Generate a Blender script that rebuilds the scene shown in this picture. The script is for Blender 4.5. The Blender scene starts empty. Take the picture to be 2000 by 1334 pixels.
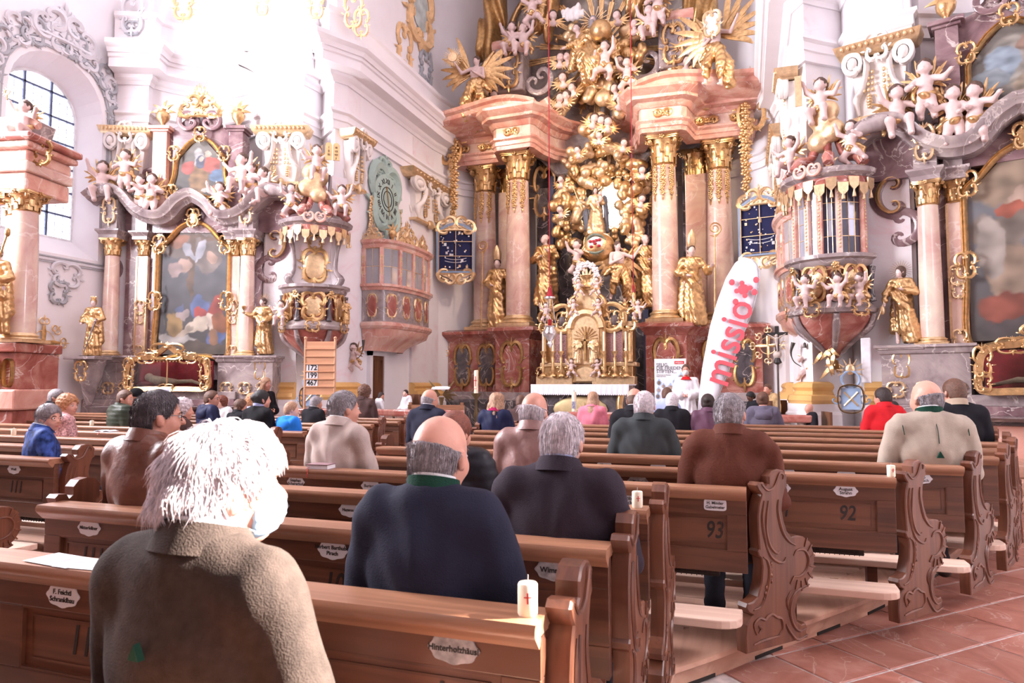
import bpy, math, random
import numpy as np
from mathutils import Matrix, Vector
R = math.radians
pi = math.pi
random.seed(7)
scene = bpy.context.scene
# ---------------------------------------------------------------- camera, world, sun, exposure
YAW, PITCH, FPX = R(18.9), math.atan(83 / 1333), 1333.0
CAM = (3.94, 0.0, 1.52)
cd = bpy.data.cameras.new('camera'); cam = bpy.data.objects.new('camera', cd)
scene.collection.objects.link(cam)
cam.location = CAM; cam.rotation_euler = (R(90) + PITCH, 0, YAW)
cd.sensor_width = 36; cd.lens = FPX / 2000 * 36; cd.clip_start = 0.05; cd.clip_end = 200
cd.dof.use_dof = True; cd.dof.focus_distance = 6.0; cd.dof.aperture_fstop = 7.1
scene.camera = cam
world = bpy.data.worlds.new('world'); scene.world = world; world.use_nodes = True
bg = world.node_tree.nodes['Background']
bg.inputs[0].default_value = (0.96, 0.93, 1.0, 1); bg.inputs[1].default_value = 58.0
sd = bpy.data.lights.new('sun', 'SUN'); sun = bpy.data.objects.new('sun', sd)
scene.collection.objects.link(sun)
sd.energy = 95; sd.angle = R(0.6); sd.color = (1.0, 0.93, 0.86)
SUNV = Vector((0.80, 0.34, 0.55)).normalized()
sun.rotation_euler = SUNV.to_track_quat('Z', 'Y').to_euler()
def area_light(name, loc, target, size, power, col, spot=None):
    ld = bpy.data.lights.new(name, 'SPOT' if spot else 'AREA'); lo = bpy.data.objects.new(name, ld)
    ld.energy = power; ld.color = col
    if spot: ld.spot_size = R(spot); ld.spot_blend = 0.7; ld.shadow_soft_size = size
    else: ld.shape = 'DISK'; ld.size = size
    lo.location = loc
    lo.rotation_euler = (Vector(target) - Vector(loc)).to_track_quat('-Z', 'Y').to_euler()
    scene.collection.objects.link(lo); return lo
# floodlights standing on the great cornice of the choir arch, aimed at the high altar and the vaults
area_light('cornice_floodlight', (-4.2, 13.4, 9.6), (0.5, 19, 6.2), 0.25, 1500, (1.0, 0.74, 0.48), 80)
area_light('cornice_floodlight', (4.2, 13.4, 9.6), (-0.5, 19, 6.2), 0.25, 1500, (1.0, 0.74, 0.48), 80)
area_light('cornice_floodlight', (-6.2, 12.0, 9.9), (-7.0, 12.6, 14.5), 0.2, 60, (1.0, 0.95, 0.97), 120)
area_light('cornice_floodlight', (6.2, 11.6, 9.9), (6.4, 12.6, 14.5), 0.2, 60, (1.0, 0.95, 0.97), 120)
vs = scene.view_settings
scene.display_settings.display_device = 'sRGB'
vs.view_transform = 'Standard'; vs.look = 'None'; vs.gamma = 1.0; vs.use_curve_mapping = False
vs.exposure = -0.44
try:
    scene.cycles.max_bounces = 6; scene.cycles.diffuse_bounces = 3; scene.cycles.glossy_bounces = 2; scene.cycles.transmission_bounces = 3
    scene.cycles.use_adaptive_sampling = True; scene.cycles.adaptive_threshold = 0.1
    scene.cycles.sample_clamp_indirect = 6.0
except Exception: pass

# ---------------------------------------------------------------- pixel -> place in the church
_r = Vector((math.cos(YAW), math.sin(YAW), 0))
_f = Vector((-math.sin(YAW) * math.cos(PITCH), math.cos(YAW) * math.cos(PITCH), math.sin(PITCH)))
_u = _r.cross(_f); _fh = Vector((-math.sin(YAW), math.cos(YAW), 0)); _c = Vector(CAM)
def ray(px, py): return _f * FPX + _r * (px - 1000) + _u * (667 - py)
def onX(px, py, X): d = ray(px, py); return _c + d * ((X - CAM[0]) / d.x)
def onY(px, py, Y): d = ray(px, py); return _c + d * (Y / d.y)
def onZ(px, py, Z): d = ray(px, py); return _c + d * ((Z - CAM[2]) / d.z)
def onD(px, py, D): d = ray(px, py); return _c + d * (D / d.dot(_fh))

# ---------------------------------------------------------------- mesh builder
def euler(rx=0, ry=0, rz=0):
    from mathutils import Euler
    return Euler((R(rx), R(ry), R(rz))).to_matrix().to_4x4()
def xf(loc=(0, 0, 0), rx=0, ry=0, rz=0, s=1):
    S = Matrix.Diagonal((*(s if hasattr(s, '__len__') else (s, s, s)), 1))
    return Matrix.Translation(loc) @ euler(rx, ry, rz) @ S
class MB:
    def __init__(s): s.v = []; s.f = []; s.n = 0; s.T = None
    def add(s, v, f):
        v = np.asarray(v, float).reshape(-1, 3)
        if s.T is not None:
            m = np.array(s.T); v = v @ m[:3, :3].T + m[:3, 3]
        s.v.append(v); n = s.n
        s.f.extend([tuple(int(i) + n for i in q) for q in f]); s.n += len(v); return s
    def merge(s, o, M=None):
        old = s.T; s.T = M
        if o.n: s.add(np.concatenate(o.v), o.f)
        s.T = old; return s
    def box(s, c, d, rz=0, taper=1.0):
        x, y, z = d[0] / 2, d[1] / 2, d[2] / 2
        p = np.array([(-x, -y, -z), (x, -y, -z), (x, y, -z), (-x, y, -z), (-x * taper, -y * taper, z), (x * taper, -y * taper, z), (x * taper, y * taper, z), (-x * taper, y * taper, z)])
        if rz:
            a = R(rz); p = p @ np.array([(math.cos(a), math.sin(a), 0), (-math.sin(a), math.cos(a), 0), (0, 0, 1)])
        return s.add(p + np.array(c), [(0, 3, 2, 1), (4, 5, 6, 7), (0, 1, 5, 4), (1, 2, 6, 5), (2, 3, 7, 6), (3, 0, 4, 7)])
    def b6(s, x0, x1, y0, y1, z0, z1): return s.box(((x0 + x1) / 2, (y0 + y1) / 2, (z0 + z1) / 2), (abs(x1 - x0), abs(y1 - y0), abs(z1 - z0)))
    def prism(s, poly, y0, y1, inset=0.0):
        # polygon in x,z extruded along y; the y0 face may be inset (a chamfer)
        P = np.asarray(poly, float); n = len(P)
        a = sum(P[i][0] * P[(i + 1) % n][1] - P[(i + 1) % n][0] * P[i][1] for i in range(n))
        if a < 0: P = P[::-1]
        rings = []
        if inset:
            e = np.roll(P, -1, 0) - P; nn = np.stack([-e[:, 1], e[:, 0]], 1); nn /= np.linalg.norm(nn, axis=1)[:, None] + 1e-9
            av = nn + np.roll(nn, 1, 0); av /= np.linalg.norm(av, axis=1)[:, None] + 1e-9
            rings.append((P + av * inset, y0)); rings.append((P, y0 + (inset if y1 > y0 else -inset)))
        else: rings.append((P, y0))
        rings.append((P, y1))
        v = [(p[0], y, p[1]) for Q, y in rings for p in Q]; f = []
        k = len(rings)
        for j in range(k - 1):
            for i in range(n):
                i2 = (i + 1) % n
                f.append((j * n + i, j * n + i2, (j + 1) * n + i2, (j + 1) * n + i) if y1 > y0 else (j * n + i2, j * n + i, (j + 1) * n + i, (j + 1) * n + i2))
        A = tuple(range(n)); B = tuple(range((k - 1) * n, k * n))
        f += [A, B[::-1]] if y1 < y0 else [A[::-1] if False else A, B[::-1]]
        return s.add(v, f)
    def slab(s, poly, z0, z1):
        # polygon in x,y extruded along z
        P = np.asarray(poly, float); n = len(P)
        a = sum(P[i][0] * P[(i + 1) % n][1] - P[(i + 1) % n][0] * P[i][1] for i in range(n))
        if a < 0: P = P[::-1]
        v = [(*p, z0) for p in P] + [(*p, z1) for p in P]
        f = [tuple(range(n))[::-1], tuple(range(n, 2 * n))] + [(i, (i + 1) % n, n + (i + 1) % n, n + i) for i in range(n)]
        return s.add(v, f)
    def lathe(s, prof, seg=20, c=(0, 0, 0), a0=0, a1=2 * pi, sx=1, sy=1, ribs=0, rib=0.0):
        full = abs(a1 - a0 - 2 * pi) < 1e-6; m = seg if full else seg + 1
        v = []
        for r, z in prof:
            for i in range(m):
                a = a0 + (a1 - a0) * i / seg
                q = r * (1 + rib * math.cos(ribs * a)) if ribs else r
                v.append((c[0] + q * math.cos(a) * sx, c[1] + q * math.sin(a) * sy, c[2] + z))
        f = []
        for j in range(len(prof) - 1):
            for i in range(seg):
                i2 = (i + 1) % m
                f.append((j * m + i, j * m + i2, (j + 1) * m + i2, (j + 1) * m + i))
        if full:
            if prof[0][0] > 1e-4: f.append(tuple(range(m))[::-1])
            if prof[-1][0] > 1e-4: f.append(tuple(range((len(prof) - 1) * m, len(prof) * m)))
        return s.add(v, f)
    def tube(s, path, r, seg=6, flat=1.0, up=(0, 1, 0), closed=False, cap=True):
        P = np.asarray(path, float); n = len(P)
        rr = np.full(n, r, float) if np.isscalar(r) else np.interp(np.linspace(0, 1, n), np.linspace(0, 1, len(r)), r)
        t = np.gradient(P, axis=0)
        if closed: t = np.roll(P, -1, 0) - np.roll(P, 1, 0)
        t /= np.linalg.norm(t, axis=1)[:, None] + 1e-12
        u = np.tile(np.asarray(up, float), (n, 1)); u -= (u * t).sum(1)[:, None] * t
        bad = np.linalg.norm(u, axis=1) < 0.15
        if bad.any():
            alt = np.array((0, 0, 1.0)) if abs(up[2]) < .9 else np.array((1.0, 0, 0))
            u[bad] = alt - (t[bad] @ alt)[:, None] * t[bad]
        u /= np.linalg.norm(u, axis=1)[:, None] + 1e-12
        w = np.cross(t, u)
        a = np.arange(seg) * 2 * pi / seg + pi / seg
        v = P[:, None] + rr[:, None, None] * (np.cos(a)[None, :, None] * w[:, None] + flat * np.sin(a)[None, :, None] * u[:, None])
        f = []
        for j in range(n if closed else n - 1):
            j2 = (j + 1) % n
            for i in range(seg):
                i2 = (i + 1) % seg
                f.append((j * seg + i, j * seg + i2, j2 * seg + i2, j2 * seg + i))
        if cap and not closed: f += [tuple(range(seg))[::-1], tuple(range((n - 1) * seg, n * seg))]
        return s.add(v.reshape(-1, 3), f)
    def ell(s, c, r, u=12, v=8):
        r = r if hasattr(r, '__len__') else (r, r, r)
        V = [(0, 0, -1)]
        for j in range(1, v):
            b = -pi / 2 + pi * j / v
            for i in range(u):
                a = 2 * pi * i / u; V.append((math.cos(a) * math.cos(b), math.sin(a) * math.cos(b), math.sin(b)))
        V.append((0, 0, 1)); n = len(V); F = []
        for i in range(u):
            i2 = (i + 1) % u
            F.append((0, 1 + i2, 1 + i)); F.append((n - 1, n - 1 - u + i, n - 1 - u + i2))
            for j in range(v - 2): F.append((1 + j * u + i, 1 + j * u + i2, 1 + (j + 1) * u + i2, 1 + (j + 1) * u + i))
        return s.add(np.array(V) * np.array(r) + np.array(c), F)
    def sweep(s, plan, prof, closed=False, caps=True):
        # plan: x,y polyline; prof: (out,z), out measured to the right-hand side of the walking direction
        P = np.asarray(plan, float); n = len(P)
        t = np.diff(P, axis=0); 
        if closed: t = np.vstack([t, P[0] - P[-1]])
        t /= np.linalg.norm(t, axis=1)[:, None] + 1e-12
        nr = np.stack([t[:, 1], -t[:, 0]], 1)
        off = np.zeros((n, 2))
        for i in range(n):
            a = nr[(i - 1) % len(nr)] if (closed or i > 0) else nr[0]
            b = nr[i % len(nr)] if (closed or i < n - 1) else nr[-1]
            m = a + b; m /= np.linalg.norm(m) + 1e-12
            off[i] = m / max(0.35, m @ b)
        k = len(prof); v = []
        for i in range(n):
            for o, z in prof: v.append((P[i][0] + off[i][0] * o, P[i][1] + off[i][1] * o, z))
        f = []
        for i in range(n if closed else n - 1):
            i2 = (i + 1) % n
            for j in range(k - 1): f.append((i * k + j, i * k + j + 1, i2 * k + j + 1, i2 * k + j))
        if caps and not closed: f += [tuple(range(k)), tuple(range((n - 1) * k, n * k))[::-1]]
        return s.add(v, f)
    def grid(s, G):
        G = np.asarray(G, float); a, b = G.shape[:2]
        return s.add(G.reshape(-1, 3), [(i * b + j, i * b + j + 1, (i + 1) * b + j + 1, (i + 1) * b + j) for i in range(a - 1) for j in range(b - 1)])
    def mesh(s, name, smooth=None, fix=True):
        me = bpy.data.meshes.new(name)
        me.from_pydata(np.concatenate(s.v).tolist() if s.v else [], [], s.f)
        if fix:
            import bmesh
            b = bmesh.new(); b.from_mesh(me); bmesh.ops.recalc_face_normals(b, faces=b.faces); b.to_mesh(me); b.free()
        if smooth is not None:
            me.polygons.foreach_set('use_smooth', [True] * len(me.polygons))
            if smooth < 180: me.set_sharp_from_angle(angle=R(smooth))
        me.update(); return me
    def build(s, name, mat, parent=None, smooth=40, loc=None, rz=None, bevel=0, **kw):
        return put(name, s.mesh(name, smooth), mat, parent, loc, rz, bevel, **kw)
def put(name, me, mat, parent=None, loc=None, rz=None, bevel=0, label=None, cat=None, group=None, kind=None):
    if mat is not None and not me.materials: me.materials.append(mat)
    o = bpy.data.objects.new(name, me); scene.collection.objects.link(o)
    if parent is not None: o.parent = parent
    if loc is not None: o.location = loc
    if rz is not None: o.rotation_euler.z = R(rz)
    if bevel:
        m = o.modifiers.new('bevel', 'BEVEL'); m.width = bevel; m.segments = 2; m.limit_method = 'ANGLE'; m.angle_limit = R(40)
    tag(o, label, cat, group, kind); return o
def tag(o, label=None, cat=None, group=None, kind=None):
    if label: o['label'] = label
    if cat: o['category'] = cat
    if group: o['group'] = group
    if kind: o['kind'] = kind
    return o
def thing(name, label, cat, loc=(0, 0, 0), rz=0, group=None, parent=None, kind=None, s=None):
    o = bpy.data.objects.new(name, None); scene.collection.objects.link(o)
    o.location = loc; o.rotation_euler.z = R(rz); o.empty_display_size = 0.1
    if s is not None: o.scale = s if hasattr(s, '__len__') else (s, s, s)
    if parent is not None: o.parent = parent
    return tag(o, label, cat, group, kind)
CHILD = {}
def copy_tree(o, parent=None, label=None, group=None):
    kids = {}
    for x in bpy.data.objects:
        if x.parent: kids.setdefault(x.parent.name, []).append(x)
    def rec(a, p):
        c = a.copy(); scene.collection.objects.link(c); c.parent = p
        for k in kids.get(a.name, []): rec(k, c)
        return c
    c = rec(o, parent)
    if label: c['label'] = label
    if group: c['group'] = group
    return c
def mirror(o, label=None, parent=None):
    c = copy_tree(o, parent, label)
    c.location.x = -c.location.x; c.scale.x = -c.scale.x; c.rotation_euler.z = -c.rotation_euler.z
    return c
# smooth curve through points (Catmull-Rom)
def spline(pts, n=6, closed=False):
    P = np.asarray(pts, float); m = len(P)
    if closed: Q = np.vstack([P[-1], P, P[0], P[1]]); segs = m
    else: Q = np.vstack([2 * P[0] - P[1], P, 2 * P[-1] - P[-2]]); segs = m - 1
    out = []
    for i in range(segs):
        a, b, c, d = Q[i:i + 4]
        for k in range(n):
            t = k / n
            out.append(0.5 * ((2 * b) + (c - a) * t + (2 * a - 5 * b + 4 * c - d) * t * t + (3 * b - a - 3 * c + d) * t ** 3))
    if not closed: out.append(P[-1])
    return np.array(out)
def hashn(x, seed=0):
    return (np.sin(x * 12.9898 + seed * 78.233) * 43758.5453) % 1.0
def noise3(p, seed=0):
    # cheap smooth pseudo-noise, sum of rotated sines
    x, y, z = p[..., 0], p[..., 1], p[..., 2]; o = seed * 1.7
    return (np.sin(x * 1.0 + 1.7 * np.sin(y * 1.1 + o) + o) + np.sin(y * 1.3 - 1.3 * np.sin(z * 0.9 + o * 2)) + np.sin(z * 1.2 + 1.5 * np.sin(x * 0.8 - o))) / 3

# ---------------------------------------------------------------- implicit surfaces (bodies, drapery, clouds)
class SDF:
    def __init__(s): s.p = []
    def cap(s, a, b, ra, rb=None, k=None): s.p.append(('c', np.array(a, float), np.array(b, float), ra, ra if rb is None else rb, k)); return s
    def ell(s, c, r, rot=None, k=None):
        r = np.array(r if hasattr(r, '__len__') else (r, r, r), float)
        s.p.append(('e', np.array(c, float), r, None if rot is None else np.array(rot)[:3, :3], 0, k)); return s
    def chain(s, pts, rad, k=None):
        for i in range(len(pts) - 1): s.cap(pts[i], pts[i + 1], rad[i], rad[i + 1], k)
        return s
    def sub(s, c, r, rot=None): # carve an ellipsoid
        r = np.array(r if hasattr(r, '__len__') else (r, r, r), float)
        s.p.append(('s', np.array(c, float), r, None if rot is None else np.array(rot)[:3, :3], 0, None)); return s
    def mesh(s, res, k=0.03, grow=0.0, disp=None, cut=None):
        lo = np.full(3, 1e9); hi = -lo
        for t, a, b, c, d, _ in s.p:
            if t == 'c': m = max(c, d); l = np.minimum(a, b) - m; h = np.maximum(a, b) + m
            elif t == 'e': m = b.max() if c is not None else b; l = a - m; h = a + m
            else: continue
            lo = np.minimum(lo, l); hi = np.maximum(hi, h)
        pad = 2.5 * res + max(0, grow) + (0.03 if disp else 0); lo -= pad; hi += pad
        N = np.maximum(4, np.ceil((hi - lo) / res).astype(int) + 1)
        ax = [lo[i] + np.arange(N[i]) * res for i in range(3)]
        V = np.full(N, 0.25)
        for t, a, b, c, d, kk in s.p:
            kp = k if kk is None else kk
            if t == 'c': m = max(c, d); l = np.minimum(a, b) - m; h = np.maximum(a, b) + m
            else: m = b.max(); l = a - m; h = a + m
            e = kp + grow + 3 * res
            i0 = np.clip(((l - e - lo) / res).astype(int), 0, N - 1); i1 = np.clip(((h + e - lo) / res).astype(int) + 2, 1, N)
            sl = tuple(slice(i0[i], i1[i]) for i in range(3))
            X, Y, Z = np.meshgrid(ax[0][sl[0]], ax[1][sl[1]], ax[2][sl[2]], indexing='ij')
            Pp = np.stack([X, Y, Z], -1)
            if t == 'c':
                ab = b - a; L2 = ab @ ab + 1e-12
                u = np.clip(((Pp - a) @ ab) / L2, 0, 1)
                D = np.linalg.norm(Pp - a - u[..., None] * ab, axis=-1) - (c + (d - c) * u)
            else:
                q = Pp - a
                if c is not None: q = q @ c
                q0 = np.linalg.norm(q / b, axis=-1); q1 = np.linalg.norm(q / (b * b), axis=-1) + 1e-9
                D = q0 * (q0 - 1) / q1
            W = V[sl]
            if t == 's': V[sl] = np.maximum(W, -D); continue
            if kp > 0:
                hh = np.clip(0.5 + 0.5 * (W - D) / kp, 0, 1)
                V[sl] = W + (D - W) * hh - kp * hh * (1 - hh)
            else: V[sl] = np.minimum(W, D)
        V -= grow
        if disp or cut:
            X, Y, Z = np.meshgrid(*ax, indexing='ij')
            if disp: V = V + disp(X, Y, Z)
            if cut: V = np.maximum(V, cut(X, Y, Z))
        V[0] = V[-1] = 0.2; V[:, 0] = V[:, -1] = 0.2; V[:, :, 0] = V[:, :, -1] = 0.2
        return surface_nets(V, lo, res)
def surface_nets(V, lo, res):
    n = V.shape; ins = V < 0
    acc = np.zeros((n[0] - 1, n[1] - 1, n[2] - 1, 3)); cnt = np.zeros(acc.shape[:3])
    for axis in range(3):
        sh = [slice(None)] * 3; sh2 = [slice(None)] * 3; sh[axis] = slice(0, -1); sh2[axis] = slice(1, None)
        A, B = V[tuple(sh)], V[tuple(sh2)]; cr = (A < 0) != (B < 0)
        t = np.where(cr, A / np.where(A == B, 1, A - B), 0)
        o1, o2 = [i for i in range(3) if i != axis]
        for d1 in (0, 1):
            for d2 in (0, 1):
                s3 = [slice(None)] * 3
                s3[o1] = slice(d1, d1 + n[o1] - 1); s3[o2] = slice(d2, d2 + n[o2] - 1)
                c = cr[tuple(s3)]; tt = t[tuple(s3)]
                cnt += c; acc[..., axis] += tt * c; acc[..., o1] += d1 * c; acc[..., o2] += d2 * c
    act = cnt > 0; idx = np.full(act.shape, -1); idx[act] = np.arange(act.sum())
    cell = np.argwhere(act); P = lo + res * (cell + acc[act] / cnt[act][:, None])
    faces = []
    for axis in range(3):
        o1, o2 = [(1, 2), (2, 0), (0, 1)][axis]
        sh = [slice(1, -1)] * 3; sh2 = [slice(1, -1)] * 3; sh[axis] = slice(0, -1); sh2[axis] = slice(1, None)
        A, B = ins[tuple(sh)], ins[tuple(sh2)]
        off = np.array([1, 1, 1]); off[axis] = 0
        e = np.argwhere(A != B) + off
        if not len(e): continue
        fl = ins[tuple(e.T)]
        def g(d1, d2):
            q = e.copy(); q[:, o1] -= d1; q[:, o2] -= d2; return idx[tuple(q.T)]
        q = np.stack([g(1, 1), g(0, 1), g(0, 0), g(1, 0)], 1)
        q[~fl] = q[~fl][:, ::-1]; faces.append(q)
    F = np.concatenate(faces) if faces else np.zeros((0, 4), int)
    F = F[(F >= 0).all(1)]
    return P, F
def sdf_mesh(name, S, res, k=0.03, grow=0.0, disp=None, cut=None):
    P, F = S.mesh(res, k, grow, disp, cut)
    me = bpy.data.meshes.new(name)
    me.vertices.add(len(P)); me.vertices.foreach_set('co', P.astype(np.float32).ravel())
    me.loops.add(len(F) * 4); me.loops.foreach_set('vertex_index', F.astype(np.int32).ravel())
    me.polygons.add(len(F)); me.polygons.foreach_set('loop_start', np.arange(len(F), dtype=np.int32) * 4)
    me.update(calc_edges=True); me.validate()
    me.polygons.foreach_set('use_smooth', [True] * len(me.polygons))
    return me

# ---------------------------------------------------------------- materials
MATS = {}
def _nt(name):
    m = bpy.data.materials.new(name); m.use_nodes = True
    nt = m.node_tree; b = nt.nodes['Principled BSDF']; return m, nt, b
def _n(nt, t, **kw):
    n = nt.nodes.new(t)
    for k, v in kw.items():
        if k.startswith('i_'): n.inputs[k[2:].replace('_', ' ')].default_value = v
        else: setattr(n, k, v)
    return n
def _coords(nt, scale=(1, 1, 1), rnd=True, src='Object'):
    tc = _n(nt, 'ShaderNodeTexCoord'); mp = _n(nt, 'ShaderNodeMapping'); mp.inputs['Scale'].default_value = scale
    nt.links.new(tc.outputs[src], mp.inputs[0])
    if rnd:
        oi = _n(nt, 'ShaderNodeObjectInfo'); mu = _n(nt, 'ShaderNodeMath', operation='MULTIPLY'); mu.inputs[1].default_value = 37.0
        nt.links.new(oi.outputs['Random'], mu.inputs[0]); nt.links.new(mu.outputs[0], mp.inputs['Location'])
    return mp.outputs[0]
def _ramp(nt, fac, stops):
    r = _n(nt, 'ShaderNodeValToRGB'); e = r.color_ramp.elements
    while len(e) < len(stops): e.new(0.5)
    for x, (p, c) in zip(e, stops): x.position = p; x.color = (*c, 1)
    nt.links.new(fac, r.inputs[0]); return r.outputs[0]
def _bump(nt, b, h, s, dist=0.01):
    bu = _n(nt, 'ShaderNodeBump'); bu.inputs['Strength'].default_value = s; bu.inputs['Distance'].default_value = dist
    nt.links.new(h, bu.inputs['Height']); nt.links.new(bu.outputs[0], b.inputs['Normal'])
def sc(c, k): return tuple(min(1, max(0, x * k)) for x in c)
def srgb(r, g, b):
    f = lambda u: (u / 255 / 12.92) if u / 255 <= 0.04045 else ((u / 255 + 0.055) / 1.055) ** 2.4
    return (f(r), f(g), f(b))
def plain(name, c, rough=0.6, metal=0.0, var=0.12, nscale=8, bump=0.0, bscale=60, sheen=0.0, spec=None, trans=0.0, emit=None, es=0, sub=0):
    if name in MATS: return MATS[name]
    m, nt, b = _nt(name)
    co = _coords(nt)
    nz = _n(nt, 'ShaderNodeTexNoise'); nz.inputs['Scale'].default_value = nscale; nz.inputs['Detail'].default_value = 3; nt.links.new(co, nz.inputs[0])
    nt.links.new(_ramp(nt, nz.outputs[0], [(0.3, sc(c, 1 - var)), (0.7, sc(c, 1 + var))]), b.inputs['Base Color'])
    b.inputs['Roughness'].default_value = rough; b.inputs['Metallic'].default_value = metal
    if spec is not None: b.inputs['Specular IOR Level'].default_value = spec
    if sheen: b.inputs['Sheen Weight'].default_value = sheen; b.inputs['Sheen Roughness'].default_value = 0.5
    if trans: b.inputs['Transmission Weight'].default_value = trans
    if sub: b.inputs['Subsurface Weight'].default_value = sub; b.inputs['Subsurface Radius'].default_value = (0.02, 0.008, 0.004)
    if emit: b.inputs['Emission Color'].default_value = (*emit, 1); b.inputs['Emission Strength'].default_value = es
    if bump:
        n2 = _n(nt, 'ShaderNodeTexNoise'); n2.inputs['Scale'].default_value = bscale; n2.inputs['Detail'].default_value = 2; nt.links.new(co, n2.inputs[0])
        _bump(nt, b, n2.outputs[0], bump)
    MATS[name] = m; return m
def wood(name, c1, c2, scale=1.0, rough=0.42, axis=0):
    if name in MATS: return MATS[name]
    m, nt, b = _nt(name)
    s = [9, 9, 9]; s[axis] = 0.55
    co = _coords(nt, [x * scale for x in s])
    n1 = _n(nt, 'ShaderNodeTexNoise'); n1.inputs['Scale'].default_value = 1.6; n1.inputs['Detail'].default_value = 5; n1.inputs['Distortion'].default_value = 0.6; nt.links.new(co, n1.inputs[0])
    w = _n(nt, 'ShaderNodeMath', operation='MULTIPLY'); w.inputs[1].default_value = 26.0; nt.links.new(n1.outputs[0], w.inputs[0])
    sn = _n(nt, 'ShaderNodeMath', operation='SINE'); nt.links.new(w.outputs[0], sn.inputs[0])
    ad = _n(nt, 'ShaderNodeMath', operation='MULTIPLY_ADD'); ad.inputs[1].default_value = 0.22; ad.inputs[2].default_value = 0.5; nt.links.new(sn.outputs[0], ad.inputs[0])
    n2 = _n(nt, 'ShaderNodeTexNoise'); n2.inputs['Scale'].default_value = 0.8; n2.inputs['Detail'].default_value = 3; nt.links.new(co, n2.inputs[0])
    mx = _n(nt, 'ShaderNodeMath', operation='ADD'); nt.links.new(ad.outputs[0], mx.inputs[0]); nt.links.new(n2.outputs[0], mx.inputs[1])
    hf = _n(nt, 'ShaderNodeMath', operation='MULTIPLY'); hf.inputs[1].default_value = 0.5; nt.links.new(mx.outputs[0], hf.inputs[0])
    nt.links.new(_ramp(nt, hf.outputs[0], [(0.25, c2), (0.5, tuple((a + b_) / 2 for a, b_ in zip(c1, c2))), (0.72, c1)]), b.inputs['Base Color'])
    b.inputs['Roughness'].default_value = rough
    _bump(nt, b, ad.outputs[0], 0.12, 0.004)
    MATS[name] = m; return m
def marble(name, stops, scale=1.2, rough=0.18, vein=(0.9, 0.8, 0.75), vein_w=0.012, rnd=True, warp=1.6):
    if name in MATS: return MATS[name]
    m, nt, b = _nt(name)
    co = _coords(nt, (scale,) * 3, rnd)
    n1 = _n(nt, 'ShaderNodeTexNoise'); n1.inputs['Scale'].default_value = 1.3; n1.inputs['Detail'].default_value = 6; n1.inputs['Roughness'].default_value = 0.6; n1.inputs['Distortion'].default_value = warp; nt.links.new(co, n1.inputs[0])
    base = _ramp(nt, n1.outputs[0], stops)
    n2 = _n(nt, 'ShaderNodeTexNoise'); n2.inputs['Scale'].default_value = 1.1; n2.inputs['Detail'].default_value = 5; n2.inputs['Distortion'].default_value = 0.9; nt.links.new(co, n2.inputs[0])
    su = _n(nt, 'ShaderNodeMath', operation='SUBTRACT'); su.inputs[1].default_value = 0.5; nt.links.new(n2.outputs[0], su.inputs[0])
    ab = _n(nt, 'ShaderNodeMath', operation='ABSOLUTE'); nt.links.new(su.outputs[0], ab.inputs[0])
    mr = _n(nt, 'ShaderNodeMapRange'); mr.inputs[1].default_value = 0; mr.inputs[2].default_value = vein_w; mr.inputs[3].default_value = 0.55; mr.inputs[4].default_value = 0; nt.links.new(ab.outputs[0], mr.inputs[0])
    mi = _n(nt, 'ShaderNodeMix', data_type='RGBA'); nt.links.new(mr.outputs[0], mi.inputs[0]); nt.links.new(base, mi.inputs[6]); mi.inputs[7].default_value = (*vein, 1)
    nt.links.new(mi.outputs[2], b.inputs['Base Color']); b.inputs['Roughness'].default_value = rough
    MATS[name] = m; return m
def vcol(name, rough=0.35):
    if name in MATS: return MATS[name]
    m, nt, b = _nt(name); a = _n(nt, 'ShaderNodeVertexColor', layer_name='paint')
    nt.links.new(a.outputs[0], b.inputs['Base Color']); b.inputs['Roughness'].default_value = rough
    MATS[name] = m; return m
GOLD = plain('gilding', (0.66, 0.42, 0.20), 0.31, 0.8, 0.22, 14, 0.35, 40)
GOLDP = plain('pale_gilding', (0.78, 0.56, 0.33), 0.36, 0.7, 0.15, 14, 0.3, 50)
GOLDD = plain('old_gilding', (0.48, 0.29, 0.12), 0.36, 0.8, 0.25, 12, 0.4, 40)
WHITE = plain('lime_white_plaster', (0.90, 0.86, 0.885), 0.85, 0, 0.02, 2)
STUCCO = plain('cream_stucco', (0.90, 0.83, 0.79), 0.6, 0, 0.05, 6)
PINKM = marble('pink_marble', [(0.30, (0.60, 0.34, 0.30)), (0.5, (0.74, 0.52, 0.44)), (0.7, (0.84, 0.68, 0.54))], 0.9, 0.16)
ROSE = marble('rose_marble', [(0.30, (0.60, 0.25, 0.20)), (0.5, (0.74, 0.40, 0.32)), (0.72, (0.84, 0.60, 0.50))], 1.1, 0.18)
REDM = marble('red_marble', [(0.28, (0.24, 0.055, 0.045)), (0.5, (0.42, 0.14, 0.11)), (0.72, (0.60, 0.33, 0.27))], 1.3, 0.16)
DARKM = marble('dark_grey_marble', [(0.3, (0.045, 0.04, 0.05)), (0.55, (0.12, 0.105, 0.115)), (0.75, (0.28, 0.24, 0.23))], 1.4, 0.2)
GREYM = marble('grey_violet_marble', [(0.3, (0.20, 0.15, 0.155)), (0.5, (0.33, 0.265, 0.265)), (0.72, (0.48, 0.40, 0.375))], 1.2, 0.2)
PURM = marble('purple_brown_marble', [(0.3, (0.13, 0.07, 0.08)), (0.5, (0.24, 0.145, 0.155)), (0.72, (0.36, 0.25, 0.25))], 1.2, 0.2)
SCAG = marble('pale_scagliola', [(0.36, (0.88, 0.72, 0.75)), (0.46, (0.89, 0.82, 0.85)), (0.56, (0.90, 0.85, 0.87))], 0.6, 0.3, (0.87, 0.74, 0.77), 0.006, True, 2.5)
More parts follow.
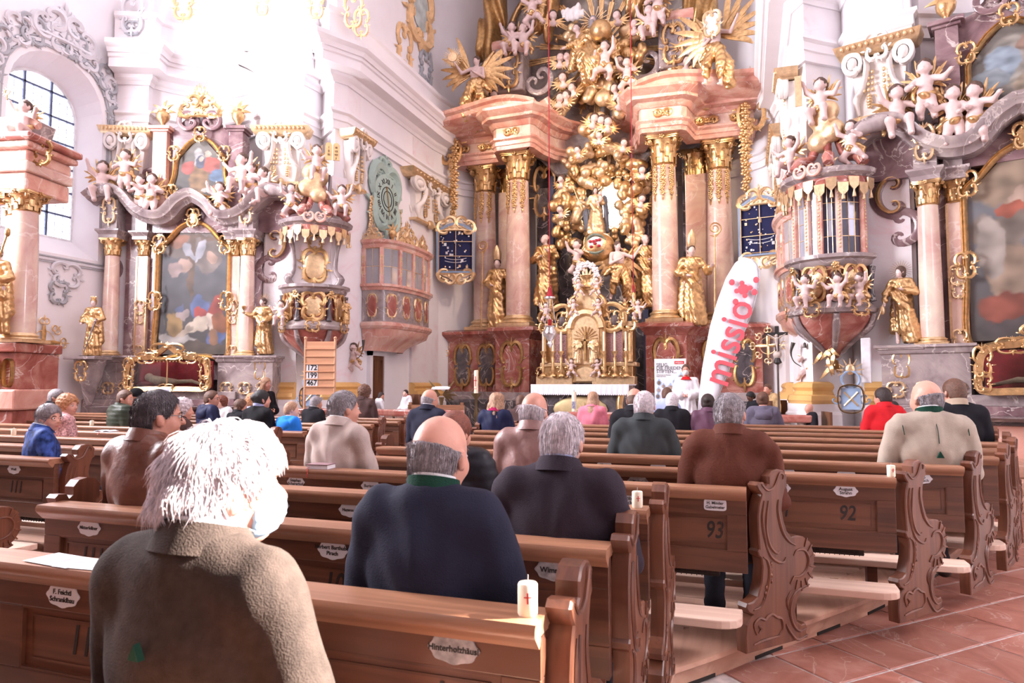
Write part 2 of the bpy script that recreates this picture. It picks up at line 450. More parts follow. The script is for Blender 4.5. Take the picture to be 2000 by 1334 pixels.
FLESH = plain('painted_flesh', (0.70, 0.52, 0.49), 0.45, 0, 0.05, 10)
BROWNHAIR = plain('carved_brown_hair', (0.10, 0.055, 0.04), 0.6, 0, 0.3, 30, 0.4, 80)
# ================================================================ ornament library (local x,z plane, relief towards -y)
def _sp(r0, r1, a0, a1, n=14):
    t = np.linspace(0, 1, n); r = r0 + (r1 - r0) * t; a = a0 + (a1 - a0) * t
    return np.stack([r * np.cos(a), np.zeros(n), r * np.sin(a)], 1)
def cscroll(mb, c, r, a0, a1, w, seg=5, curl=0.33, n=14, sq=1.0):
    # C-shaped scroll with curled ends, thick in the middle; angles in degrees
    a0, a1 = R(a0), R(a1); s = 1 if a1 > a0 else -1
    A = _sp(r, r, a0, a1, n)
    def end(a, d):
        cc = np.array([(r - r * curl) * math.cos(a), 0, (r - r * curl) * math.sin(a)])
        q = _sp(r * curl, r * curl * 0.35, 0, d * 4.2, 9); ca, sa = math.cos(a), math.sin(a)
        q = np.stack([q[:, 0] * ca - q[:, 2] * sa, q[:, 1], q[:, 0] * sa + q[:, 2] * ca], 1)
        return q + cc
    P = np.vstack([end(a0, -s)[::-1][:-1], A, end(a1, s)[1:]]); P[:, 2] *= sq
    mb.tube(P + np.array([c[0], c[1] if len(c) > 2 else 0, c[-1]]), [w * .45, w * .55, w * .8, w, w * 1.15, w, w * .8, w * .55, w * .45], seg, 0.9)
def leaf(mb, p, ang, L, w, bend=0.25, seg=4, y=0.0):
    a = R(ang); t = np.linspace(0, 1, 6); x = t * L; z = bend * L * t * t
    P = np.stack([p[0] + x * math.cos(a) - z * math.sin(a), y - 0.25 * w * np.sin(t * pi), p[-1] + x * math.sin(a) + z * math.cos(a)], 1)
    mb.tube(P, [w * .35, w, w * .85, w * .5, w * .1], seg, 0.55)
def shell(mb, c, r, n=7, a0=20, a1=160, w=None):
    w = w or r * 0.16
    for i in range(n):
        a = a0 + (a1 - a0) * i / (n - 1); leaf(mb, c, a, r * (0.8 + 0.2 * math.sin(pi * i / (n - 1))), w, 0.0)
def blob(mb, c, r, u=7, v=5): mb.ell(c, r, u, v)
def flower(mb, c, r):
    for k in range(5):
        a = k * 1.2566 + c[0] * 9; mb.ell((c[0] + r * .6 * math.cos(a), c[1], c[2] + r * .6 * math.sin(a)), (r * .5, r * .3, r * .5), 6, 4)
    mb.ell((c[0], c[1] - r * .3, c[2]), r * .32, 6, 4)
def orn_crest(w, h, seed=1, mid=True):
    # symmetrical pierced cresting, base on z=0, width w, height h
    mb = MB(); rnd = random.Random(seed); q = w * 0.045
    for s in (-1, 1):
        cscroll(mb, (s * w * .30, 0, h * .20), w * .16, 90 if s > 0 else 90, 90 + s * -200, q)
        cscroll(mb, (s * w * .14, 0, h * .50), w * .13, 90 - s * 60, 90 + s * 190, q)
        cscroll(mb, (s * w * .42, 0, h * .10), w * .07, 90, 90 - s * 220, q * .8)
        for k in range(7):
            x = s * w * (.08 + .06 * k); z = h * (.78 - .11 * k) * (0.9 + .2 * rnd.random())
            leaf(mb, (x, 0, z), 90 - s * (10 + 9 * k + rnd.uniform(-14, 14)), h * rnd.uniform(.14, .24), q * .75, 0.3 * s)
        leaf(mb, (s * w * .2, 0, 0), 90 + s * 30, h * .3, q, .3 * s)
    shell(mb, (0, -.02 * w, h * .12), h * .26, 7, 20, 160, q * .8)
    mb.prism([(-.46 * w, 0), (.46 * w, 0), (.31 * w, .24 * h), (.17 * w, .42 * h), (.06 * w, .74 * h), (-.06 * w, .74 * h), (-.17 * w, .42 * h), (-.31 * w, .24 * h)], .0, .02)
    for k in range(3): leaf(mb, (0, 0, h * (.6 + .1 * k)), 90 + (-40, 40, 0)[k], h * .28, q * .9, 0.1)
    mb.tube([(-w * .5, 0, 0), (-w * .2, 0, h * .03), (0, 0, h * .05), (w * .2, 0, h * .03), (w * .5, 0, 0)], q * .7, 5)
    return mb
def orn_cart(w, h, seed=1, open_=True):
    # cartouche: oval field framed by scrolls and leaf tips, centred at 0
    mb = MB(); rnd = random.Random(seed); q = min(w, h) * .07
    for s in (-1, 1):
        cscroll(mb, (s * w * .16, 0, h * .20), w * .22, 90 + s * 50, 90 - s * 130, q, sq=1.1 * h / w)
        cscroll(mb, (s * w * .14, 0, -h * .20), w * .2, -90 - s * 40, -90 + s * 130, q, sq=1.1 * h / w)
        for k in range(6):
            a = 90 - s * (18 + 28 * k); x = w * .40 * math.cos(R(a)); z = h * .42 * math.sin(R(a))
            leaf(mb, (x, 0, z), a + rnd.uniform(-30, 30), q * rnd.uniform(1.6, 3.0), q * .65, .3 * s)
    shell(mb, (0, 0, h * .36), h * .2, 5, 30, 150, q * .7)
    leaf(mb, (0, 0, -h * .38), -90, h * .18, q, 0)
    if not open_: mb.ell((0, 0.02, 0), (w * .30, q * .5, h * .34), 14, 6)
    return mb
def orn_strip(w, h):
    # running leaf scroll, centred
    mb = MB(); q = h * .16
    for s in (-1, 1):
        cscroll(mb, (s * w * .22, 0, 0), h * .36, 200 if s > 0 else -20, 200 - s * 260, q)
        for k in range(5): leaf(mb, (s * w * (.1 + .08 * k), 0, 0), 90 * (1 if k % 2 else -1) - s * 40, h * .45, q, .2)
    flower(mb, (0, -.01, 0), h * .3); return mb
def garland(L, n=9, r=.06, seed=0):
    mb = MB(); rnd = random.Random(seed)
    mb.tube([(0.02 * math.sin(k), 0, -L * k / 8) for k in range(9)], r * .2, 4)
    for k in range(n):
        z = -L * (k + .4) / n; s = r * (1.15 - .55 * abs(k / n - .35))
        flower(mb, (rnd.uniform(-.3, .3) * r, -r * .2, z), s)
        for q in range(3): leaf(mb, (0, 0, z), rnd.uniform(160, 380), s * 1.4, s * .4, .2)
    leaf(mb, (0, 0, -L), -90, r * 2, r * .5, 0); return mb
def corinthian(r, h):
    # gilded composite capital for a column of radius r, standing on z=0, height h
    mb = MB()
    mb.lathe([(r * 1.0, 0), (r * 1.12, h * .03), (r * 1.0, h * .06), (r * .96, h * .1), (r * 1.02, h * .5), (r * 1.25, h * .82), (r * 1.3, h * .86)], 16)
    for tier, (z, n, L, q) in enumerate(((.08, 8, .36, .20), (.28, 8, .42, .22))):
        for k in range(n):
            a = 2 * pi * (k + .5 * tier) / n
            t = np.linspace(0, 1, 7); rad = r * (1.02 + .06 * t + .42 * np.clip(t - .55, 0, 1) ** 1.2 * 1.6); zz = h * (z + L * np.sin(t * 1.75) )
            P = np.stack([rad * math.cos(a), rad * math.sin(a), zz], 1)
            mb.tube(P, [r * q, r * q * 1.25, r * q, r * q * .8, r * q * .5], 5, .45, (math.cos(a), math.sin(a), 0))
    for k in range(4):
        a = pi / 4 + k * pi / 2; c = np.array((math.cos(a), math.sin(a), 0)); 
        q = _sp(r * .34, r * .08, pi / 2, -3.2 * pi, 22)
        P = np.array([c * (r * 1.32 + u[0]) + np.array((0, 0, h * .80 + u[2])) for u in q]); mb.tube(P, [r * .12, r * .1, r * .09, r * .07], 5, 1.8, (-math.sin(a), math.cos(a), 0))
    for k in range(4):
        a = k * pi / 2; flower(mb, (r * 1.42 * math.cos(a), r * 1.42 * math.sin(a), h * .93), r * .24)
    pts = []
    for k in range(4):
        a = pi / 4 + k * pi / 2
        for d in (-.09, .09): pts.append((r * 1.95 * math.cos(a + d), r * 1.95 * math.sin(a + d)))
        b = a + pi / 4; pts.append((r * 1.32 * math.cos(b), r * 1.32 * math.sin(b)))
    P = np.array(pts)
    mb.slab(P * .93, h * .86, h * .91); mb.slab(P, h * .91, h * 1.0); return mb
def column_base(r, h):
    mb = MB(); mb.box((0, 0, h * .14), (r * 2.75, r * 2.75, h * .28))
    mb.lathe([(r * 1.32, h * .28), (r * 1.38, h * .36), (r * 1.36, h * .46), (r * 1.2, h * .52), (r * 1.14, h * .62), (r * 1.22, h * .72), (r * 1.2, h * .82), (r * 1.05, h * .9), (r * 1.02, h)], 20); return mb
def shaft(r, h, taper=.86):
    t = np.linspace(0, 1, 8); return MB().lathe([(r * (1 - (1 - taper) * max(0, (u - .25) / .75) ** 1.3), h * u) for u in t], 24)
_cache = {}
def lib(key, fn, smooth=60):
    if key not in _cache: _cache[key] = fn().mesh(key[0] if isinstance(key, tuple) else key, smooth)
    return _cache[key]
def column(par, x, y, z, r, h, hb, hc, m_shaft, name='column', mg=None):
    # base + shaft + capital under one part
    o = thing(name, None, None, (x, y, z), 0, parent=par)
    put('column_base', lib(('column_base', round(r, 3), round(hb, 3)), lambda: column_base(r, hb)), mg or GOLDP, o)
    put('column_shaft', lib(('column_shaft', round(r, 3), round(h - hb - hc, 3), m_shaft.name), lambda: shaft(r, h - hb - hc)), m_shaft, o, (0, 0, hb))
    put('capital', lib(('capital', round(r, 3), round(hc, 3)), lambda: corinthian(r * .86, hc)), mg or GOLD, o, (0, 0, h - hc))
    return o
CYMA = lambda o, z, d, h: [(o, z), (o + d * .25, z), (o + d * .3, z + h * .15), (o + d * .5, z + h * .45), (o + d * .85, z + h * .65), (o + d, z + h * .8), (o + d, z + h)]

# ================================================================ the setting
AL_D = 15.0
_a0 = onD(375, 750, AL_D); AL = Vector((_a0.x, _a0.y, 0)); AL_RZ = 18.9
def alt(x, y): q = AL + _r * x + _fh * y; return (q.x, q.y)
NX = -9.45
_f0 = onD(662, 700, 15.1); CX = _f0.x
pier = [alt(1.45, .45), alt(1.45, .15), alt(2.25, .15)]
_p4 = onD(622, 700, 15.75); _p5 = onD(640, 700, 15.25)
exedra = [alt(-1.95, .15)] + [alt(-1.3, .2)] + [alt(x, .2 + .75 * (1 - (x / 1.45) ** 2)) for x in np.linspace(-1.3, 1.3, 11)] + pier + [(_p4.x, _p4.y), (_p5.x, _p5.y), (_f0.x - .12, _f0.y - .12), (_f0.x, _f0.y + .1)]
choir = [(_f0.x, _f0.y + .1), (CX, 15.0), (CX, 17.6), (CX + .1, 18.3), (CX + .42, 18.95), (CX + 1.1, 19.6), (CX + 2.4, 20.1), (0, 20.3)]
RS = .36
mx = lambda P: [(RS - x, y) for x, y in P][::-1]
fullplan = exedra + choir[1:] + mx(choir)[1:-1] + mx(exedra)
def wall(name, plan, z0, z1, mat, t=0.25):
    return MB().sweep(plan, [(0, z0), (0, z1), (-t, z1), (-t, z0), (0, z0)]).build(name, mat, None, 35, kind='structure')
wall('wall_exedra_left', exedra, 0, 15, WHITE); wall('wall_exedra_right', mx(exedra), 0, 15, WHITE)
wall('wall_choir', choir + mx(choir)[1:], 0, 15, WHITE)
# great entablature running round the exedras and the choir
ENT = [(0, 7.25), (.07, 7.25), (.07, 7.42), (.10, 7.44), (.10, 7.58), (.16, 7.62), (.16, 7.68), (.05, 7.70), (.05, 8.28)] + CYMA(.05, 8.30, .14, .16) + [(.20, 8.50), (.46, 8.54), (.46, 8.74), (.50, 8.76), (.50, 8.84)] + CYMA(.50, 8.84, .16, .20) + [(.66, 9.10), (0, 9.14)]
MB().sweep(fullplan, ENT).build('trim_1', WHITE, None, 25, kind='structure', label='white moulded main cornice running round the walls')
MB().sweep(fullplan, [(0, 9.1), (.25, 9.1), (.25, 9.75), (.30, 9.8), (.30, 9.9), (0, 9.95)]).build('trim_2', WHITE, None, 25, kind='structure', label='low attic band above the main cornice')
# left nave wall with its arched window
def arch(y0, y1, zs, zt, n=14):
    ym, hw = (y0 + y1) / 2, (y1 - y0) / 2
    return [(ym - hw * math.cos(pi * i / n), zs + (zt - zs) * math.sin(pi * i / n) ** .8) for i in range(n + 1)]
WY0, WY1, WZ0, WZS, WZT = 9.0, 11.08, 4.2, 7.15, 8.35
def nave_wall(name, X, y_end, y0, y1, z0, zs, zt, dx):
    mb = MB(); A = arch(y0, y1, zs, zt)
    q = lambda y, z, x=X: (x, y, z)
    def quad(a, b, c, d): mb.add([a, b, c, d], [(0, 1, 2, 3)])
    quad(q(y1, 0), q(y_end, 0), q(y_end, 15), q(y1, 15)); quad(q(y0, 0), q(y1, 0), q(y1, z0), q(y0, z0))
    for a, b in zip(A[:-1], A[1:]): quad(q(*a), q(*b), q(b[0], 15), q(a[0], 15))
    quad(q(y0, z0), q(y0, zs), q(*A[0]), q(y0, z0)) if False else None
    loop = [(y0, z0)] + A + [(y1, z0)]
    k = .17; ins = [(y0 + k, z0 + .45)] + [(y0 + k + (a[0] - y0) * (1 - 2 * k / (y1 - y0)), zs - .05 + (a[1] - zs) * .82) for a in A] + [(y1 - k, z0 + .45)]
    n = len(loop)
    for i in range(n): j = (i + 1) % n; quad(q(*loop[i]), q(*loop[j]), q(*ins[j], X + dx), q(*ins[i], X + dx))
    # rest of the nave towards the west, with unseen openings added for daylight
    ys = [-9.0]
    for c_ in NAVEOPEN: quad(q(ys[-1], 0), q(c_ - 1.5, 0), q(c_ - 1.5, 15), q(ys[-1], 15)); quad(q(c_ - 1.5, 0), q(c_ + 1.5, 0), q(c_ + 1.5, 4), q(c_ - 1.5, 4)); quad(q(c_ - 1.5, 10.5), q(c_ + 1.5, 10.5), q(c_ + 1.5, 15), q(c_ - 1.5, 15)); ys.append(c_ + 1.5)
    quad(q(ys[-1], 0), q(y0, 0), q(y0, 15), q(ys[-1], 15))
    mb.build(name, WHITE, None, 30, kind='structure'); return ins
NAVEOPEN = (2.9, 6.1)
ins = nave_wall('wall_left', NX, alt(-1.95, .15)[1], WY0, WY1, WZ0, WZS, WZT, -.62)
def wall_right():
    # right nave wall, out of the picture, its sun opening cut to shape the beam
    mb = MB(); X = -NX; ye = exedra[0][1]
    # opening stepped to keep the beam narrow: tall part y 3.3-4.15, low part y 4.15-4.6
    for a, b, c, d in ((-9, 3.3, 0, 15), (3.3, 4.15, 0, 4.35), (3.3, 4.15, 6.1, 15), (4.15, 4.6, 0, 4.0), (4.15, 4.6, 4.72, 15), (4.6, ye, 0, 15)): mb.b6(X, X + .05, a, b, c, d)
    mb.b6(X, X + .9, ye - .1, ye + .1, 0, 15)
    mb.build('wall_right', WHITE, None, None, kind='structure')
wall_right()
MB().b6(-10.5, 10.5, -9, 21, 15, 15.2).build('ceiling', WHITE, None, None, kind='structure')
MB().b6(-10, 10, -9.3, -9, 0, 15).build('wall_back', plain('dark_back_wall', (.16, .09, .06), .6), None, None, kind='structure')  # unseen wall, coloured dark to cut bounce light on the pews
def portal(loc, rot, sx, sy):
    ld = bpy.data.lights.new('opening_portal', 'AREA'); ld.shape = 'RECTANGLE'; ld.size = sx; ld.size_y = sy; ld.cycles.is_portal = True; lo = bpy.data.objects.new('opening_portal', ld); lo.location = loc; lo.rotation_euler = rot; scene.collection.objects.link(lo)
for c_ in NAVEOPEN: portal((NX, c_, 7.25), (0, R(-90), 0), 6.5, 3.0)
IRON = plain('dark_window_iron', (0.10, 0.12, 0.20), .5, .3); LEAD = plain('lead_came_grey', (.35, .36, .42), .6)
GLASS = plain('window_glass', (0.40, 0.42, 0.46), .08, 0, 0, 4, trans=1.0)
def window_left():
    w = thing('window_1', 'tall arched leaded window beside the left side altar', None, (NX - .62, 0, 0), kind='structure')
    ys = [p[0] for p in ins]; a, b = min(ys), max(ys); zt = max(p[1] for p in ins); zb = ins[0][1]
    top = lambda y: np.interp(y, [p[0] for p in ins[1:-1]], [p[1] for p in ins[1:-1]])
    cols = np.linspace(a, b, 4); rows = np.linspace(zb, zt - .3, 7)
    for y in cols[1:-1]: MB().b6(-.03, .03, y - .022, y + .022, zb, top(y)).build('mullion', IRON, w, None)
    for z in rows[1:]:
        yy = [y for y in np.linspace(a, b, 60) if top(y) > z]; MB().b6(-.03, .03, yy[0], yy[-1], z - .02, z + .02).build('glazing_bar', IRON, w, None)
    for i in range(3):
        for j in range(6):
            y0, y1 = cols[i] + .02, cols[i + 1] - .02; z0 = rows[j] + .02; z1 = rows[j + 1] - .02
            P = [(y, min(z1 if j < 5 else 99, top(y))) for y in np.linspace(y1, y0, 6)]
            if min(p[1] for p in P) < z0 + .05: P = [(y, max(z0 + .01, z)) for y, z in P]
            poly = [(y0, z0), (y1, z0)] + P
            mb = MB(); mb.T = Matrix(((0, 1, 0, 0), (1, 0, 0, 0), (0, 0, 1, 0), (0, 0, 0, 1))); mb.prism(poly, -.004, .004); mb.build('pane', GLASS, w, None)
            lead = MB()
            for t in (.33, .66):
                lead.b6(-.012, .012, y0, y1, z0 + (z1 - z0) * t - .002, z0 + (z1 - z0) * t + .002)
                lead.b6(-.012, .012, y0 + (y1 - y0) * t - .002, y0 + (y1 - y0) * t + .002, z0, min(z1, top(y0 + (y1 - y0) * t)))
            lead.build('lead_came', LEAD, w, None)
    fr = MB(); fr.tube([(0, y, z) for y, z in ins], .05, 4, 1, (1, 0, 0), True); fr.build('window_frame', plain('window_frame_white', (.8, .8, .82), .6), w, 30)
window_left()
# painted grey frame and rocaille round the window (thin raised stucco bands)
GREYP = plain('grey_painted_stucco', (0.40, 0.41, 0.44), .8, 0, .1, 5)
LGREY = plain('pale_grey_painted_stucco', (0.70, 0.69, 0.73), .8, 0, .06, 5)
def to_left(mb, name, mat, parent, loc):  # ornament made in x,z facing -y, turned to face +x on the left wall
    return mb.build(name, mat, parent, 60, loc, 90)
wf = thing('trim_3', 'grey painted frame and scrollwork round the arched window', None, (NX, 0, 0), kind='structure')
fp = [(WY1 + .13, WZ0 - .08)] + [(y + .13 * (1 if y > 10 else -1), z + .1) for y, z in arch(WY0, WY1, WZS, WZT)[::-1]] + [(WY0 - .13, WZ0 - .08)]
for off, w_, m in ((0, .035, GREYP), (.06, .055, LGREY), (.12, .02, GREYP)):
    c = np.array([10.04, 6.2]); Q = [(0.02, y + off * np.sign(y - 10.04), z + (off if z > WZS else -off if z < 4.3 else 0)) for y, z in fp]
    MB().tube(Q, w_, 4, .5, (1, 0, 0), True).build('painted_band', m, wf, 30)
for i, t in enumerate(np.linspace(0, 14, 11)):
    A = arch(WY0, WY1, WZS, WZT); p = A[min(14, int(t))]; sgn = 1 if p[0] > 10.04 else -1
    to_left(orn_cart(.62, .62, i), 'painted_scroll', (GREYP, LGREY)[i % 2], wf, (.03, p[0] + .36 * (p[0] - 10.04), p[1] + .34))
to_left(orn_crest(1.5, .8, 3), 'painted_crest', LGREY, wf, (.03, 10.1, WZT + .3))
to_left(orn_cart(.8, .55, 5), 'painted_cartouche', LGREY, wf, (.03, 10.35, WZ0 - .42)); to_left(orn_cart(.5, .5, 8), 'painted_cartouche', GREYP, wf, (.03, 10.2, WZ0 - .8))
# oval window frame high up on the left
mb = MB(); P = [onX(x, y, NX + .03) for x, y in ((-60, 40), (0, 52), (12, 40), (30, 52), (70, 56), (95, 40), (105, 10), (103, -40))]
for o_, w_ in ((0, .05), (.1, .03)): mb.tube(spline([(p.x, p.y + o_, p.z - o_) for p in P], 4), w_, 4, .6, (1, 0, 0))
mb.build('painted_band', GREYP, wf, 30)
mb = MB(); mb.add([tuple(onX(x, y, NX + .012)) for x, y in ((-80, -60), (-60, 30), (10, 38), (60, 48), (88, 35), (98, 5), (96, -60))], [tuple(range(7))]); mb.build('lit_field', plain('lit_plaster', (.95, .93, .95), .9), wf, None)  # paler copy of the plaster, light painted into the oval field
# painted rocaille on the exedra vault and on the choir wall
pv = thing('trim_4', 'painted grey and gold rocaille on the upper walls', None, (0, 0, 0), kind='structure')
OCHRE = plain('ochre_painted_stucco', (0.80, 0.52, 0.28), .8, 0, .15, 6)
def orn_at(mb, px, py, D, mat, par, name='painted_rocaille', rz=AL_RZ):
    p = onD(px, py, D); return mb.build(name, mat, par, 60, (p.x, p.y, p.z), rz)
orn_at(orn_cart(.6, .9, 11), 258, 30, 14.9, LGREY, pv); orn_at(orn_cart(.4, .35, 12), 258, 55, 14.9, GREYP, pv)
orn_at(orn_cart(.55, .7, 13), 358, 12, 15.2, OCHRE, pv)
for px, py, s, k in ((512, 8, .35, 1), (618, 10, .4, 2), (690, 22, .5, 3), (706, 45, .4, 4)): orn_at(orn_cart(s, s * 1.7, k), px, py, 14.6, OCHRE, pv)
def orn_cx(mb, px, py, mat, par, name='painted_rocaille', X=None):
    p = onX(px, py, (CX if X is None else X) + .03); return mb.build(name, mat, par, 60, (p.x, p.y, p.z), 90)
orn_cx(orn_cart(1.9, 2.0, 21), 820, 25, OCHRE, pv); orn_cx(orn_cart(1.0, 1.3, 22), 790, 95, OCHRE, pv)
mb = MB(); mb.ell((0, 0, 0), (.55, .03, .62), 16, 6); orn_cx(mb, 822, 18, plain('painted_landscape', (.55, .6, .58), .7, 0, .3, 3), pv, 'painted_medallion')
orn_cx(orn_cart(.9, 1.0, 23), 832, 135, GREYP, pv); orn_cx(orn_cart(.8, .7, 24), 828, 170, GREYP, pv); orn_cx(orn_cart(.5, .4, 25), 838, 112, LGREY, pv)
# pilasters: pale scagliola shafts, ochre bases, white plinths
OCHB = plain('ochre_base_moulding', (0.80, 0.47, 0.17), .45, 0, .1, 3)
def pilaster(name, plan, mirror_too=True):
    for sgn in ((1, -1) if mirror_too else (1,)):
        P = plan if sgn == 1 else mx(plan)
        o = thing(name, None, None, kind='structure')
        MB().sweep(P, [(0, 1.55), (.07, 1.55), (.07, 6.15), (0, 6.15)]).build('pilaster_shaft', SCAG, o, 30)
        MB().sweep(P, [(0, 7.7), (.062, 7.7), (.062, 8.26), (0, 8.26)]).build('frieze_panel', SCAG, o, 30)
        MB().sweep(P, [(0, 1.18), (.26, 1.18), (.29, 1.24), (.26, 1.32), (.18, 1.34), (.15, 1.40), (.19, 1.46), (.16, 1.52), (.08, 1.56), (0, 1.56)]).build('pilaster_base', OCHB, o, 40)
        MB().sweep(P, [(0, 0), (.34, 0), (.34, 1.0), (.30, 1.05), (.30, 1.18), (0, 1.18)]).build('plinth', WHITE, o, 30)
pil_a = [alt(-1.93, .15), alt(-1.28, .2)]; pil_b = [alt(1.5, .15), alt(2.24, .15)]
def along(a, b, t): return (a[0] + (b[0] - a[0]) * t, a[1] + (b[1] - a[1]) * t)
pil_c = [(_p5.x, _p5.y), (_f0.x - .12, _f0.y - .12), (_f0.x, _f0.y + .1), (CX, onX(695, 600, CX).y)]
y8a, y8b = onX(800, 600, CX).y, onX(852, 600, CX).y
pil_d = [(CX, y8a), (CX, y8b)]
for nm, P in (('trim_5', pil_a), ('trim_6', pil_b), ('trim_7', pil_c), ('trim_8', pil_d)): pilaster(nm, P)
# great pilaster capitals: cream stucco volutes, gilded abacus, gilded trellis drops
def great_capital():
    P = {}
    mb = MB(); mb.prism([(-.42, 0), (.42, 0), (.44, .5), (.50, .95), (-.50, .95), (-.44, .5)], 0, -.12); P['bell'] = (mb, STUCCO)
    for s in (-1, 1):
        v = MB()
        for L in (0, 1): cscroll(v, (s * .44, -.16 - .05 * L, .86), .15, 90 + s * 120, 90 - s * 190, .045, 6, .5)
        v.ell((s * .44, -.2, .86), (.1, .08, .1), 10, 6); v.tube(spline([(s * .3, -.15, .98), (s * .2, -.17, .8), (s * .26, -.16, .5), (s * .4, -.14, .3), (s * .36, -.14, .05)], 4), [.05, .06, .05, .07, .03], 6)
        for k in range(4): leaf(v, (s * .34, -.16, .12 + .16 * k), 90 - s * (50 - 14 * k), .26, .07, .4 * s)
        P['volute' + str(s)] = (v, STUCCO)
        g = MB()
        for i in range(4):
            for j in range(3):
                g.ell((s * (.10 + .075 * j), -.17, .42 + .09 * i), (.033, .02, .038), 6, 4)
        for k in range(5): g.ell((s * .17, -.16, .16 + .045 * k), (.06 - .008 * abs(k - 2), .03, .03), 6, 4)
        leaf(g, (s * .2, -.15, .2), 90 + s * 60, .2, .04, .2); P['trellis_drop' + str(s)] = (g, GOLDP)
    a = MB(); a.sweep([(-.68, 0), (-.5, -.2), (.5, -.2), (.68, 0)][::-1] if False else [(-.62, .0), (-.62, -.16), (.62, -.16), (.62, 0)], [(0, .97), (-.06 if False else .04, .97), (.10, 1.04), (.14, 1.14), (0, 1.15)]); a.b6(-.62, .62, -.16, 0, .97, 1.14)
    for i in range(12): a.ell((-.6 + i * .109, -.28, 1.09), (.035, .03, .04), 6, 4)
    P['abacus'] = (a, GOLDP)
    c = orn_cart(.5, .46, 3); d = MB(); d.merge(c, xf((0, -.24, 1.03))); shell(d, (0, -.22, .72), .2, 5, 200, 340, .04); P['cartouche'] = (d, STUCCO)
    n = MB(); n.b6(-.47, .47, -.17, 0, -.03, .03); P['necking'] = (n, GOLDP)
    m = MB(); shell(m, (0, -.16, .06), .22, 7, 190, 350, .05); m.ell((0, -.15, .0), (.09, .06, .12), 8, 6); P['pendant_shell'] = (m, GOLDP)
    return P
_gc = {k: (mb.mesh(k, 60), m) for k, (mb, m) in great_capital().items()}
def put_capital(name, p0, p1, wscale=1.0):
    # centred on the wall line p0-p1, facing the right-hand side
    a, b = np.array(p0), np.array(p1); c = (a + b) / 2; d = b - a; L = np.linalg.norm(d); ang = math.degrees(math.atan2(d[1], d[0]))
    for sgn in (1, -1):
        o = thing(name, None, None, (c[0] * sgn + (RS if sgn < 0 else 0), c[1], 5.98), ang * sgn, kind='structure', s=(L / .86 * wscale * sgn, 1.35, 1.1))
        for k, (me, m) in _gc.items(): put(k.rstrip('-1').rstrip('1'), me, m, o)
for nm, P, w_ in (('trim_9', pil_a, 1), ('trim_10', pil_b, 1), ('trim_11', [pil_c[2], pil_c[3]], 1), ('trim_12', pil_d, 1.0)): put_capital(nm, P[0], P[-1], w_)

# ================================================================ floor of red marble tiles laid diagonally, timber pew platform
MORTAR = plain('pale_mortar', (0.74, 0.64, 0.60), .9, 0, .2, 20)
TILE = [marble('red_floor_tile_%d' % i, [(.3, sc((.33, .12, .085), k)), (.52, sc((.46, .19, .14), k)), (.75, sc((.60, .32, .26), k))], 1.6, .34, (.75, .6, .55), .006) for i, k in enumerate((.9, 1.0, 1.12))]
fl = MB().b6(-10.5, 10.5, -9, 21, -.2, -.006).build('floor', MORTAR, None, None, kind='structure')
TS = .415
def tile_mesh(s):
    h = s / 2 - .006; c = .007
    return MB().add([(-h, -h, -.004), (h, -h, -.004), (h, h, -.004), (-h, h, -.004), (-h + c, -h + c, 0), (h - c, -h + c, 0), (h - c, h - c, 0), (-h + c, h - c, 0)], [(4, 5, 6, 7), (0, 1, 5, 4), (1, 2, 6, 5), (2, 3, 7, 6), (3, 0, 4, 7)]).mesh('floor_tile', None)
tms = []
for m in TILE: t = tile_mesh(TS); t.materials.append(m); tms.append(t)
ZP = .14   # top of the pew platform
edge_px = [(1310, 1300), (1400, 1270), (1500, 1232), (1600, 1197), (1700, 1160), (1780, 1122), (1850, 1080), (1900, 1040), (1935, 1000), (1955, 965), (1964, 940)]
E = [onZ(x, y, ZP) for x, y in edge_px]; edge = [(p.x, p.y) for p in E]
ex_, ey_ = edge[-1]
curve = [(edge[0][0], -1.4), (edge[0][0], edge[0][1] - .25)] + [tuple(p) for p in spline(edge, 3)] + [(ex_ - .15, ey_ + .7), (ex_ - 1.2, ey_ + 1.2)]
def edge_x(y): return float(np.interp(y, [p[1] for p in curve], [p[0] for p in curve]))
near = []
for i in range(-60, 60):
    for j in range(-60, 60):
        m_, n_ = (i + .5) * TS + .14, (j + .5) * TS + .02
        x, y = (m_ + n_) / math.sqrt(2) + 3.94, (m_ - n_) / math.sqrt(2)
        if not (-1 < y < 14 and x < 9.3): continue
        if y < 11 and x < edge_x(y) - .25: continue
        if x < 4: continue
        d = Vector((x, y, 0)) - Vector((3.94, 0, 0)); dep = d.dot(_fh)
        if dep < .8: continue
        px = 1000 + FPX * d.dot(_r) / dep
        if px > 2120: continue
        near.append((dep, x, y))
near.sort()
for k, (dep, x, y) in enumerate(near[:300]): put('floor_tile', tms[int(hashn(np.float64(k * 1.31)) * 3) % 3], None, fl, (x, y, 0), 45)
rest = MB()
for dep, x, y in near[300:]:
    h = (TS / 2 - .006) * math.sqrt(2); rest.add([(x - h, y, -.001), (x, y - h, -.001), (x + h, y, -.001), (x, y + h, -.001)], [(0, 1, 2, 3)])
for a, b, c, d in ((-9.4, 3.5, -9, 11.8), (3.5, 9.4, -9, -.2)): MB().b6(a, b, c, d, -.005, -.002).build('tile_slab', TILE[1], fl, None)  # flat tile-coloured slabs, added to cut bounce off the pale floor base
if rest.n: rest.build('far_floor_tiles', TILE[1], fl, None, kind='stuff')
PLANK = wood('bleached_platform_boards', srgb(224, 186, 164), srgb(194, 150, 128), .5, .5, 0)
NOSE = wood('platform_edge_oak', srgb(216, 172, 148), srgb(186, 138, 114), .4, .4, 1)
PX0 = .80
pf = thing('floor_platform', 'curved timber platform carrying the right-hand pews', None, kind='structure')
core = [(PX0, -1.4)] + curve + [(PX0, curve[-1][1])]
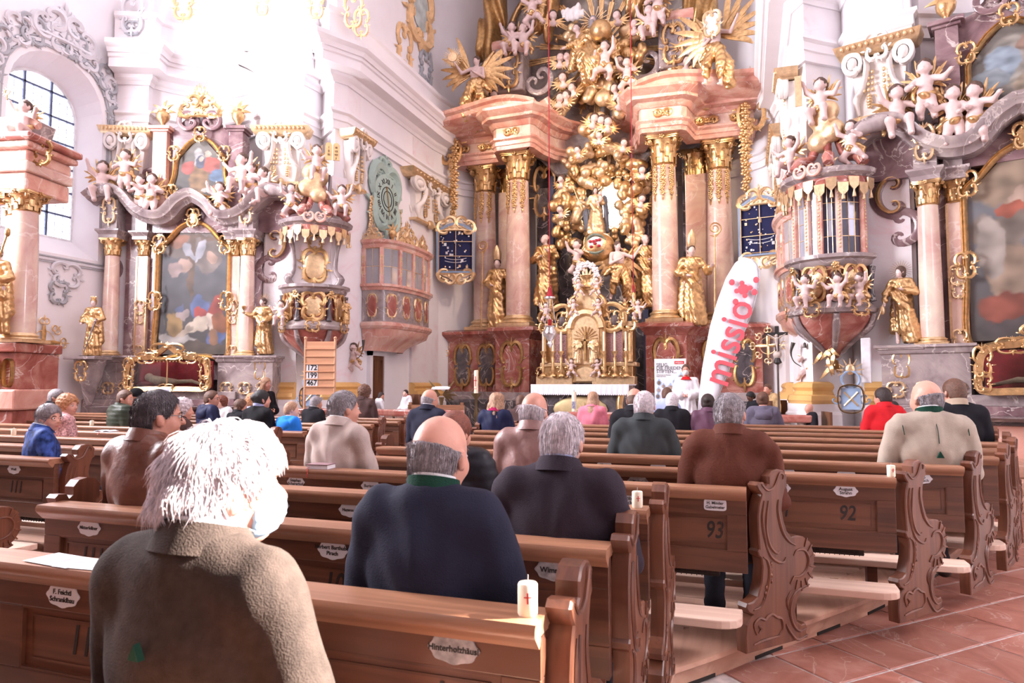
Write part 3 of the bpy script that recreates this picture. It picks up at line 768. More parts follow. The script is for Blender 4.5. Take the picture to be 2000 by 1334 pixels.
MB().slab([(x - (.06 if x > 2 else 0), y) for x, y in core], 0, ZP - .03).build('platform_base', NOSE, pf, None)
MB().sweep(curve, [(-.30, ZP - .03), (-.30, ZP), (.0, ZP), (.02, ZP - .01), (.02, ZP - .035), (-.01, ZP - .05), (-.02, ZP - .065), (-.02, .0), (-.3, 0)]).build('edge_board', NOSE, pf, 50)
SLOT = plain('dark_slot', (.02, .015, .012), .9)
cl = np.array(curve); seg = np.cumsum([0] + [math.dist(a, b) for a, b in zip(curve[:-1], curve[1:])])
def on_curve(s): return np.array([np.interp(s, seg, cl[:, 0]), np.interp(s, seg, cl[:, 1])])
for k in range(14):
    s0 = 5.0 + k * .62
    if s0 + .3 > seg[-1]: break
    MB().sweep([tuple(on_curve(s0 + u)) for u in np.linspace(0, .26, 4)], [(-.03, .0), (-.016, .0), (-.016, .018), (-.03, .018)]).build('vent_slot', SLOT, pf, None)
yb = -1.4; k = 0
while yb < curve[-1][1] - .2:
    w_ = (.19, .17, .21)[k % 3]; x1 = min(edge_x(yb), edge_x(yb + w_)) - .285
    if x1 > PX0 + .3: MB().b6(PX0, x1, yb + .002, yb + w_ - .002, ZP - .03, ZP - .002).build('floor_board', PLANK, pf, None)
    yb += w_; k += 1
pl = thing('floor_platform', 'timber platform carrying the left-hand pews', None, kind='structure')
MB().b6(-8.6, -.86, 1.0, 10.6, 0, ZP - .03).build('platform_base', NOSE, pl, None)
for k in range(48): MB().b6(-8.6, -.86, 1.0 + .2 * k + .002, 1.2 + .2 * k - .002, ZP - .03, ZP - .002).build('floor_board', PLANK, pl, None)
# ================================================================ pews
OAK = wood('pew_oak', srgb(112, 70, 50), srgb(72, 42, 31), .8, .38, 0)  # backs darkened in the colour to stand for their shade
OAKE = wood('pew_end_oak', srgb(124, 76, 54), srgb(86, 50, 36), .7, .36, 2)
OAKT = wood('pale_oak', srgb(172, 124, 96), srgb(124, 82, 60), .7, .34, 0)  # rails kept paler than the shaded-down backs
KNEEL = wood('bleached_kneeler', srgb(232, 204, 184), srgb(206, 168, 148), .6, .55, 0)
MESHM = plain('heater_mesh_iron', (.05, .035, .03), .6, .3)
ENAMEL = plain('white_enamel', (.82, .82, .86), .3, 0, .03)
RUSTP = plain('rusted_enamel', (.40, .37, .36), .5, 0, .5, 30)
INK = plain('black_paint', (.015, .012, .012), .5)
REDINK = plain('red_print', (.62, .03, .03), .5)
# end profile traced from the side face of the fourth pew end (crop units), converted to metres
_PR = [(105, 1236), (100, 1140), (108, 1060), (150, 1000), (120, 985), (108, 955), (118, 930), (150, 920), (180, 890), (203, 800), (212, 710), (205, 655), (190, 640), (186, 615), (196, 600), (190, 500), (188, 400), (198, 320), (216, 262), (196, 235), (186, 205), (200, 185), (232, 186), (245, 214), (262, 196), (262, 150), (284, 114), (320, 103), (356, 112), (379, 145), (377, 185), (381, 212), (364, 232), (349, 290), (343, 360), (352, 425), (374, 495), (400, 528), (436, 520), (480, 526), (525, 560), (548, 630), (546, 720), (516, 790), (500, 806), (512, 830), (462, 862), (428, 918), (412, 985), (424, 1050), (452, 1070), (480, 1060), (490, 1085), (482, 1110), (492, 1150)]
_RL = [[(254, 300), (240, 400), (236, 490), (258, 580), (296, 624), (322, 612)], [(318, 294), (312, 350), (322, 425), (345, 505), (382, 556), (420, 578)], [(232, 560), (258, 638), (300, 676), (340, 682), (358, 652)],
       [(408, 644), (430, 610), (478, 610), (505, 660), (490, 730), (450, 770), (404, 776)], [(215, 648), (240, 670), (251, 730), (245, 800), (225, 880), (192, 950), (150, 970)], [(506, 822), (440, 852), (392, 905), (376, 985), (392, 1060), (430, 1104), (474, 1092)],
       [(386, 860), (358, 920), (365, 972)], [(166, 1120), (150, 1060), (180, 1020), (215, 1030), (232, 1012), (260, 998), (290, 1018), (320, 1030), (325, 1090), (300, 1130)], [(146, 1178), (200, 1156), (304, 1130)], [(176, 1112), (192, 1084), (176, 1066)],
       [(215, 200), (250, 235), (290, 215), (312, 170), (330, 130), (352, 140), (350, 168)], [(348, 1060), (372, 1110), (420, 1158), (486, 1130)], [(228, 300), (214, 400), (222, 500), (240, 600)]]
def _pc(p):
    x, y = p; yb_ = 1240 - (x - 80) * 90 / 410
    return ((x - 105) / 385 * .47, 1.38 * (1 - (y + 434) / (yb_ + 434)))
def end_mesh(sgn):
    prof = [_pc(p) for p in _PR]; prof[0] = (prof[0][0], 0); prof[-1] = (prof[-1][0], 0)
    mb = MB(); mb.prism(prof, -.032, .032, .006)
    return mb.mesh('pew_end', 30)
def end_relief():
    mb = MB()
    for L in _RL:
        P = spline([(_pc(p)[0], -.034, _pc(p)[1]) for p in L], 4); mb.tube(P, [.004, .008, .009, .008, .004], 5, .9)
    for k in range(9):
        a = R(62 - 25 * k); c = np.array((_pc((452, 690))[0], _pc((452, 690))[1])); mb.tube([(c[0] + r * math.cos(a), -.034, c[1] + r * 1.25 * math.sin(a)) for r in (.075, .095, .118)], [.004, .007, .006], 4)
    for k in range(7):
        x, z = _pc((262 - 8 * k if k > 3 else 262, 690 + 36 * k)); mb.ell((x, -.034, z), (.009, .006, .012), 6, 4)
    return mb.mesh('carved_relief', 60)
_EM, _ER = end_mesh(1), end_relief(); _EM.materials.append(OAKE); _ER.materials.append(OAKE)
def plate_mesh(kind):
    n = 40; P = []
    for i in range(n):
        a = 2 * pi * i / n; r = 1 + .05 * math.cos(8 * a); P.append((.066 * math.cos(a) * r, .036 * math.sin(a) * r)) if kind == 0 else P.append((.058 * np.sign(math.cos(a)) * abs(math.cos(a)) ** .35, .03 * np.sign(math.sin(a)) * abs(math.sin(a)) ** .35))
    return MB().prism(P, -.004, 0, .0015).mesh('name_plate', 30)
_PM = {0: plate_mesh(0), 1: plate_mesh(1)}
def text(name, s, size, mat, parent, loc, rot=(90, 0, 0), ext=.0008, shear=0.0, align='CENTER', sx=1.0, bold=0.0):
    cu = bpy.data.curves.new(name, 'FONT'); cu.body = s; cu.size = size; cu.align_x = align; cu.align_y = 'CENTER'; cu.extrude = ext; cu.shear = shear; cu.resolution_u = 3; cu.offset = bold
    o = bpy.data.objects.new(name, cu); scene.collection.objects.link(o)
    me = bpy.data.meshes.new_from_object(o); bpy.data.objects.remove(o)
    me.materials.clear(); me.materials.append(mat)
    q = bpy.data.objects.new(name, me); scene.collection.objects.link(q); q.parent = parent; q.location = loc; q.rotation_euler = tuple(R(a) for a in rot); q.scale = (sx, 1, 1); return q
RAIL = .83; ROW0, PITCHR = 1.61, .755
def rail_mb(L):
    prof = [(-.085, .795), (-.092, .805), (-.092, .818), (-.085, .83), (.045, .83), (.052, .82), (.045, .80), (.02, .795), (.02, .79), (-.03, .79), (-.045, .782), (-.05, .77), (-.055, .765)]
    mb = MB(); mb.add([(x, y, z) for x in (0, L) for y, z in prof], [(i, (i + 1) % 13, 13 + (i + 1) % 13, 13 + i) for i in range(13)] + [tuple(range(13)), tuple(range(13, 26))[::-1]]); return mb
PANELM = wood('pew_panel_oak', srgb(120, 76, 55), srgb(80, 48, 35), .55, .4, 0)
def make_pew(label, Y, x0, x1, ang_r=0, left_end=True, right_end=True, numbers=(), plates=(), group='pews of the right-hand block', xb=None):
    # origin at the back's left end on the platform; the pew faces +y (the altar)
    o = thing('pew', label, 'pew', (x0, Y, ZP), 0, group); L = x1 - x0
    rail_mb(L).build('top_rail', OAKT, o, 50)
    b = MB(); b.b6(0, L, -.045, .0, .69, .795); b.b6(0, L, -.045, 0, .39, .50)
    n = max(1, round(L / .78)); w = L / n
    for i in range(n + 1):
        xs = min(max(i * w, .05), L - .05); b.b6(xs - .05, xs + .05, -.045, 0, .50, .69)
    b.build('back_frame', OAK, o, None, bevel=.003)
    for i in range(n):
        a, c = (i * w + .05 if i else .1), ((i + 1) * w - .05 if i < n - 1 else L - .1)
        MB().b6(a, c, -.028, -.004, .50, .69).build('back_panel', PANELM, o, None)
        m = MB(); P = [(a, .50), (c, .50), (c, .69), (a, .69)]
        m.tube([(x, -.036, z) for x, z in P], .009, 4, 1, (0, 1, 0), True)
        q = .03; m.tube([(x, -.028, z) for x, z in ((a + q, .50 + q), (c - q, .50 + q), (c - q, .69 - q), (a + q, .69 - q))], .005, 4, 1, (0, 1, 0), True)
        m.build('panel_moulding', OAK, o, None)
    MB().b6(0, L, .03, .40, .42, .455).build('seat', OAK, o, None, bevel=.006)
    k = MB(); kx1 = L - .03 if right_end else L; P = [(.0, -.34), (kx1 - .12, -.34)] + [(kx1 - .12 + .12 * math.sin(t), -.34 + .1 * (1 - math.cos(t))) for t in np.linspace(.2, pi / 2, 5)] + [(kx1, -.16), (kx1, -.12), (kx1 - .55, -.12), (kx1 - .58, -.14), (.0, -.14)]
    k.slab(P, .19, .232); k.build('kneeler', KNEEL, o, None, bevel=.006)
    for xs in np.linspace(.5, L - .6, max(2, int(L / 1.4))): MB().b6(xs - .03, xs + .03, -.29, -.20, 0, .19).build('kneeler_support', OAK, o, None)
    MB().b6(0, L, -.08, .3, .02, .06).build('foot_rail', KNEEL, o, None, bevel=.005) if False else None
    g = MB()
    for z in (.33, .355, .38): g.b6(.1, L - .15, .13, .134, z - .002, z + .002)
    for xs in np.arange(.1, L - .15, .028): g.b6(xs - .002, xs + .002, .13, .134, .315, .392)
    g.build('heater_grille', MESHM, o, None, kind='stuff'); MB().b6(.1, L - .15, .15, .30, .315, .385).build('heater_box', MESHM, o, None)
    for side, on, ang in ((0, left_end, 0), (1, right_end, ang_r)):
        if not on: continue
        a = R(ang); sdir = Vector((math.sin(a), math.cos(a), 0)); e = thing('pew_end', None, None, parent=o)
        base = Vector(((L + .03 if side else -.03), 0, 0)) - sdir * .10
        e.location = base
        # prism lives in x,z: turn its x axis along the end's own direction; outer face (-y) must look away from the pew
        if side: e.rotation_euler.z = R(90) - a
        else: e.rotation_euler.z = R(90); e.scale.y = -1
        put('end_board', _EM, None, e); put('carved_relief', _ER, None, e)
    for x, s, st in plates:
        m = {0: ENAMEL, 1: ENAMEL, 2: RUSTP}[st]; pm = _PM[1 if st == 1 else 0]
        p = thing('name_plate', None, None, (x - x0, -.046, .738), parent=o)
        me = pm.copy() if False else pm; q = put('plate', me, None, p); q.data = pm
        if not q.data.materials: q.data.materials.append(ENAMEL)
        q.material_slots[0].link = 'OBJECT'; q.material_slots[0].material = m
        for i, ln in enumerate(s.split('\n')): text('lettering', ln, .026 if len(s.split('\n')[0]) < 9 else .021, INK, p, (0, -.0045, (.010 - .022 * i) if '\n' in s else 0), bold=.0004)
    for x, s in numbers: text('seat_number', s, .125, INK, o, (x - x0, -.0295, .60), shear=.18, sx=.75, bold=.0015)
    return o
CX0 = .87
def row(k): return ROW0 + PITCHR * k
RX = {-1: 3.28, 0: 3.475, 1: 3.49, 2: 3.52, 3: 3.93, 4: 4.76, 5: 5.30, 6: 5.72, 7: 6.02, 8: 6.22, 9: 6.35, 10: 6.40, 11: 6.4}
RA = {3: 42, 4: 40, 5: 31, 6: 26, 7: 22, 8: 18, 9: 15, 10: 12, 11: 10}
def plx(px, k): # x of a plate at image column px on row k
    return onY(px, 900, row(k) - .05).x
ORD = ['nearest', 'second', 'third', 'fourth', 'fifth', 'sixth', 'seventh', 'eighth', 'ninth', 'tenth', 'eleventh', 'twelfth', 'thirteenth']
NUM = {0: [(170, '114'), (885, '117')], 1: [(178, '111'), (325, '112'), (660, '108')], 3: [(1392, '93')], 4: [(1525, '91'), (1652, '92')], 5: [(1782, '74')]}
PLT = {0: [(132, 'F. Feichtl\nSchranklbau', 0), (887, 'Hinterholzhäusl', 2)], 1: [(178, 'Mitterfellner', 0), (652, 'Herbert Barthuber\nPirach', 0), (1080, 'Wimmer', 2)], 2: [(545, 'Wagner', 2), (685, 'Hagenauer', 0)],
       3: [(578, 'Stephan\nSchererhof', 0), (724, 'Buringer', 0), (962, 'Lindl', 0), (1230, 'Köberl\nGlöcklhof', 0), (1395, 'H. Minder\nGabelmeier', 1)], 4: [(1520, 'Joh.\nStummer', 0), (1650, 'August\nStrahn', 0), (1245, 'Moser', 2)], 5: [(1180, 'Maria\nEggl', 0), (1285, 'Kienzucher', 1), (1535, 'Mayrhuber', 0), (1652, 'Fam.Dankl', 1), (1798, 'Sepp\nin Pirach', 0)],
       6: [(970, 'Peter', 0), (1575, 'Hauser', 0), (1685, 'Huber', 0)], 7: [(1178, 'Obermaier', 0), (1690, 'Straßer', 0), (935, 'Berger', 2)], 8: [(1565, 'Mühlhauser', 0), (1660, 'Anna', 0), (925, 'Riedl', 0)]}
for k in range(-1, 12):
    i = k + 1
    lab = None
    if k == -1: lab = 'nearest oak pew holding the white-haired man in the foreground'
    elif k == 0: lab = 'oak pew with the number 117 on its back nearest the camera'
    elif k == 3: lab = 'oak pew numbered 93 holding the man in the suede jacket'
    elif k == 4: lab = 'oak pew numbered 92 with a pillar candle on its rail'
    elif k == 5: lab = 'oak pew numbered 74 under the pale grey loden jacket'
    elif k == 1: lab = 'oak pew with the numbers 108 and 111 on its back'
    else: lab = '%s oak pew from the camera in the right-hand block' % ORD[i]
    make_pew(lab, row(k), CX0 if k < 11 else 2.2, RX[k], RA.get(k, 0), True, k >= 0, [(plx(x, k), s) for x, s in NUM.get(k, [])], [(plx(x, k), s, t) for x, s, t in PLT.get(k, [])])
o = bpy.data.objects['pew.002']; k = MB(); k.lathe([(.0, 0), (.018, .004), (.010, .012), (.016, .02), (.008, .035), (.012, .05), (.035, .075), (.04, .09), (.0, .095)], 14); k.build('turned_peg', OAKT, o, 60, (plx(284, 1) - CX0, -.05, .55)).scale = (.8, .8, .9)
LR = [3.75 + .755 * j for j in range(-1, 9)]
for j, Y in enumerate(LR):
    lx0 = -8.3; nm = {1: [(-1.95, '110'), (-1.3, '111')], 2: [(-1.3, '95')], 4: [(-1.25, '101')], 6: [(-1.2, '33')], 7: [(-1.2, '23')]}.get(j, [])
    pt = {1: [(-2.1, 'Englbrecht\nHub', 1), (-1.3, 'Weiß', 0)], 2: [(-1.5, 'Hans\nSteinhuber', 1), (-2.8, 'Lechner', 0)], 3: [(-1.4, 'Auer', 0), (-2.1, 'Maier', 0)], 4: [(-1.1, 'Karl', 0)], 6: [(-1.15, 'Eder', 0)], 7: [(-1.1, 'Haas', 0)]}.get(j, [])
    make_pew('%s oak pew from the camera in the left-hand block' % ORD[j], Y, lx0, -.89, 0, False, True, nm, pt, 'pews of the left-hand block')
# ================================================================ people
def skin(c): return plain('skin_%d_%d_%d' % tuple(int(x * 255) for x in c), c, .5, 0, .06, 25, .08, 90, sub=.08)
SK1 = skin(srgb(212, 154, 134)); SK2 = skin(srgb(206, 146, 126)); SK3 = skin(srgb(92, 60, 46)); SK4 = skin(srgb(235, 190, 172))
def hairm(name, c, bump=.5): return plain('hair_' + name, c, .5, 0, .35, 55, bump, 160)
HW = hairm('white', srgb(214, 202, 206), .25); HG = hairm('grey', srgb(140, 132, 136)); HDG = hairm('dark_grey', srgb(74, 66, 70)); HB = hairm('brown', srgb(96, 64, 48)); HDB = hairm('dark_brown', srgb(44, 28, 26)); HBL = hairm('dark_blond', srgb(172, 132, 104)); HRD = hairm('auburn', srgb(120, 62, 44)); HGI = hairm('ginger', srgb(196, 138, 96)); HBK = hairm('black', srgb(20, 16, 18))
def cloth(name, c, rough=.85, bump=.25, bs=220, sheen=.0, var=.1, ns=12): return plain('cloth_' + name, c, rough, 0, var, ns, bump, bs, 0, .15)
def head_prims(S, H, s, skin_ears=True, chin=1.0):
    def P(v): return np.array(H @ Vector([x * s for x in v]))
    rot = np.array(H.to_3x3())
    def E(c, r, k=.02): S.ell(P(c), np.array(r) * s, rot, k)
    E((0, -.014, .022), (.076, .097, .094)); E((0, .022, -.035), (.061, .070, .085)); E((0, .05, -.092), (.034, .034, .026))
    E((-.036, .055, -.035), (.026, .03, .03)); E((.036, .055, -.035), (.026, .03, .03))
    S.cap(P((0, .086, .004)), P((0, .108, -.030)), .008 * s, .013 * s, .012); S.cap(P((-.034, .078, .018)), P((.034, .078, .018)), .010 * s, .010 * s, .012)
    S.cap(P((-.016, .085, -.066)), P((.016, .085, -.066)), .007 * s, .007 * s, .008)
    for q in (-1, 1): E((q * .079, -.006, -.018), (.010, .022, .032), .006); E((q * .085, -.014, -.006), (.006, .014, .02), .006)
def hair_sdf(style):
    S = SDF(); g = .011
    if style in ('short', 'bald', 'thin', 'wild'):
        S.ell((0, -.014, .022), (.078 + g * .6, .097 + g, .094 + (g if style != 'thin' else .005))); S.ell((0, -.03, -.03), (.070 + g * .5, .080 + g, .07))
        if style == 'wild': S.ell((0, -.045, .0), (.086, .088, .105)); S.ell((0, .01, .055), (.074, .085, .058))
    elif style == 'curly': S.ell((0, -.02, .03), (.105, .12, .115)); S.ell((0, -.05, -.04), (.09, .075, .07))
    elif style == 'bob': S.ell((0, -.018, .025), (.092, .11, .106)); S.ell((0, -.04, -.06), (.09, .075, .08))
    elif style in ('long', 'longcurly'):
        w = 1.25 if style == 'longcurly' else 1.0
        S.ell((0, -.018, .025), (.09 * w ** .5, .11, .105)); S.ell((0, -.06, -.08), (.09 * w, .06, .12)); S.ell((0, -.075, -.19), (.085 * w, .045, .11)); 
        for q in (-1, 1): S.cap((q * .075, .0, -.02), (q * .08 * w, -.02, -.2), .03, .028)
    elif style == 'bun': S.ell((0, -.016, .024), (.087, .106, .104)); S.ell((0, -.10, .03), (.045, .045, .045)); S.ell((0, -.03, -.03), (.078, .08, .06))
    elif style == 'beanie': S.ell((0, -.014, .04), (.09, .108, .10))
    def cut(X, Y, Z):
        front = {'short': .03, 'bald': .02, 'thin': .035, 'wild': .045, 'curly': .055, 'bob': .05, 'long': .05, 'longcurly': .05, 'bun': .045, 'beanie': .2}[style]
        f = Y - (front + .55 * np.clip(Z, -.03, .2)); low = {'short': -.085, 'thin': -.08, 'bald': -.085, 'wild': -.095, 'curly': -.10, 'bob': -.13, 'bun': -.085, 'beanie': .0}.get(style, -.4)
        c = np.maximum(f, low - Z)
        if style in ('short', 'bald', 'thin', 'wild'): c = np.maximum(c, np.minimum(-(Z + .015) , np.minimum(Y + .035, .03 - 0 * Y)) if style != 'wild' else c)
        if style == 'wild': c = np.maximum(c, .036 - np.sqrt((np.abs(X) - .09) ** 2 + (Y - .0) ** 2 + (Z + .022) ** 2))
        if style == 'bald': c = np.maximum(c, Z - (.016 - .28 * (Y + .05)))
        if style == 'beanie': c = np.maximum(c, Y - .1)
        return c
    amp = {'curly': .010, 'longcurly': .010, 'wild': .010, 'bob': .003, 'long': .004, 'beanie': .001}.get(style, .0025); fq = {'curly': 120, 'longcurly': 90, 'wild': 70}.get(style, 160)
    def disp(X, Y, Z): return amp * noise3(np.stack([X, Y, Z * (.5 if 'long' in style else 1)], -1) * fq, 3)
    return S, disp, cut
_hair = {}
def hair_mesh(style, res):
    key = (style, res)
    if key not in _hair:
        S, d, c = hair_sdf(style); _hair[key] = sdf_mesh('hair', S, res, .02, 0, d, c)
    return _hair[key]
def strands(me, n, L, rad, seed=0, lift=.35, curl=.25, down=1.0, seg=3):
    # real hair: thin tapered locks combed from the crown down over the cap
    rs = np.random.RandomState(seed); nv = len(me.vertices)
    co = np.zeros(nv * 3); me.vertices.foreach_get('co', co); co = co.reshape(-1, 3); no = np.zeros(nv * 3); me.vertices.foreach_get('normal', no); no = no.reshape(-1, 3)
    idx = rs.randint(0, nv, n); p = co[idx]; nn = no[idx]; ok = (p[:, 2] > -.11) & ((p[:, 1] < -.03) | (p[:, 2] > .015)); p = p[ok]; nn = nn[ok]; n = len(p)
    crown = np.array((0, -.05, .12)); d = p - crown; d[:, 2] -= .06 * down; d -= (d * nn).sum(1)[:, None] * nn; d /= np.linalg.norm(d, axis=1)[:, None] + 1e-9
    side = np.cross(d, nn); LL = L * rs.uniform(.6, 1.3, n); w = rs.uniform(-curl, curl, n); lf = lift * rs.uniform(.2, 1.3, n)
    t = np.linspace(0, 1, seg + 1)
    P = p[:, None] + LL[:, None, None] * (t[None, :, None] * d[:, None] + (lf[:, None] * np.sin(t * 2.6)[None] * .5)[..., None] * nn[:, None] + (w[:, None] * (t ** 2)[None])[..., None] * side[:, None])
    P[..., 2] -= (LL[:, None] * (t ** 2)[None] * .25 * down)
    r = rad * (1 - t ** 2 * .9)[None, :] * rs.uniform(.6, 1.2, n)[:, None]
    a = np.arange(3) * 2 * pi / 3
    V = P[:, :, None] + r[:, :, None, None] * (np.cos(a)[None, None, :, None] * side[:, None, None] + np.sin(a)[None, None, :, None] * nn[:, None, None])
    V = V.reshape(-1, 3); base = (np.arange(n) * (seg + 1) * 3)[:, None]
    f = []
    for j in range(seg):
        for i in range(3):
            i2 = (i + 1) % 3; f.append(np.concatenate([base + j * 3 + i, base + j * 3 + i2, base + (j + 1) * 3 + i2, base + (j + 1) * 3 + i], 1))
    F = np.concatenate(f); m2 = bpy.data.meshes.new('hair_strands')
    m2.vertices.add(len(V)); m2.vertices.foreach_set('co', V.astype(np.float32).ravel()); m2.loops.add(len(F) * 4); m2.loops.foreach_set('vertex_index', F.astype(np.int32).ravel()); m2.polygons.add(len(F)); m2.polygons.foreach_set('loop_start', np.arange(len(F), dtype=np.int32) * 4)
    m2.update(calc_edges=True); m2.polygons.foreach_set('use_smooth', [True] * len(F)); return m2
def band(mb, c, rx, ry, z0, z1, t, a0=0, a1=360, flare=0.0, tilt=0.0, n=28):
    # open band of cloth round the neck
    A = np.radians(np.linspace(a0, a1, n)); G = []
    for r_, z in ((0, z0), (flare, z1), (flare - t, z1), (-t, z0), (0, z0)):
        G.append([(c[0] + (rx + r_) * math.cos(a), c[1] + (ry + r_) * math.sin(a), c[2] + z + tilt * math.sin(a)) for a in A])
    mb.grid(np.array(G))
LENSM = plain('spectacle_frame', (.03, .03, .035), .3, .6)
MASKM = plain('surgical_mask', srgb(170, 205, 232), .8, 0, .03); FFPM = plain('white_mask', (.85, .85, .86), .8, 0, .03)
EYEW = plain('eye_white', (.8, .78, .76), .3); EYED = plain('eye_iris', (.06, .04, .03), .2)
_mask = {}
def face_extras(o, Hm, s, mask=None, glasses=False, eyes=False):
    h = thing('head_anchor', None, None, parent=o); 
    bpy.data.objects.remove(h)
    def place(ob): ob.matrix_local = Hm @ Matrix.Diagonal((s, s, s, 1)); return ob
    if mask:
        if 'm' not in _mask:
            S = SDF().ell((0, .030, -.045), (.066, .082, .074)).ell((0, .078, -.05), (.03, .034, .042))
            _mask['m'] = sdf_mesh('face_mask', S, .006, .02, 0, lambda X, Y, Z: .0015 * np.sin(Z * 420), lambda X, Y, Z: np.maximum(np.maximum(.035 - Y, np.abs(Z + .052) - .052), -0.03 + 0 * X))
            for q in (-1, 1):
                t = MB(); t.tube(spline([(q * .064, .045, -.015), (q * .082, .0, .0), (q * .09, -.025, -.015), (q * .082, -.01, -.055), (q * .062, .04, -.085)], 5), .0016, 4)
                _mask[q] = t.mesh('ear_loop', 60)
        a = put('face_mask', _mask['m'], None, o); place(a)
        if not a.data.materials: a.data.materials.append(mask)
        a.material_slots[0].link = 'OBJECT'; a.material_slots[0].material = mask
        [place(put('ear_loop', _mask[q], FFPM, o)) for q in (-1, 1)]
    if glasses:
        g = MB()
        for q in (-1, 1):
            g.tube([(q * .033 + .026 * math.cos(a), .098 - .012 * abs(math.cos(a)), .002 + .020 * math.sin(a)) for a in np.linspace(0, 2 * pi, 16)[:-1]], .0018, 4, 1, (0, 1, 0), True)
            g.tube([(q * .058, .088, .006), (q * .082, .04, .008), (q * .086, -.012, .002)], .0018, 4)
        g.tube([(-.009, .100, .004), (.009, .100, .004)], .0018, 4); place(g.build('spectacles', LENSM, o, 60))
    if eyes:
        for q in (-1, 1):
            e = MB(); e.ell((q * .032, .080, .001), (.013, .009, .008), 8, 6); w = place(e.build('eye', EYEW, o, 180)); d = MB(); d.ell((q * .032, .088, .001), (.006, .003, .006), 8, 6); place(d.build('iris', EYED, o, 180))
        m = MB(); m.tube(spline([(-.02, .088, -.066), (0, .094, -.068), (.02, .088, -.066)], 4), [.002, .005, .002], 5); place(m.build('lips', plain('lips', srgb(190, 105, 100), .5), o, 180))
        for q in (-1, 1): b = MB(); b.tube(spline([(q * .016, .091, .019), (q * .032, .09, .024), (q * .05, .078, .018)], 3), [.002, .003, .0015], 4); place(b.build('eyebrow', HB, o, 180))
def person(label, px, py_top, Y, coat, hair, hairmat, skinm=SK1, trousers=None, yaw=0, pitch=0, face=0, wide=1.0, res=.018, collar=None, shirt=None, hood=None, mask=None, glasses=False, eyes=False, puff=0, fold=.012, seat=.455, base=ZP, scale=None, strand=0, sl=.03, lean=0.0, hands=True, X=None, skirt=False, hx=0.0, extra=None, legs=True, arms='lap', neckshow=0.0):
    p = onY(px, py_top, Y) if X is None else Vector((X, Y, 0))
    z0 = base + seat
    if scale is None: scale = min(1.18, max(.62, (p.z - z0) / .868))
    s = scale
    o = thing('person', label, 'person', (p.x - hx, Y, z0), face, 'people seated in the pews')
    V = lambda x, y, z: (x * s, y * s, z * s)
    ly = lambda y, z: y + lean * max(0, z - .1)
    wd = wide
    B = SDF()
    hc = Vector(V(hx / s, ly(.035, .7) + .02, .748)); H = Matrix.Translation(hc) @ euler(-pitch, 0, yaw)
    neck = V(hx * .3 / s, ly(-.005, .56), .612)
    trunk = lambda S, g=0.0: (S.ell(V(0, ly(0, .42), .43), (np.array((.182 * wd, .125, .205))) * s + g), S.ell(V(0, ly(.015, .2), .2), np.array((.172 * wd, .135, .2)) * s + g), S.ell(V(0, .02, .06), np.array((.185 * wd, .14, .10)) * s + g),
                              S.cap(V(-.148 * wd, ly(-.01, .53), .560), V(.148 * wd, ly(-.01, .53), .560), .066 * s + g), *[S.cap(V(0, ly(-.012, .58), .622), V(q * .14 * wd, ly(-.012, .54), .580), .056 * s + g, .055 * s + g) for q in (-1, 1)])
    if arms == 'lap': AR = lambda q: [V(q * .172 * wd, ly(-.01, .53), .555), V(q * .232 * wd, ly(.03, .27), .28), V(q * .15, .25, .16)]
    elif arms == 'fold': AR = lambda q: [V(q * .172 * wd, ly(-.01, .53), .555), V(q * .25 * wd, .06, .30), V(q * .05, .22, .30)]
    else: AR = lambda q: [V(q * .172 * wd, ly(-.01, .53), .555), V(q * .24 * wd, .16, .30), V(q * .09, .34, .36)]
    armr = [.062 * s * wd ** .5, .054 * s, .042 * s]
    trunk(B, -.012)
    for q in (-1, 1):
        a = AR(q); B.chain(a, [r - .008 for r in armr], .03)
        if hands:
            w = Vector(a[2]); d = (Vector(a[2]) - Vector(a[1])).normalized(); lat = Vector((-q, 0, 0)); e = w + d * .075 * s
            B.cap(w, w + d * .055 * s, .026 * s, .030 * s, .015)
            for j in range(4):
                f0 = w + d * .06 * s + lat * (.018 * (1.5 - j) * s); f1 = f0 + (d * (.045 - .006 * abs(j - 1.3)) + Vector((0, 0, -.012))) * s; B.cap(f0, f1, .0095 * s, .008 * s, .004); B.cap(f1, f1 + (d * .02 + Vector((0, 0, -.022))) * s, .008 * s, .007 * s, .004)
            B.cap(w + d * .02 * s + lat * .02 * s, w + d * .055 * s + lat * .045 * s, .011 * s, .009 * s, .006)
    LG = lambda q: [V(q * .09, .04, .05), V(q * .115, .40, .06), V(q * .10, .17, -.30), V(q * .10, .15, -.375)]
    zf = -(seat - .03) / s
    LG = lambda q: [V(q * .09, .04, .05), V(q * .115, .40, .055), V(q * .105, .19, (zf - .04) * .75), V(q * .10, .16, zf + .03)]
    if legs:
        for q in (-1, 1): B.chain(LG(q), [.08 * s, .058 * s, .045 * s, .036 * s], .03); B.cap(V(q * .10, .14, zf + .01), V(q * .11, .30, zf), .034 * s, .03 * s, .02)
    B.chain([neck, tuple(H @ Vector((0, -.015, -.05)))], [.058 * s, .054 * s], .03)
    head_prims(B, H, s)
    bo = put('body', sdf_mesh('body', B, res * (.85 if res < .014 else 1.1), .025), skinm, o)
    # coat: torso and sleeves
    J = SDF(); trunk(J, .012 + puff)
    for q in (-1, 1):
        a = AR(q); J.chain(a, [r + .008 + puff for r in armr], .012)
    if legs: [J.cap(V(q * .09, .02, .03), V(q * .1, .16, .03), .095 * s, .075 * s) for q in (-1, 1)]
    nz = neck[2] + .062 * s; ph = sum(map(ord, label)) % 17
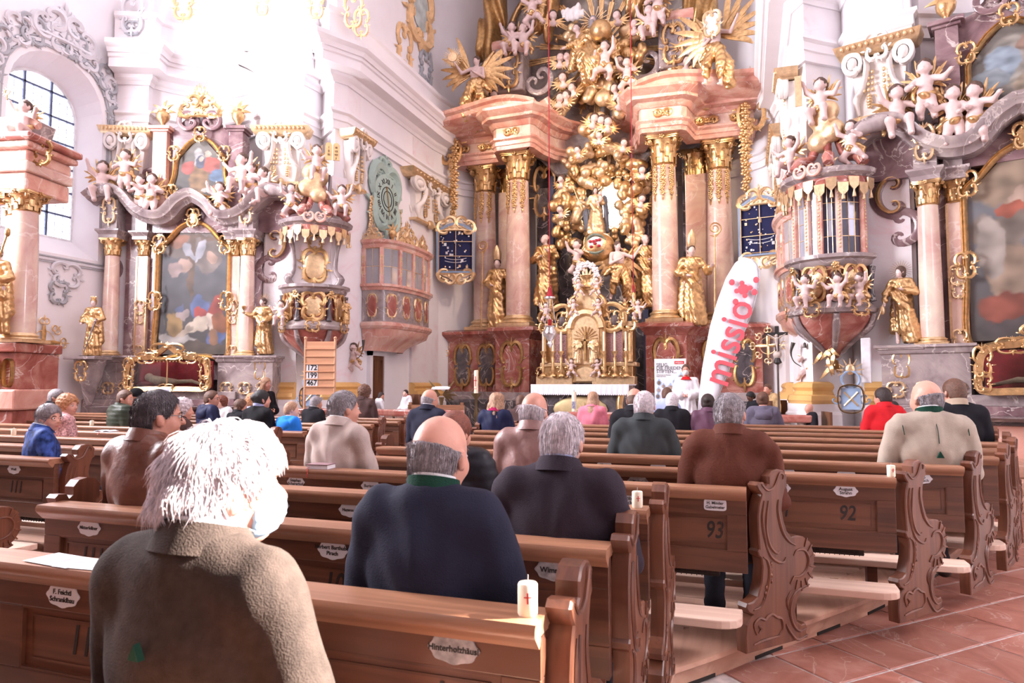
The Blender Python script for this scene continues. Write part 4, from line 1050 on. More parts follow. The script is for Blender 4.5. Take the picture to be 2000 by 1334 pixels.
    if puff:
        dsp = lambda X, Y_, Z: -.008 * np.abs(np.sin(Z * pi / .055)) + .003 * noise3(np.stack([X, Y_, Z], -1) * 30, 2)
    else:
        dsp = lambda X, Y_, Z: fold * noise3(np.stack([X * 14 + Z * 6, Y_ * 14, Z * 9 - np.abs(X) * 18], -1) * 1.6, ph) + .4 * fold * noise3(np.stack([X * 40, Y_ * 40, Z * 26 + X * 20], -1), ph + 2)
    n0 = np.array(neck)
    cutf = lambda X, Y_, Z: np.maximum(Z - nz + .35 * np.abs(Y_ - n0[1]) * 0, -( np.hypot((X - n0[0]) / 1.0, Y_ - n0[1] - .01) - .060 * s) - np.maximum(0, nz - .05 * s - Z) * 3)
    put('coat' if not skirt else 'robe', sdf_mesh('coat', J, res, .04, 0, dsp, cutf), coat, o)
    if legs and trousers:
        T = SDF()
        for q in (-1, 1): T.chain(LG(q), [.095 * s, .072 * s, .056 * s, .05 * s], .03)
        T.ell(V(0, .03, .02), np.array((.185 * wd, .15, .09)) * s)
        put('trousers', sdf_mesh('trousers', T, .03, .03, 0, lambda X, Y_, Z: .004 * noise3(np.stack([X, Y_, Z], -1) * 30, 5)), trousers, o)
        for q in (-1, 1):
            Sh = SDF().cap(V(q * .10, .12, zf + .015), V(q * .115, .32, zf + .005), .044 * s, .040 * s); put('shoe', sdf_mesh('shoe', Sh, .018, .02, 0, None, lambda X, Y_, Z: (-(seat - .002)) - Z), plain('shoe_leather', (.02, .018, .018), .35), o)
    if skirt:
        K = SDF(); K.ell(V(0, .06, .05), np.array((.24 * wd, .24, .12)) * s); K.cap(V(0, .2, .0), V(0, .26, -.36), .19 * s, .25 * s); put('robe_skirt', sdf_mesh('robe_skirt', K, res * 1.2, .04, 0, lambda X, Y_, Z: .010 * np.sin(X * 60 + 3 * np.sin(Z * 8))), coat, o)
    if shirt:
        m = MB(); band(m, (neck[0], neck[1] + .004, neck[2] + .046 * s), .066 * s, .068 * s, .0, .034 * s, .006, tilt=-.018 * s); m.build('shirt_collar', shirt, o, 60)
    if collar:
        m = MB(); band(m, (neck[0], neck[1] + .006, neck[2] + .016 * s), .084 * s, .080 * s, .0, .055 * s, .012, 118, 422, -.006, -.02 * s)
        if collar is not GREEN: band(m, (neck[0], neck[1] + .006, neck[2] + .072 * s), .082 * s, .076 * s, .0, -.055 * s, .010, 118, 422, .026, -.02 * s)
        m.build('collar', collar, o, 60)
    if hood:
        S = SDF(); S.ell(V(0, ly(-.10, .52), .53), np.array((.13, .06, .09)) * s); S.cap(V(-.10, ly(-.05, .57), .60), V(.10, ly(-.05, .57), .60), .045 * s); S.cap(V(-.10, -.04, .6), V(-.06, .06, .55), .035 * s); S.cap(V(.10, -.04, .6), V(.06, .06, .55), .035 * s)
        put('hood', sdf_mesh('hood', S, res, .03, 0, lambda X, Y_, Z: .006 * noise3(np.stack([X, Y_, Z], -1) * 40, 1)), hood, o)
    if hair:
        hm = hair_mesh(hair, .009 if strand else .011); h = put('hair', hm, None, o); h.matrix_local = H @ Matrix.Diagonal((s, s, s, 1))
        if not hm.materials: hm.materials.append(hairmat)
        h.material_slots[0].link = 'OBJECT'; h.material_slots[0].material = hairmat
        if strand:
            st = put('hair_strands', strands(hm, strand, sl, .0011, sum(map(ord, label)) % 100, .5 if hair in ('wild', 'curly') else .22, .5 if hair in ('wild', 'curly') else .2), hairmat, o, kind='stuff'); st.matrix_local = H @ Matrix.Diagonal((s, s, s, 1))
    face_extras(o, H, s, mask, glasses, eyes)
    if extra: extra(o, s, H)
    return o
BLK = cloth('black_wool', (.016, .015, .019)); NAVY = cloth('navy_wool', (.022, .023, .042)); DKT = cloth('dark_trousers', (.03, .03, .04)); DARKP = cloth('aubergine_wool', (.035, .026, .036))
LTH = plain('brown_leather', srgb(104, 62, 48), .38, 0, .2, 12, .3, 35); SUEDE = cloth('brown_suede', srgb(92, 52, 40), .75, .2, 90, .2); BEIGE = cloth('beige_tweed', srgb(190, 172, 164), .85, .3, 260); MAUVL = plain('mauve_brown_leather', srgb(140, 104, 98), .45, 0, .12, 12, .25, 35); LODEN = cloth('grey_loden', srgb(58, 48, 43), .95, .35, 280, .35, .2, 40); GREYJ = cloth('pale_grey_loden', srgb(174, 160, 146), .9, .3, 200); GREENJ = cloth('dark_green_tweed', srgb(62, 66, 68), .85, .3, 260); REDS = cloth('red_cotton', srgb(206, 36, 44), .7, .15, 100); PURP = cloth('plum_nylon', srgb(98, 66, 84), .5, .15, 60); PINKJ = cloth('pink_wool', srgb(226, 130, 148)); HOOD = cloth('slate_nylon', srgb(98, 92, 108), .6, .2, 60); BRNC = cloth('brown_coat', srgb(80, 60, 58)); WHT = cloth('white_linen', (.85, .83, .87), .8, .15, 80); LBLUE = cloth('pale_blue_shirt', srgb(170, 180, 220), .7); SHW = cloth('white_shirt', (.85, .84, .86), .7); BLUEH = cloth('bright_blue_fleece', srgb(44, 128, 232), .8); OLIVE = cloth('olive_puffer', srgb(56, 62, 52), .45, .1, 60); BLKP = cloth('black_puffer', (.02, .02, .026), .4, .1, 60); NAVYP = cloth('navy_parka', srgb(32, 36, 66), .6, .1, 60); FLOR = cloth('blue_floral', srgb(48, 70, 130), .7, .1, 60, .1, .85, 22); PATT = cloth('pink_patterned', srgb(196, 150, 150), .7, .1, 60, .1, .6, 60); GREEN = cloth('green_felt', srgb(28, 62, 50)); MAG = cloth('magenta_lining', srgb(160, 30, 80)); GOLDV = cloth('gold_vestment', srgb(196, 164, 120), .6, .2, 60, .1, .25, 30); BEIC = cloth('beige_cord', srgb(176, 156, 136)); KNIT = cloth('black_knit', (.015, .015, .017), .95, .6, 120)
def pr(k): return row(k) + .175
LRp = lambda j: 2.995 + .755 * j + .175
def arrow(o, s, H):   # loden back pleat with its felt arrowhead
    m = MB(); m.prism([(-.024, .40), (.024, .40), (.0, .445)], -.004, .01); a = m.build('felt_arrow', GREEN, o, None); a.location = (0, -.152 * s, .02)
    t = MB(); t.tube(spline([(0, -.098 * s, .60 * s), (0, -.128 * s, .55 * s), (0, -.142 * s, .47 * s)], 4), .0025, 4); t.build('back_seam', GREEN, o, 60)
    for q in (-1, 1):
        e = MB(); e.tube(spline([(q * .185 * s, -.03 * s, .628 * s), (q * .188 * s, -.072 * s, .60 * s), (q * .186 * s, -.108 * s, .52 * s)], 4), .003, 4); e.build('shoulder_piping', GREEN, o, 60)
def arrow0(o, s, H):
    m = MB(); m.prism([(-.013, .415), (.013, .415), (.0, .442)], -.003, .01); m.build('felt_arrow', GREEN, o, None, (0, -.150 * s, .045)); t = MB(); t.tube([(0, -.150 * s, .42), (0, -.156 * s, .2), (-.01, -.15 * s, .06)], [.002, .006, .008], 4); t.build('back_pleat', BLK, o, 60)
def people():
    P = person
    a = P('white-haired man in a brown loden jacket and mask in the foreground', 408, 838, row(-1) + .2, LODEN, 'wild', HW, SK1, DKT, -34, 0, -4, 1.06, .011, LODEN, SHW, mask=MASKM, eyes=True, strand=7000, sl=.036, extra=arrow0, fold=.008)
    P('man with a bald crown in a dark navy jacket with green collar', 848, 812, pr(0), NAVY, 'bald', HG, SK1, DKT, -8, 8, 0, 1.06, .012, GREEN, SHW, strand=2600, sl=.018, eyes=True)
    P('white-haired man in an aubergine jacket with pale blue shirt collar', 1092, 806, pr(1), DARKP, 'thin', HW, SK1, DKT, -4, 6, 0, 1.16, .013, DARKP, LBLUE, strand=2600, sl=.03)
    P('dark grey-haired man in a brown leather jacket with glasses', 292, 764, pr(1), LTH, 'short', HDG, SK2, DKT, -28, 2, -8, 1.08, .013, LTH, None, glasses=True, strand=2600, sl=.022, eyes=True)
    P('auburn-haired woman in a black quilted jacket behind the navy jacket', 884, 806, pr(2), BLKP, 'bob', HRD, SK1, DKT, -20, 8, 0, 1.0, .016, BLKP, None, puff=.02)
    P('grey-haired man in a beige tweed jacket in front of a hymn book', 664, 764, pr(3), BEIGE, 'short', HG, SK1, DKT, -30, 0, -6, 1.04, .014, BEIGE, SHW, strand=2200, sl=.02, eyes=True)
    P('bald man with white side hair in a mauve brown leather jacket', 1040, 766, pr(3), MAUVL, 'bald', HW, SK2, DKT, -10, 8, 0, 1.0, .014, MAUVL, None, strand=1800, sl=.03)
    P('thin-haired grey man in a brown suede jacket in pew 93', 1424, 767, pr(3), SUEDE, 'thin', HG, SK1, DKT, -12, 4, 0, 1.08, .014, SUEDE, None, glasses=True, strand=2000, sl=.016, eyes=True)
    P('balding man in a pale grey loden jacket in pew 74', 1812, 742, pr(5), GREYJ, 'bald', HG, SK1, DKT, 22, 2, 8, 1.12, .015, GREEN, SHW, strand=1400, sl=.016, extra=arrow)
    P('white-haired man in a dark green tweed suit', 1257, 765, pr(5), GREENJ, 'short', HW, SK1, DKT, -6, 6, 0, 1.1, .016, GREENJ, None, strand=1600, sl=.022)
    P('man in a dark jacket with beige corduroy collar', 1866, 740, pr(8), BLK, 'short', HB, SK1, DKT, 18, 2, 6, 1.05, .017, BEIC, None)
    P('young man with dark hair in a red shirt', 1726, 757, pr(10), REDS, 'short', HDB, SK1, DKT, 25, 2, 10, 1.0, .018, REDS, None)
    P('dark-haired person half hidden behind the red shirt', 1746, 784, pr(11), BLK, 'short', HBK, SK2, DKT, 0, 0, 0, .85, .02, BLK, None)
    P('balding man in a black suit behind the green tweed suit', 1238, 758, pr(7), BLK, 'bald', HB, SK2, DKT, 0, 10, 0, 1.0, .018, BLK, SHW)
    P('white-haired man in a black suit in front of the green tweed suit', 1312, 767, pr(9), BLK, 'short', HW, SK1, DKT, -8, 6, 0, 1.05, .018, BLK, SHW)
    P('dark-haired woman with a hair clip in a plum jacket', 1382, 770, pr(9), PURP, 'bun', HDB, SK1, DKT, -5, 12, 0, .95, .018, PURP, None)
    P('woman with long light brown hair in a pink jacket', 1157, 766, pr(11), PINKJ, 'long', HBL, SK1, DKT, 0, 15, 0, .95, .019, PINKJ, None)
    P('woman with a brown bun in a slate grey hooded jacket', 1490, 766, pr(11), HOOD, 'bun', HB, SK1, DKT, -10, 6, 0, 1.05, .019, None, None, hood=HOOD)
    P('woman with long curly hair in a navy jacket with magenta lining', 968, 768, pr(8), NAVYP, 'longcurly', HBL, SK1, DKT, 0, 12, 0, 1.0, .018, MAG, None)
    P('brown-coated person behind the mauve leather jacket', 1016, 772, pr(10), BRNC, 'short', HB, SK1, DKT, 0, 10, 0, 1.05, .02, BRNC, None)
    P('balding man in a navy suit left of the aisle candle stand', 836, 760, pr(7), NAVY, 'bald', HG, SK1, DKT, -20, 4, -5, 1.05, .018, NAVY, SHW)
    P('person in a pale shirt beside the portrait poster', 1302, 757, 11.0, LBLUE, 'short', HB, SK1, DKT, 0, 8, 0, .9, .02, LBLUE, None)
    # left-hand block
    P('elderly grey-haired person in black under the hymn board', 614, 774, LRp(7), BLK, 'short', HG, SK1, DKT, -15, 0, -8, 1.0, .02, BLK, SHW)
    P('woman with brown curls in a dark brown coat', 709, 753, LRp(9), BRNC, 'curly', HB, SK1, DKT, 5, 0, 0, 1.0, .02, BRNC, None)
    P('boy with short blond hair in a bright blue hooded top', 565, 785, LRp(5), BLUEH, 'short', HBL, SK4, DKT, -35, 2, -10, .92, .018, None, None, hood=BLUEH)
    P('woman with a dark bun in a black knitted top', 506, 762, LRp(5), KNIT, 'bun', HBK, SK1, DKT, -30, 0, -8, 1.0, .018, None, LBLUE)
    P('smiling auburn woman in a white blouse facing the camera', 437, 774, LRp(8), SHW, 'curly', HRD, SK4, DKT, 0, 0, 165, .95, .016, None, None, eyes=True)
    P('child with a dark brown bob in a dark jacket', 466, 780, LRp(6), BLK, 'bob', HB, SK1, DKT, -40, 8, -10, .9, .02, BLK, None)
    P('woman with blond curls in a grey top behind the black knit', 490, 770, LRp(7), LBLUE, 'curly', HGI, SK1, DKT, 0, 5, 0, .95, .02, None, None)
    P('man with glasses in a navy hooded parka', 408, 763, LRp(6), NAVYP, 'short', HB, SK1, DKT, -45, 0, -20, 1.1, .018, None, None, hood=NAVYP, glasses=True, eyes=True)
    P('elderly woman with white permed curls in a charcoal coat', 350, 780, LRp(3), BRNC, 'curly', HW, SK1, DKT, -35, 4, -15, 1.0, .016, BRNC, None, strand=900, sl=.02)
    P('man with receding brown hair in an olive quilted jacket', 238, 762, LRp(5), OLIVE, 'short', HB, SK1, DKT, -50, 4, -20, 1.05, .017, OLIVE, None, puff=.02, eyes=True)
    P('person in a black knitted cap beside the olive jacket', 262, 760, LRp(6), BLK, 'beanie', KNIT, SK1, DKT, -20, 5, 0, .9, .02, BLK, None)
    P('grey-haired woman with glasses in a blue floral blouse', 84, 790, LRp(1), FLOR, 'bob', HG, SK1, DKT, -60, 4, -25, 1.0, .015, FLOR, SHW, glasses=True, strand=1200, sl=.03, eyes=True)
    P('woman with ginger curls in a pink patterned blouse', 124, 772, LRp(3), PATT, 'curly', HGI, SK1, DKT, -60, 2, -20, .98, .016, None, None, strand=900, sl=.02, eyes=True)
    P('grey-haired man in a dark coat beyond the ginger curls', 104, 760, LRp(5), BLK, 'short', HG, SK1, DKT, -45, 0, -15, 1.0, .018, BLK, None, glasses=True)
    # choir: servers and clergy
    P('altar girl with long dark hair in a white robe', 742, 766, 12.6, WHT, 'long', HDB, SK1, None, -60, 8, -40, .9, .02, None, None, skirt=True, base=.35, legs=False)
    P('altar boy in white with a red collar facing the pews', 794, 767, 13.6, WHT, 'short', HDB, SK4, None, 0, 0, 165, .88, .018, REDS, None, skirt=True, base=.40, eyes=True, legs=False)
    P('seated priest in a gold vestment beside the processional cross', 1501, 750, 13.2, GOLDV, 'short', HB, SK2, None, 0, 4, 150, 1.0, .018, None, SHW, skirt=True, base=.35, eyes=True, legs=False)
    P('bowed dark-skinned man in black beside the seated priest', 1470, 765, 12.6, BLK, 'short', HBK, SK3, DKT, 0, 35, 120, 1.0, .019, None, SHW, base=.30)
    P('seated person in a black robe below the corner pulpit', 1584, 788, 11.6, BLK, None, HBK, SK1, None, 0, 10, 100, 1.0, .02, None, None, skirt=True, base=.20, legs=False)
people()
CHW = wood('choir_chair_wood', srgb(120, 78, 52), srgb(84, 52, 36), .8, .4, 2)
for px, Y, base, rz, lab in ((742, 12.6, .30, -40, 'wooden chair under the altar girl'), (794, 13.6, .30, 165, 'wooden chair under the altar boy'), (1501, 13.2, .30, 150, 'wooden chair under the seated priest'), (1470, 12.6, .30, 120, 'wooden chair under the bowed man'), (1584, 11.6, .0, 100, 'wooden chair under the black-robed person')):
    c = thing('choir_chair', lab, 'chair', (onY(px, 760, Y).x, Y, base), rz, 'choir chairs'); h = {12.6: .48, 13.6: .54, 13.2: .48, 11.6: .64}[Y]; MB().b6(-.22, .22, -.2, .24, h - .04, h).build('seat', CHW, c, None); MB().b6(-.22, .22, -.24, -.2, h, h + .45).build('backrest', CHW, c, None)
    for a in (-.19, .19):
        for b in (-.17, .2): MB().b6(a - .02, a + .02, b - .02, b + .02, 0, h - .04).build('leg', CHW, c, None)
def stander(label, px, py, Y, coat, hair, hairmat, skinm, face, floor_z, robe=True, mask=None, collar=None, yaw=0):
    p = onY(px, py, Y); s = (p.z - floor_z) / 1.70
    o = thing('person', label, 'person', (p.x, Y, floor_z), face, 'people standing in the choir'); V = lambda x, y, z: (x * s, y * s, z * s)
    H = Matrix.Translation(V(0, .03, 1.585)) @ euler(-4, 0, yaw); B = SDF()
    B.ell(V(0, 0, 1.22), np.array((.17, .11, .2)) * s); B.cap(V(-.15, 0, 1.38), V(.15, 0, 1.38), .05 * s); B.ell(V(0, 0, .98), np.array((.15, .11, .14)) * s)
    for q in (-1, 1):
        B.chain([V(q * .18, 0, 1.36), V(q * .23, .02, 1.1), V(q * .07, .20, 1.06)], [.045 * s, .04 * s, .028 * s]); B.chain([V(q * .09, 0, .92), V(q * .09, .02, .5), V(q * .09, -.02, .08)], [.08 * s, .055 * s, .04 * s]); B.cap(V(q * .09, -.02, .05), V(q * .1, .14, .04), .04 * s, .03 * s)
        w = Vector(V(q * .07, .20, 1.06))
        for j in range(4): B.cap(w + Vector(V(-q * .01, .01, .02 - .018 * j)), w + Vector(V(-q * .07, .03, .015 - .018 * j)), .010 * s, .008 * s, .003)
        B.cap(w, w + Vector(V(-q * .03, -.01, .04)), .011 * s, .009 * s, .005)
    B.chain([V(0, 0, 1.42), tuple(H @ Vector((0, -.015, -.05)))], [.055 * s, .05 * s]); head_prims(B, H, s)
    put('body', sdf_mesh('body', B, .014, .025), skinm, o)
    J = SDF(); J.ell(V(0, 0, 1.22), np.array((.19, .135, .22)) * s); J.cap(V(-.155, 0, 1.37), V(.155, 0, 1.37), .07 * s); J.cap(V(0, 0, 1.0), V(0, .0, .14), .17 * s, (.27 if robe else .2) * s)
    for q in (-1, 1): J.chain([V(q * .18, 0, 1.36), V(q * .24, .02, 1.08), V(q * .11, .17, 1.05)], [.065 * s, .075 * s, .085 * s])
    put('robe', sdf_mesh('robe', J, .018, .04, 0, lambda X, Y_, Z: np.clip(1.2 - Z, 0, 1) * .018 * np.sin(np.arctan2(Y_, X) * 13 + 2 * np.sin(Z * 5)), lambda X, Y_, Z: np.maximum(Z - 1.435 * s, .03 - Z)), coat, o)
    if collar: m = MB(); band(m, V(0, .008, 1.405), .085 * s, .08 * s, 0, .04 * s, .01, flare=-.012); band(m, V(0, .008, 1.44), .078 * s, .074 * s, 0, -.05, .008, flare=.05); m.build('collar', collar, o, 60)
    h = put('hair', hair_mesh(hair, .011), None, o); h.matrix_local = H @ Matrix.Diagonal((s, s, s, 1)); h.material_slots[0].link = 'OBJECT'; h.material_slots[0].material = hairmat
    face_extras(o, H, s, mask, False, True); return o
stander('standing server in a white alb with red collar and white mask', 1340, 712, 12.4, WHT, 'short', HB, SK1, 178, .45, True, FFPM, REDS)
stander('standing woman with long blond hair in a black dress', 518, 738, 10.75, BLK, 'long', HBL, SK1, -95, .02, True)
# ================================================================ carved figures
def _mould(s, path, prof, closed=False):
    # sweep prof (offset along the in-plane normal, y) along a path in the x,z plane
    P = np.asarray([(p[0], p[-1]) for p in path], float); n = len(P)
    t = np.gradient(P, axis=0) if not closed else np.roll(P, -1, 0) - np.roll(P, 1, 0)
    t /= np.linalg.norm(t, axis=1)[:, None] + 1e-12; nr = np.stack([-t[:, 1], t[:, 0]], 1); k = len(prof); v = []
    for i in range(n):
        for o, y in prof: v.append((P[i][0] + nr[i][0] * o, y, P[i][1] + nr[i][1] * o))
    f = []
    for i in range(n if closed else n - 1):
        i2 = (i + 1) % n
        for j in range(k): f.append((i * k + j, i * k + (j + 1) % k, i2 * k + (j + 1) % k, i2 * k + j))
    if not closed: f += [tuple(range(k)), tuple(range((n - 1) * k, n * k))[::-1]]
    return s.add(v, f)
MB.mould = _mould
def wing_mb(L, side=1, n=7, droop=0.0):
    mb = MB()
    for row_, (m, l0, w) in enumerate(((n, 1.0, .085), (n - 1, .62, .07), (n - 2, .36, .06))):
        for i in range(m):
            t = i / (m - 1); a = R(78 - 118 * t - droop); l = L * l0 * (1 - .45 * t)
            p0 = (side * L * .08 * (1 - t), 0, L * .06 * (1 - t)); P = []
            for u in np.linspace(0, 1, 6): P.append((p0[0] + side * (math.cos(a) * l * u + L * .25 * t * math.sin(u * 2)), -.02 * L - .03 * L * row_ + .10 * L * u * u, p0[2] + math.sin(a) * l * u + .16 * L * math.sin(u * 1.6) * (1 - t)))
            mb.tube(P, [w * L * .6, w * L, w * L, w * L * .75, w * L * .2], 5, .28)
    mb.tube(spline([(0, -.03 * L, 0), (side * L * .2, -.05 * L, L * .28), (side * L * .42, 0, L * .62)], 4), [.06 * L, .07 * L, .03 * L], 6); return mb
def figure_meshes(key, arms, head=(0, 0), skirt=.2, robe=True, legs=None, res=.026, fold=.022, cloak=True, belly=0.0, lean=0.0, hair='bob', torso_bare=False, folds=9, extra_robe=None, twist=0.0):
    B = SDF(); hc = Vector((lean * .9, -.03, 1.585)); H = Matrix.Translation(hc) @ euler(-head[1], 0, 180 + head[0])
    lx = lambda z: lean * max(0, (z - .9) / .7)
    B.chain([(lx(1.4), 0, 1.42), tuple(H @ Vector((0, -.015, -.05)))], [.055, .05]); head_prims(B, H, 1.0)
    tr = lambda S, g: (S.ell((lx(1.25), 0, 1.25), (.155 + g, .105 + g, .19 + g)), S.ell((0, .01, 1.0), (.14 + g, .11 + g, .16 + g)), S.cap((lx(1.38) - .14, 0, 1.385), (lx(1.38) + .14, 0, 1.385), .05 + g))
    tr(B, 0)
    for (q, a) in zip((-1, 1), arms):
        s0 = (lx(1.38) + q * .175, 0, 1.37); B.chain([s0, a[0], a[1]], [.05, .042, .03]); w = Vector(a[1]); d = (w - Vector(a[0])).normalized(); B.cap(w, w + d * .06, .028, .03, .01)
        n_ = d.cross(Vector((0, 0, 1))); n_ = n_.normalized() if n_.length > .1 else Vector((1, 0, 0))
        for j in range(4): B.cap(w + d * .06 + n_ * .016 * (j - 1.5), w + d * .12 + n_ * .02 * (j - 1.5), .011, .009, .004)
        B.cap(w + d * .02, w + d * .06 + n_ * .05, .012, .01, .005)
    LG = legs or [[(-.09, 0, .92), (-.09, .04, .5), (-.09, 0, .08)], [(.09, 0, .92), (.11, .05, .5), (.12, .02, .08)]]
    for c in LG: B.chain(c, [.08, .055, .042]); e = Vector(c[2]); B.cap(e + Vector((0, 0, -.03)), e + Vector((.02, -.13, -.04)), .036, .03)
    body = sdf_mesh(key + '_body', B, res * .72, .025)
    out = {'body': body}
    if robe:
        J = SDF()
        if not torso_bare:
            tr(J, .022)
            for (q, a) in zip((-1, 1), arms): J.chain([(lx(1.38) + q * .17, 0, 1.37), a[0], tuple(Vector(a[0]).lerp(Vector(a[1]), .8))], [.07, .072, .07])
        else: J.ell((lx(1.2) + .05, 0, 1.02), (.17, .14, .12)); J.cap((-.14, -.02, 1.0), (lx(1.4) + .16, .02, 1.38), .05)
        if legs:
            for c in LG: J.chain([c[0], c[1], tuple(Vector(c[1]).lerp(Vector(c[2]), .55))], [.12, .1, .085])
            J.ell((0, .03, .93), (.19, .16, .13))
        else: J.cap((0, 0, 1.0), (twist * .1, 0, .12), .145, skirt); J.cap((0, 0, .9), (.05, -.06, .35), .13, skirt * .8)
        if cloak: J.cap((lx(1.3) - .12, .09, 1.34), (-.17, .10, .35), .07, .11); J.cap((lx(1.3) + .12, .09, 1.34), (.16, .10, .45), .07, .10); J.chain([(-.16, -.1, 1.12), (.02, -.16, .86), (.19, -.06, .72)], [.06, .075, .06])
        for e in (extra_robe or []): J.chain(e[0], e[1])
        def dsp(X, Y, Z):
            th = np.arctan2(Y, X - lx(1.0)); dn = np.clip((1.25 - Z) / 1.1, 0.12, 1)
            return fold * dn * np.sin(folds * th + 3.2 * np.sin(2.2 * Z + 1.3 * X) + twist) + .35 * fold * np.sin(46 * Z + 26 * X + 6 * np.sin(12 * X))
        out['robe'] = sdf_mesh(key + '_robe', J, res, .045, 0, dsp, lambda X, Y, Z: np.maximum(.03 - Z, Z - 1.46) if not legs else Z - 1.47)
    S, d, c = hair_sdf(hair); out['hair'] = hair_mesh(hair, .013); out['H'] = H; return out
_fig = {}
def statue(label, kind, loc, rz, height, parent=None, mats=None, name='statue', group=None, sx=1):
    if kind not in _fig: _fig[kind] = figure_meshes(kind, **FIG[kind])
    f = _fig[kind]; m = {'body': FLESH, 'robe': GOLD, 'hair': BROWNHAIR}; m.update(mats or {}); k = height / 1.70
    o = thing(name, label, 'statue', loc, rz, group, parent, s=(k * sx, k, k))
    for p in ('body', 'robe', 'hair'):
        if p in f:
            q = put(p, f[p], None, o)
            if not f[p].materials: f[p].materials.append(m[p])
            q.material_slots[0].link = 'OBJECT'; q.material_slots[0].material = m[p]
            if p == 'hair': q.matrix_local = f['H']
    return o
FIG = {
    'lady': dict(arms=[((-.27, -.04, 1.12), (-.22, -.2, .98)), ((.27, .0, 1.12), (.20, -.16, 1.05))], head=(20, 6), skirt=.22, hair='bun', folds=11),
    'chalice': dict(arms=[((-.30, -.06, 1.16), (-.46, -.16, 1.22)), ((.27, .0, 1.12), (.10, -.2, 1.0))], head=(-35, 0), skirt=.23, hair='bun', folds=11, twist=1),
    'soldier': dict(arms=[((-.29, -.02, 1.12), (-.30, -.16, .92)), ((.28, -.04, 1.12), (.06, -.18, 1.18))], head=(-40, 0), skirt=.2, legs=None, hair='bob', folds=8, twist=2),
    'bishop': dict(arms=[((-.28, -.06, 1.12), (-.10, -.2, 1.05)), ((.32, -.06, 1.12), (.36, -.2, 1.2))], head=(12, 10), skirt=.26, hair='short', folds=7, fold=.03, twist=.5),
    'monk': dict(arms=[((-.28, -.06, 1.10), (-.05, -.2, 1.15)), ((.30, -.08, 1.15), (.20, -.28, 1.25))], head=(-25, -15), skirt=.27, hair='bald', folds=6, fold=.035),
    'monk2': dict(arms=[((-.34, -.10, 1.2), (-.52, -.24, 1.32)), ((.28, -.04, 1.12), (.12, -.2, 1.1))], head=(30, -15), skirt=.27, hair='bald', folds=6, fold=.035, twist=1.5),
    'angel': dict(arms=[((-.34, -.02, 1.28), (-.50, -.10, 1.52)), ((.26, -.06, 1.12), (.06, -.17, 1.2))], head=(-35, 15), torso_bare=True, hair='short', cloak=False, legs=[[(-.09, 0, .92), (-.14, -.14, .52), (-.10, -.02, .12)], [(.09, 0, .92), (.18, -.16, .60), (.26, -.0, .22)]], fold=.03, lean=.08, extra_robe=[([(0, 0, .95), (-.22, .05, .55), (-.28, .08, .15)], [.16, .16, .13]), ([(.2, .05, 1.0), (.38, .1, .85)], [.09, .05])]),
    'god': dict(arms=[((-.36, -.08, 1.12), (-.62, -.16, 1.0)), ((.34, -.06, 1.2), (.24, -.24, 1.3))], head=(5, -6), hair='long', legs=[[(-.1, 0, .92), (-.24, -.28, .72), (-.22, -.12, .22)], [(.1, 0, .92), (.26, -.3, .74), (.28, -.1, .25)]], fold=.035, extra_robe=[([(0, -.1, .85), (.02, -.22, .5), (-.05, -.2, .2)], [.2, .24, .16]), ([(-.2, 0, 1.2), (-.4, 0, .9), (-.5, .05, .6)], [.1, .14, .1]), ([(.2, 0, 1.2), (.42, .02, 1.0), (.5, .05, .7)], [.1, .14, .1])]),
    'madonna': dict(arms=[((-.30, -.06, 1.12), (-.40, -.2, 1.15)), ((.25, -.04, 1.12), (.12, -.2, 1.15))], head=(8, 4), skirt=.34, hair='long', folds=6, fold=.02),
}
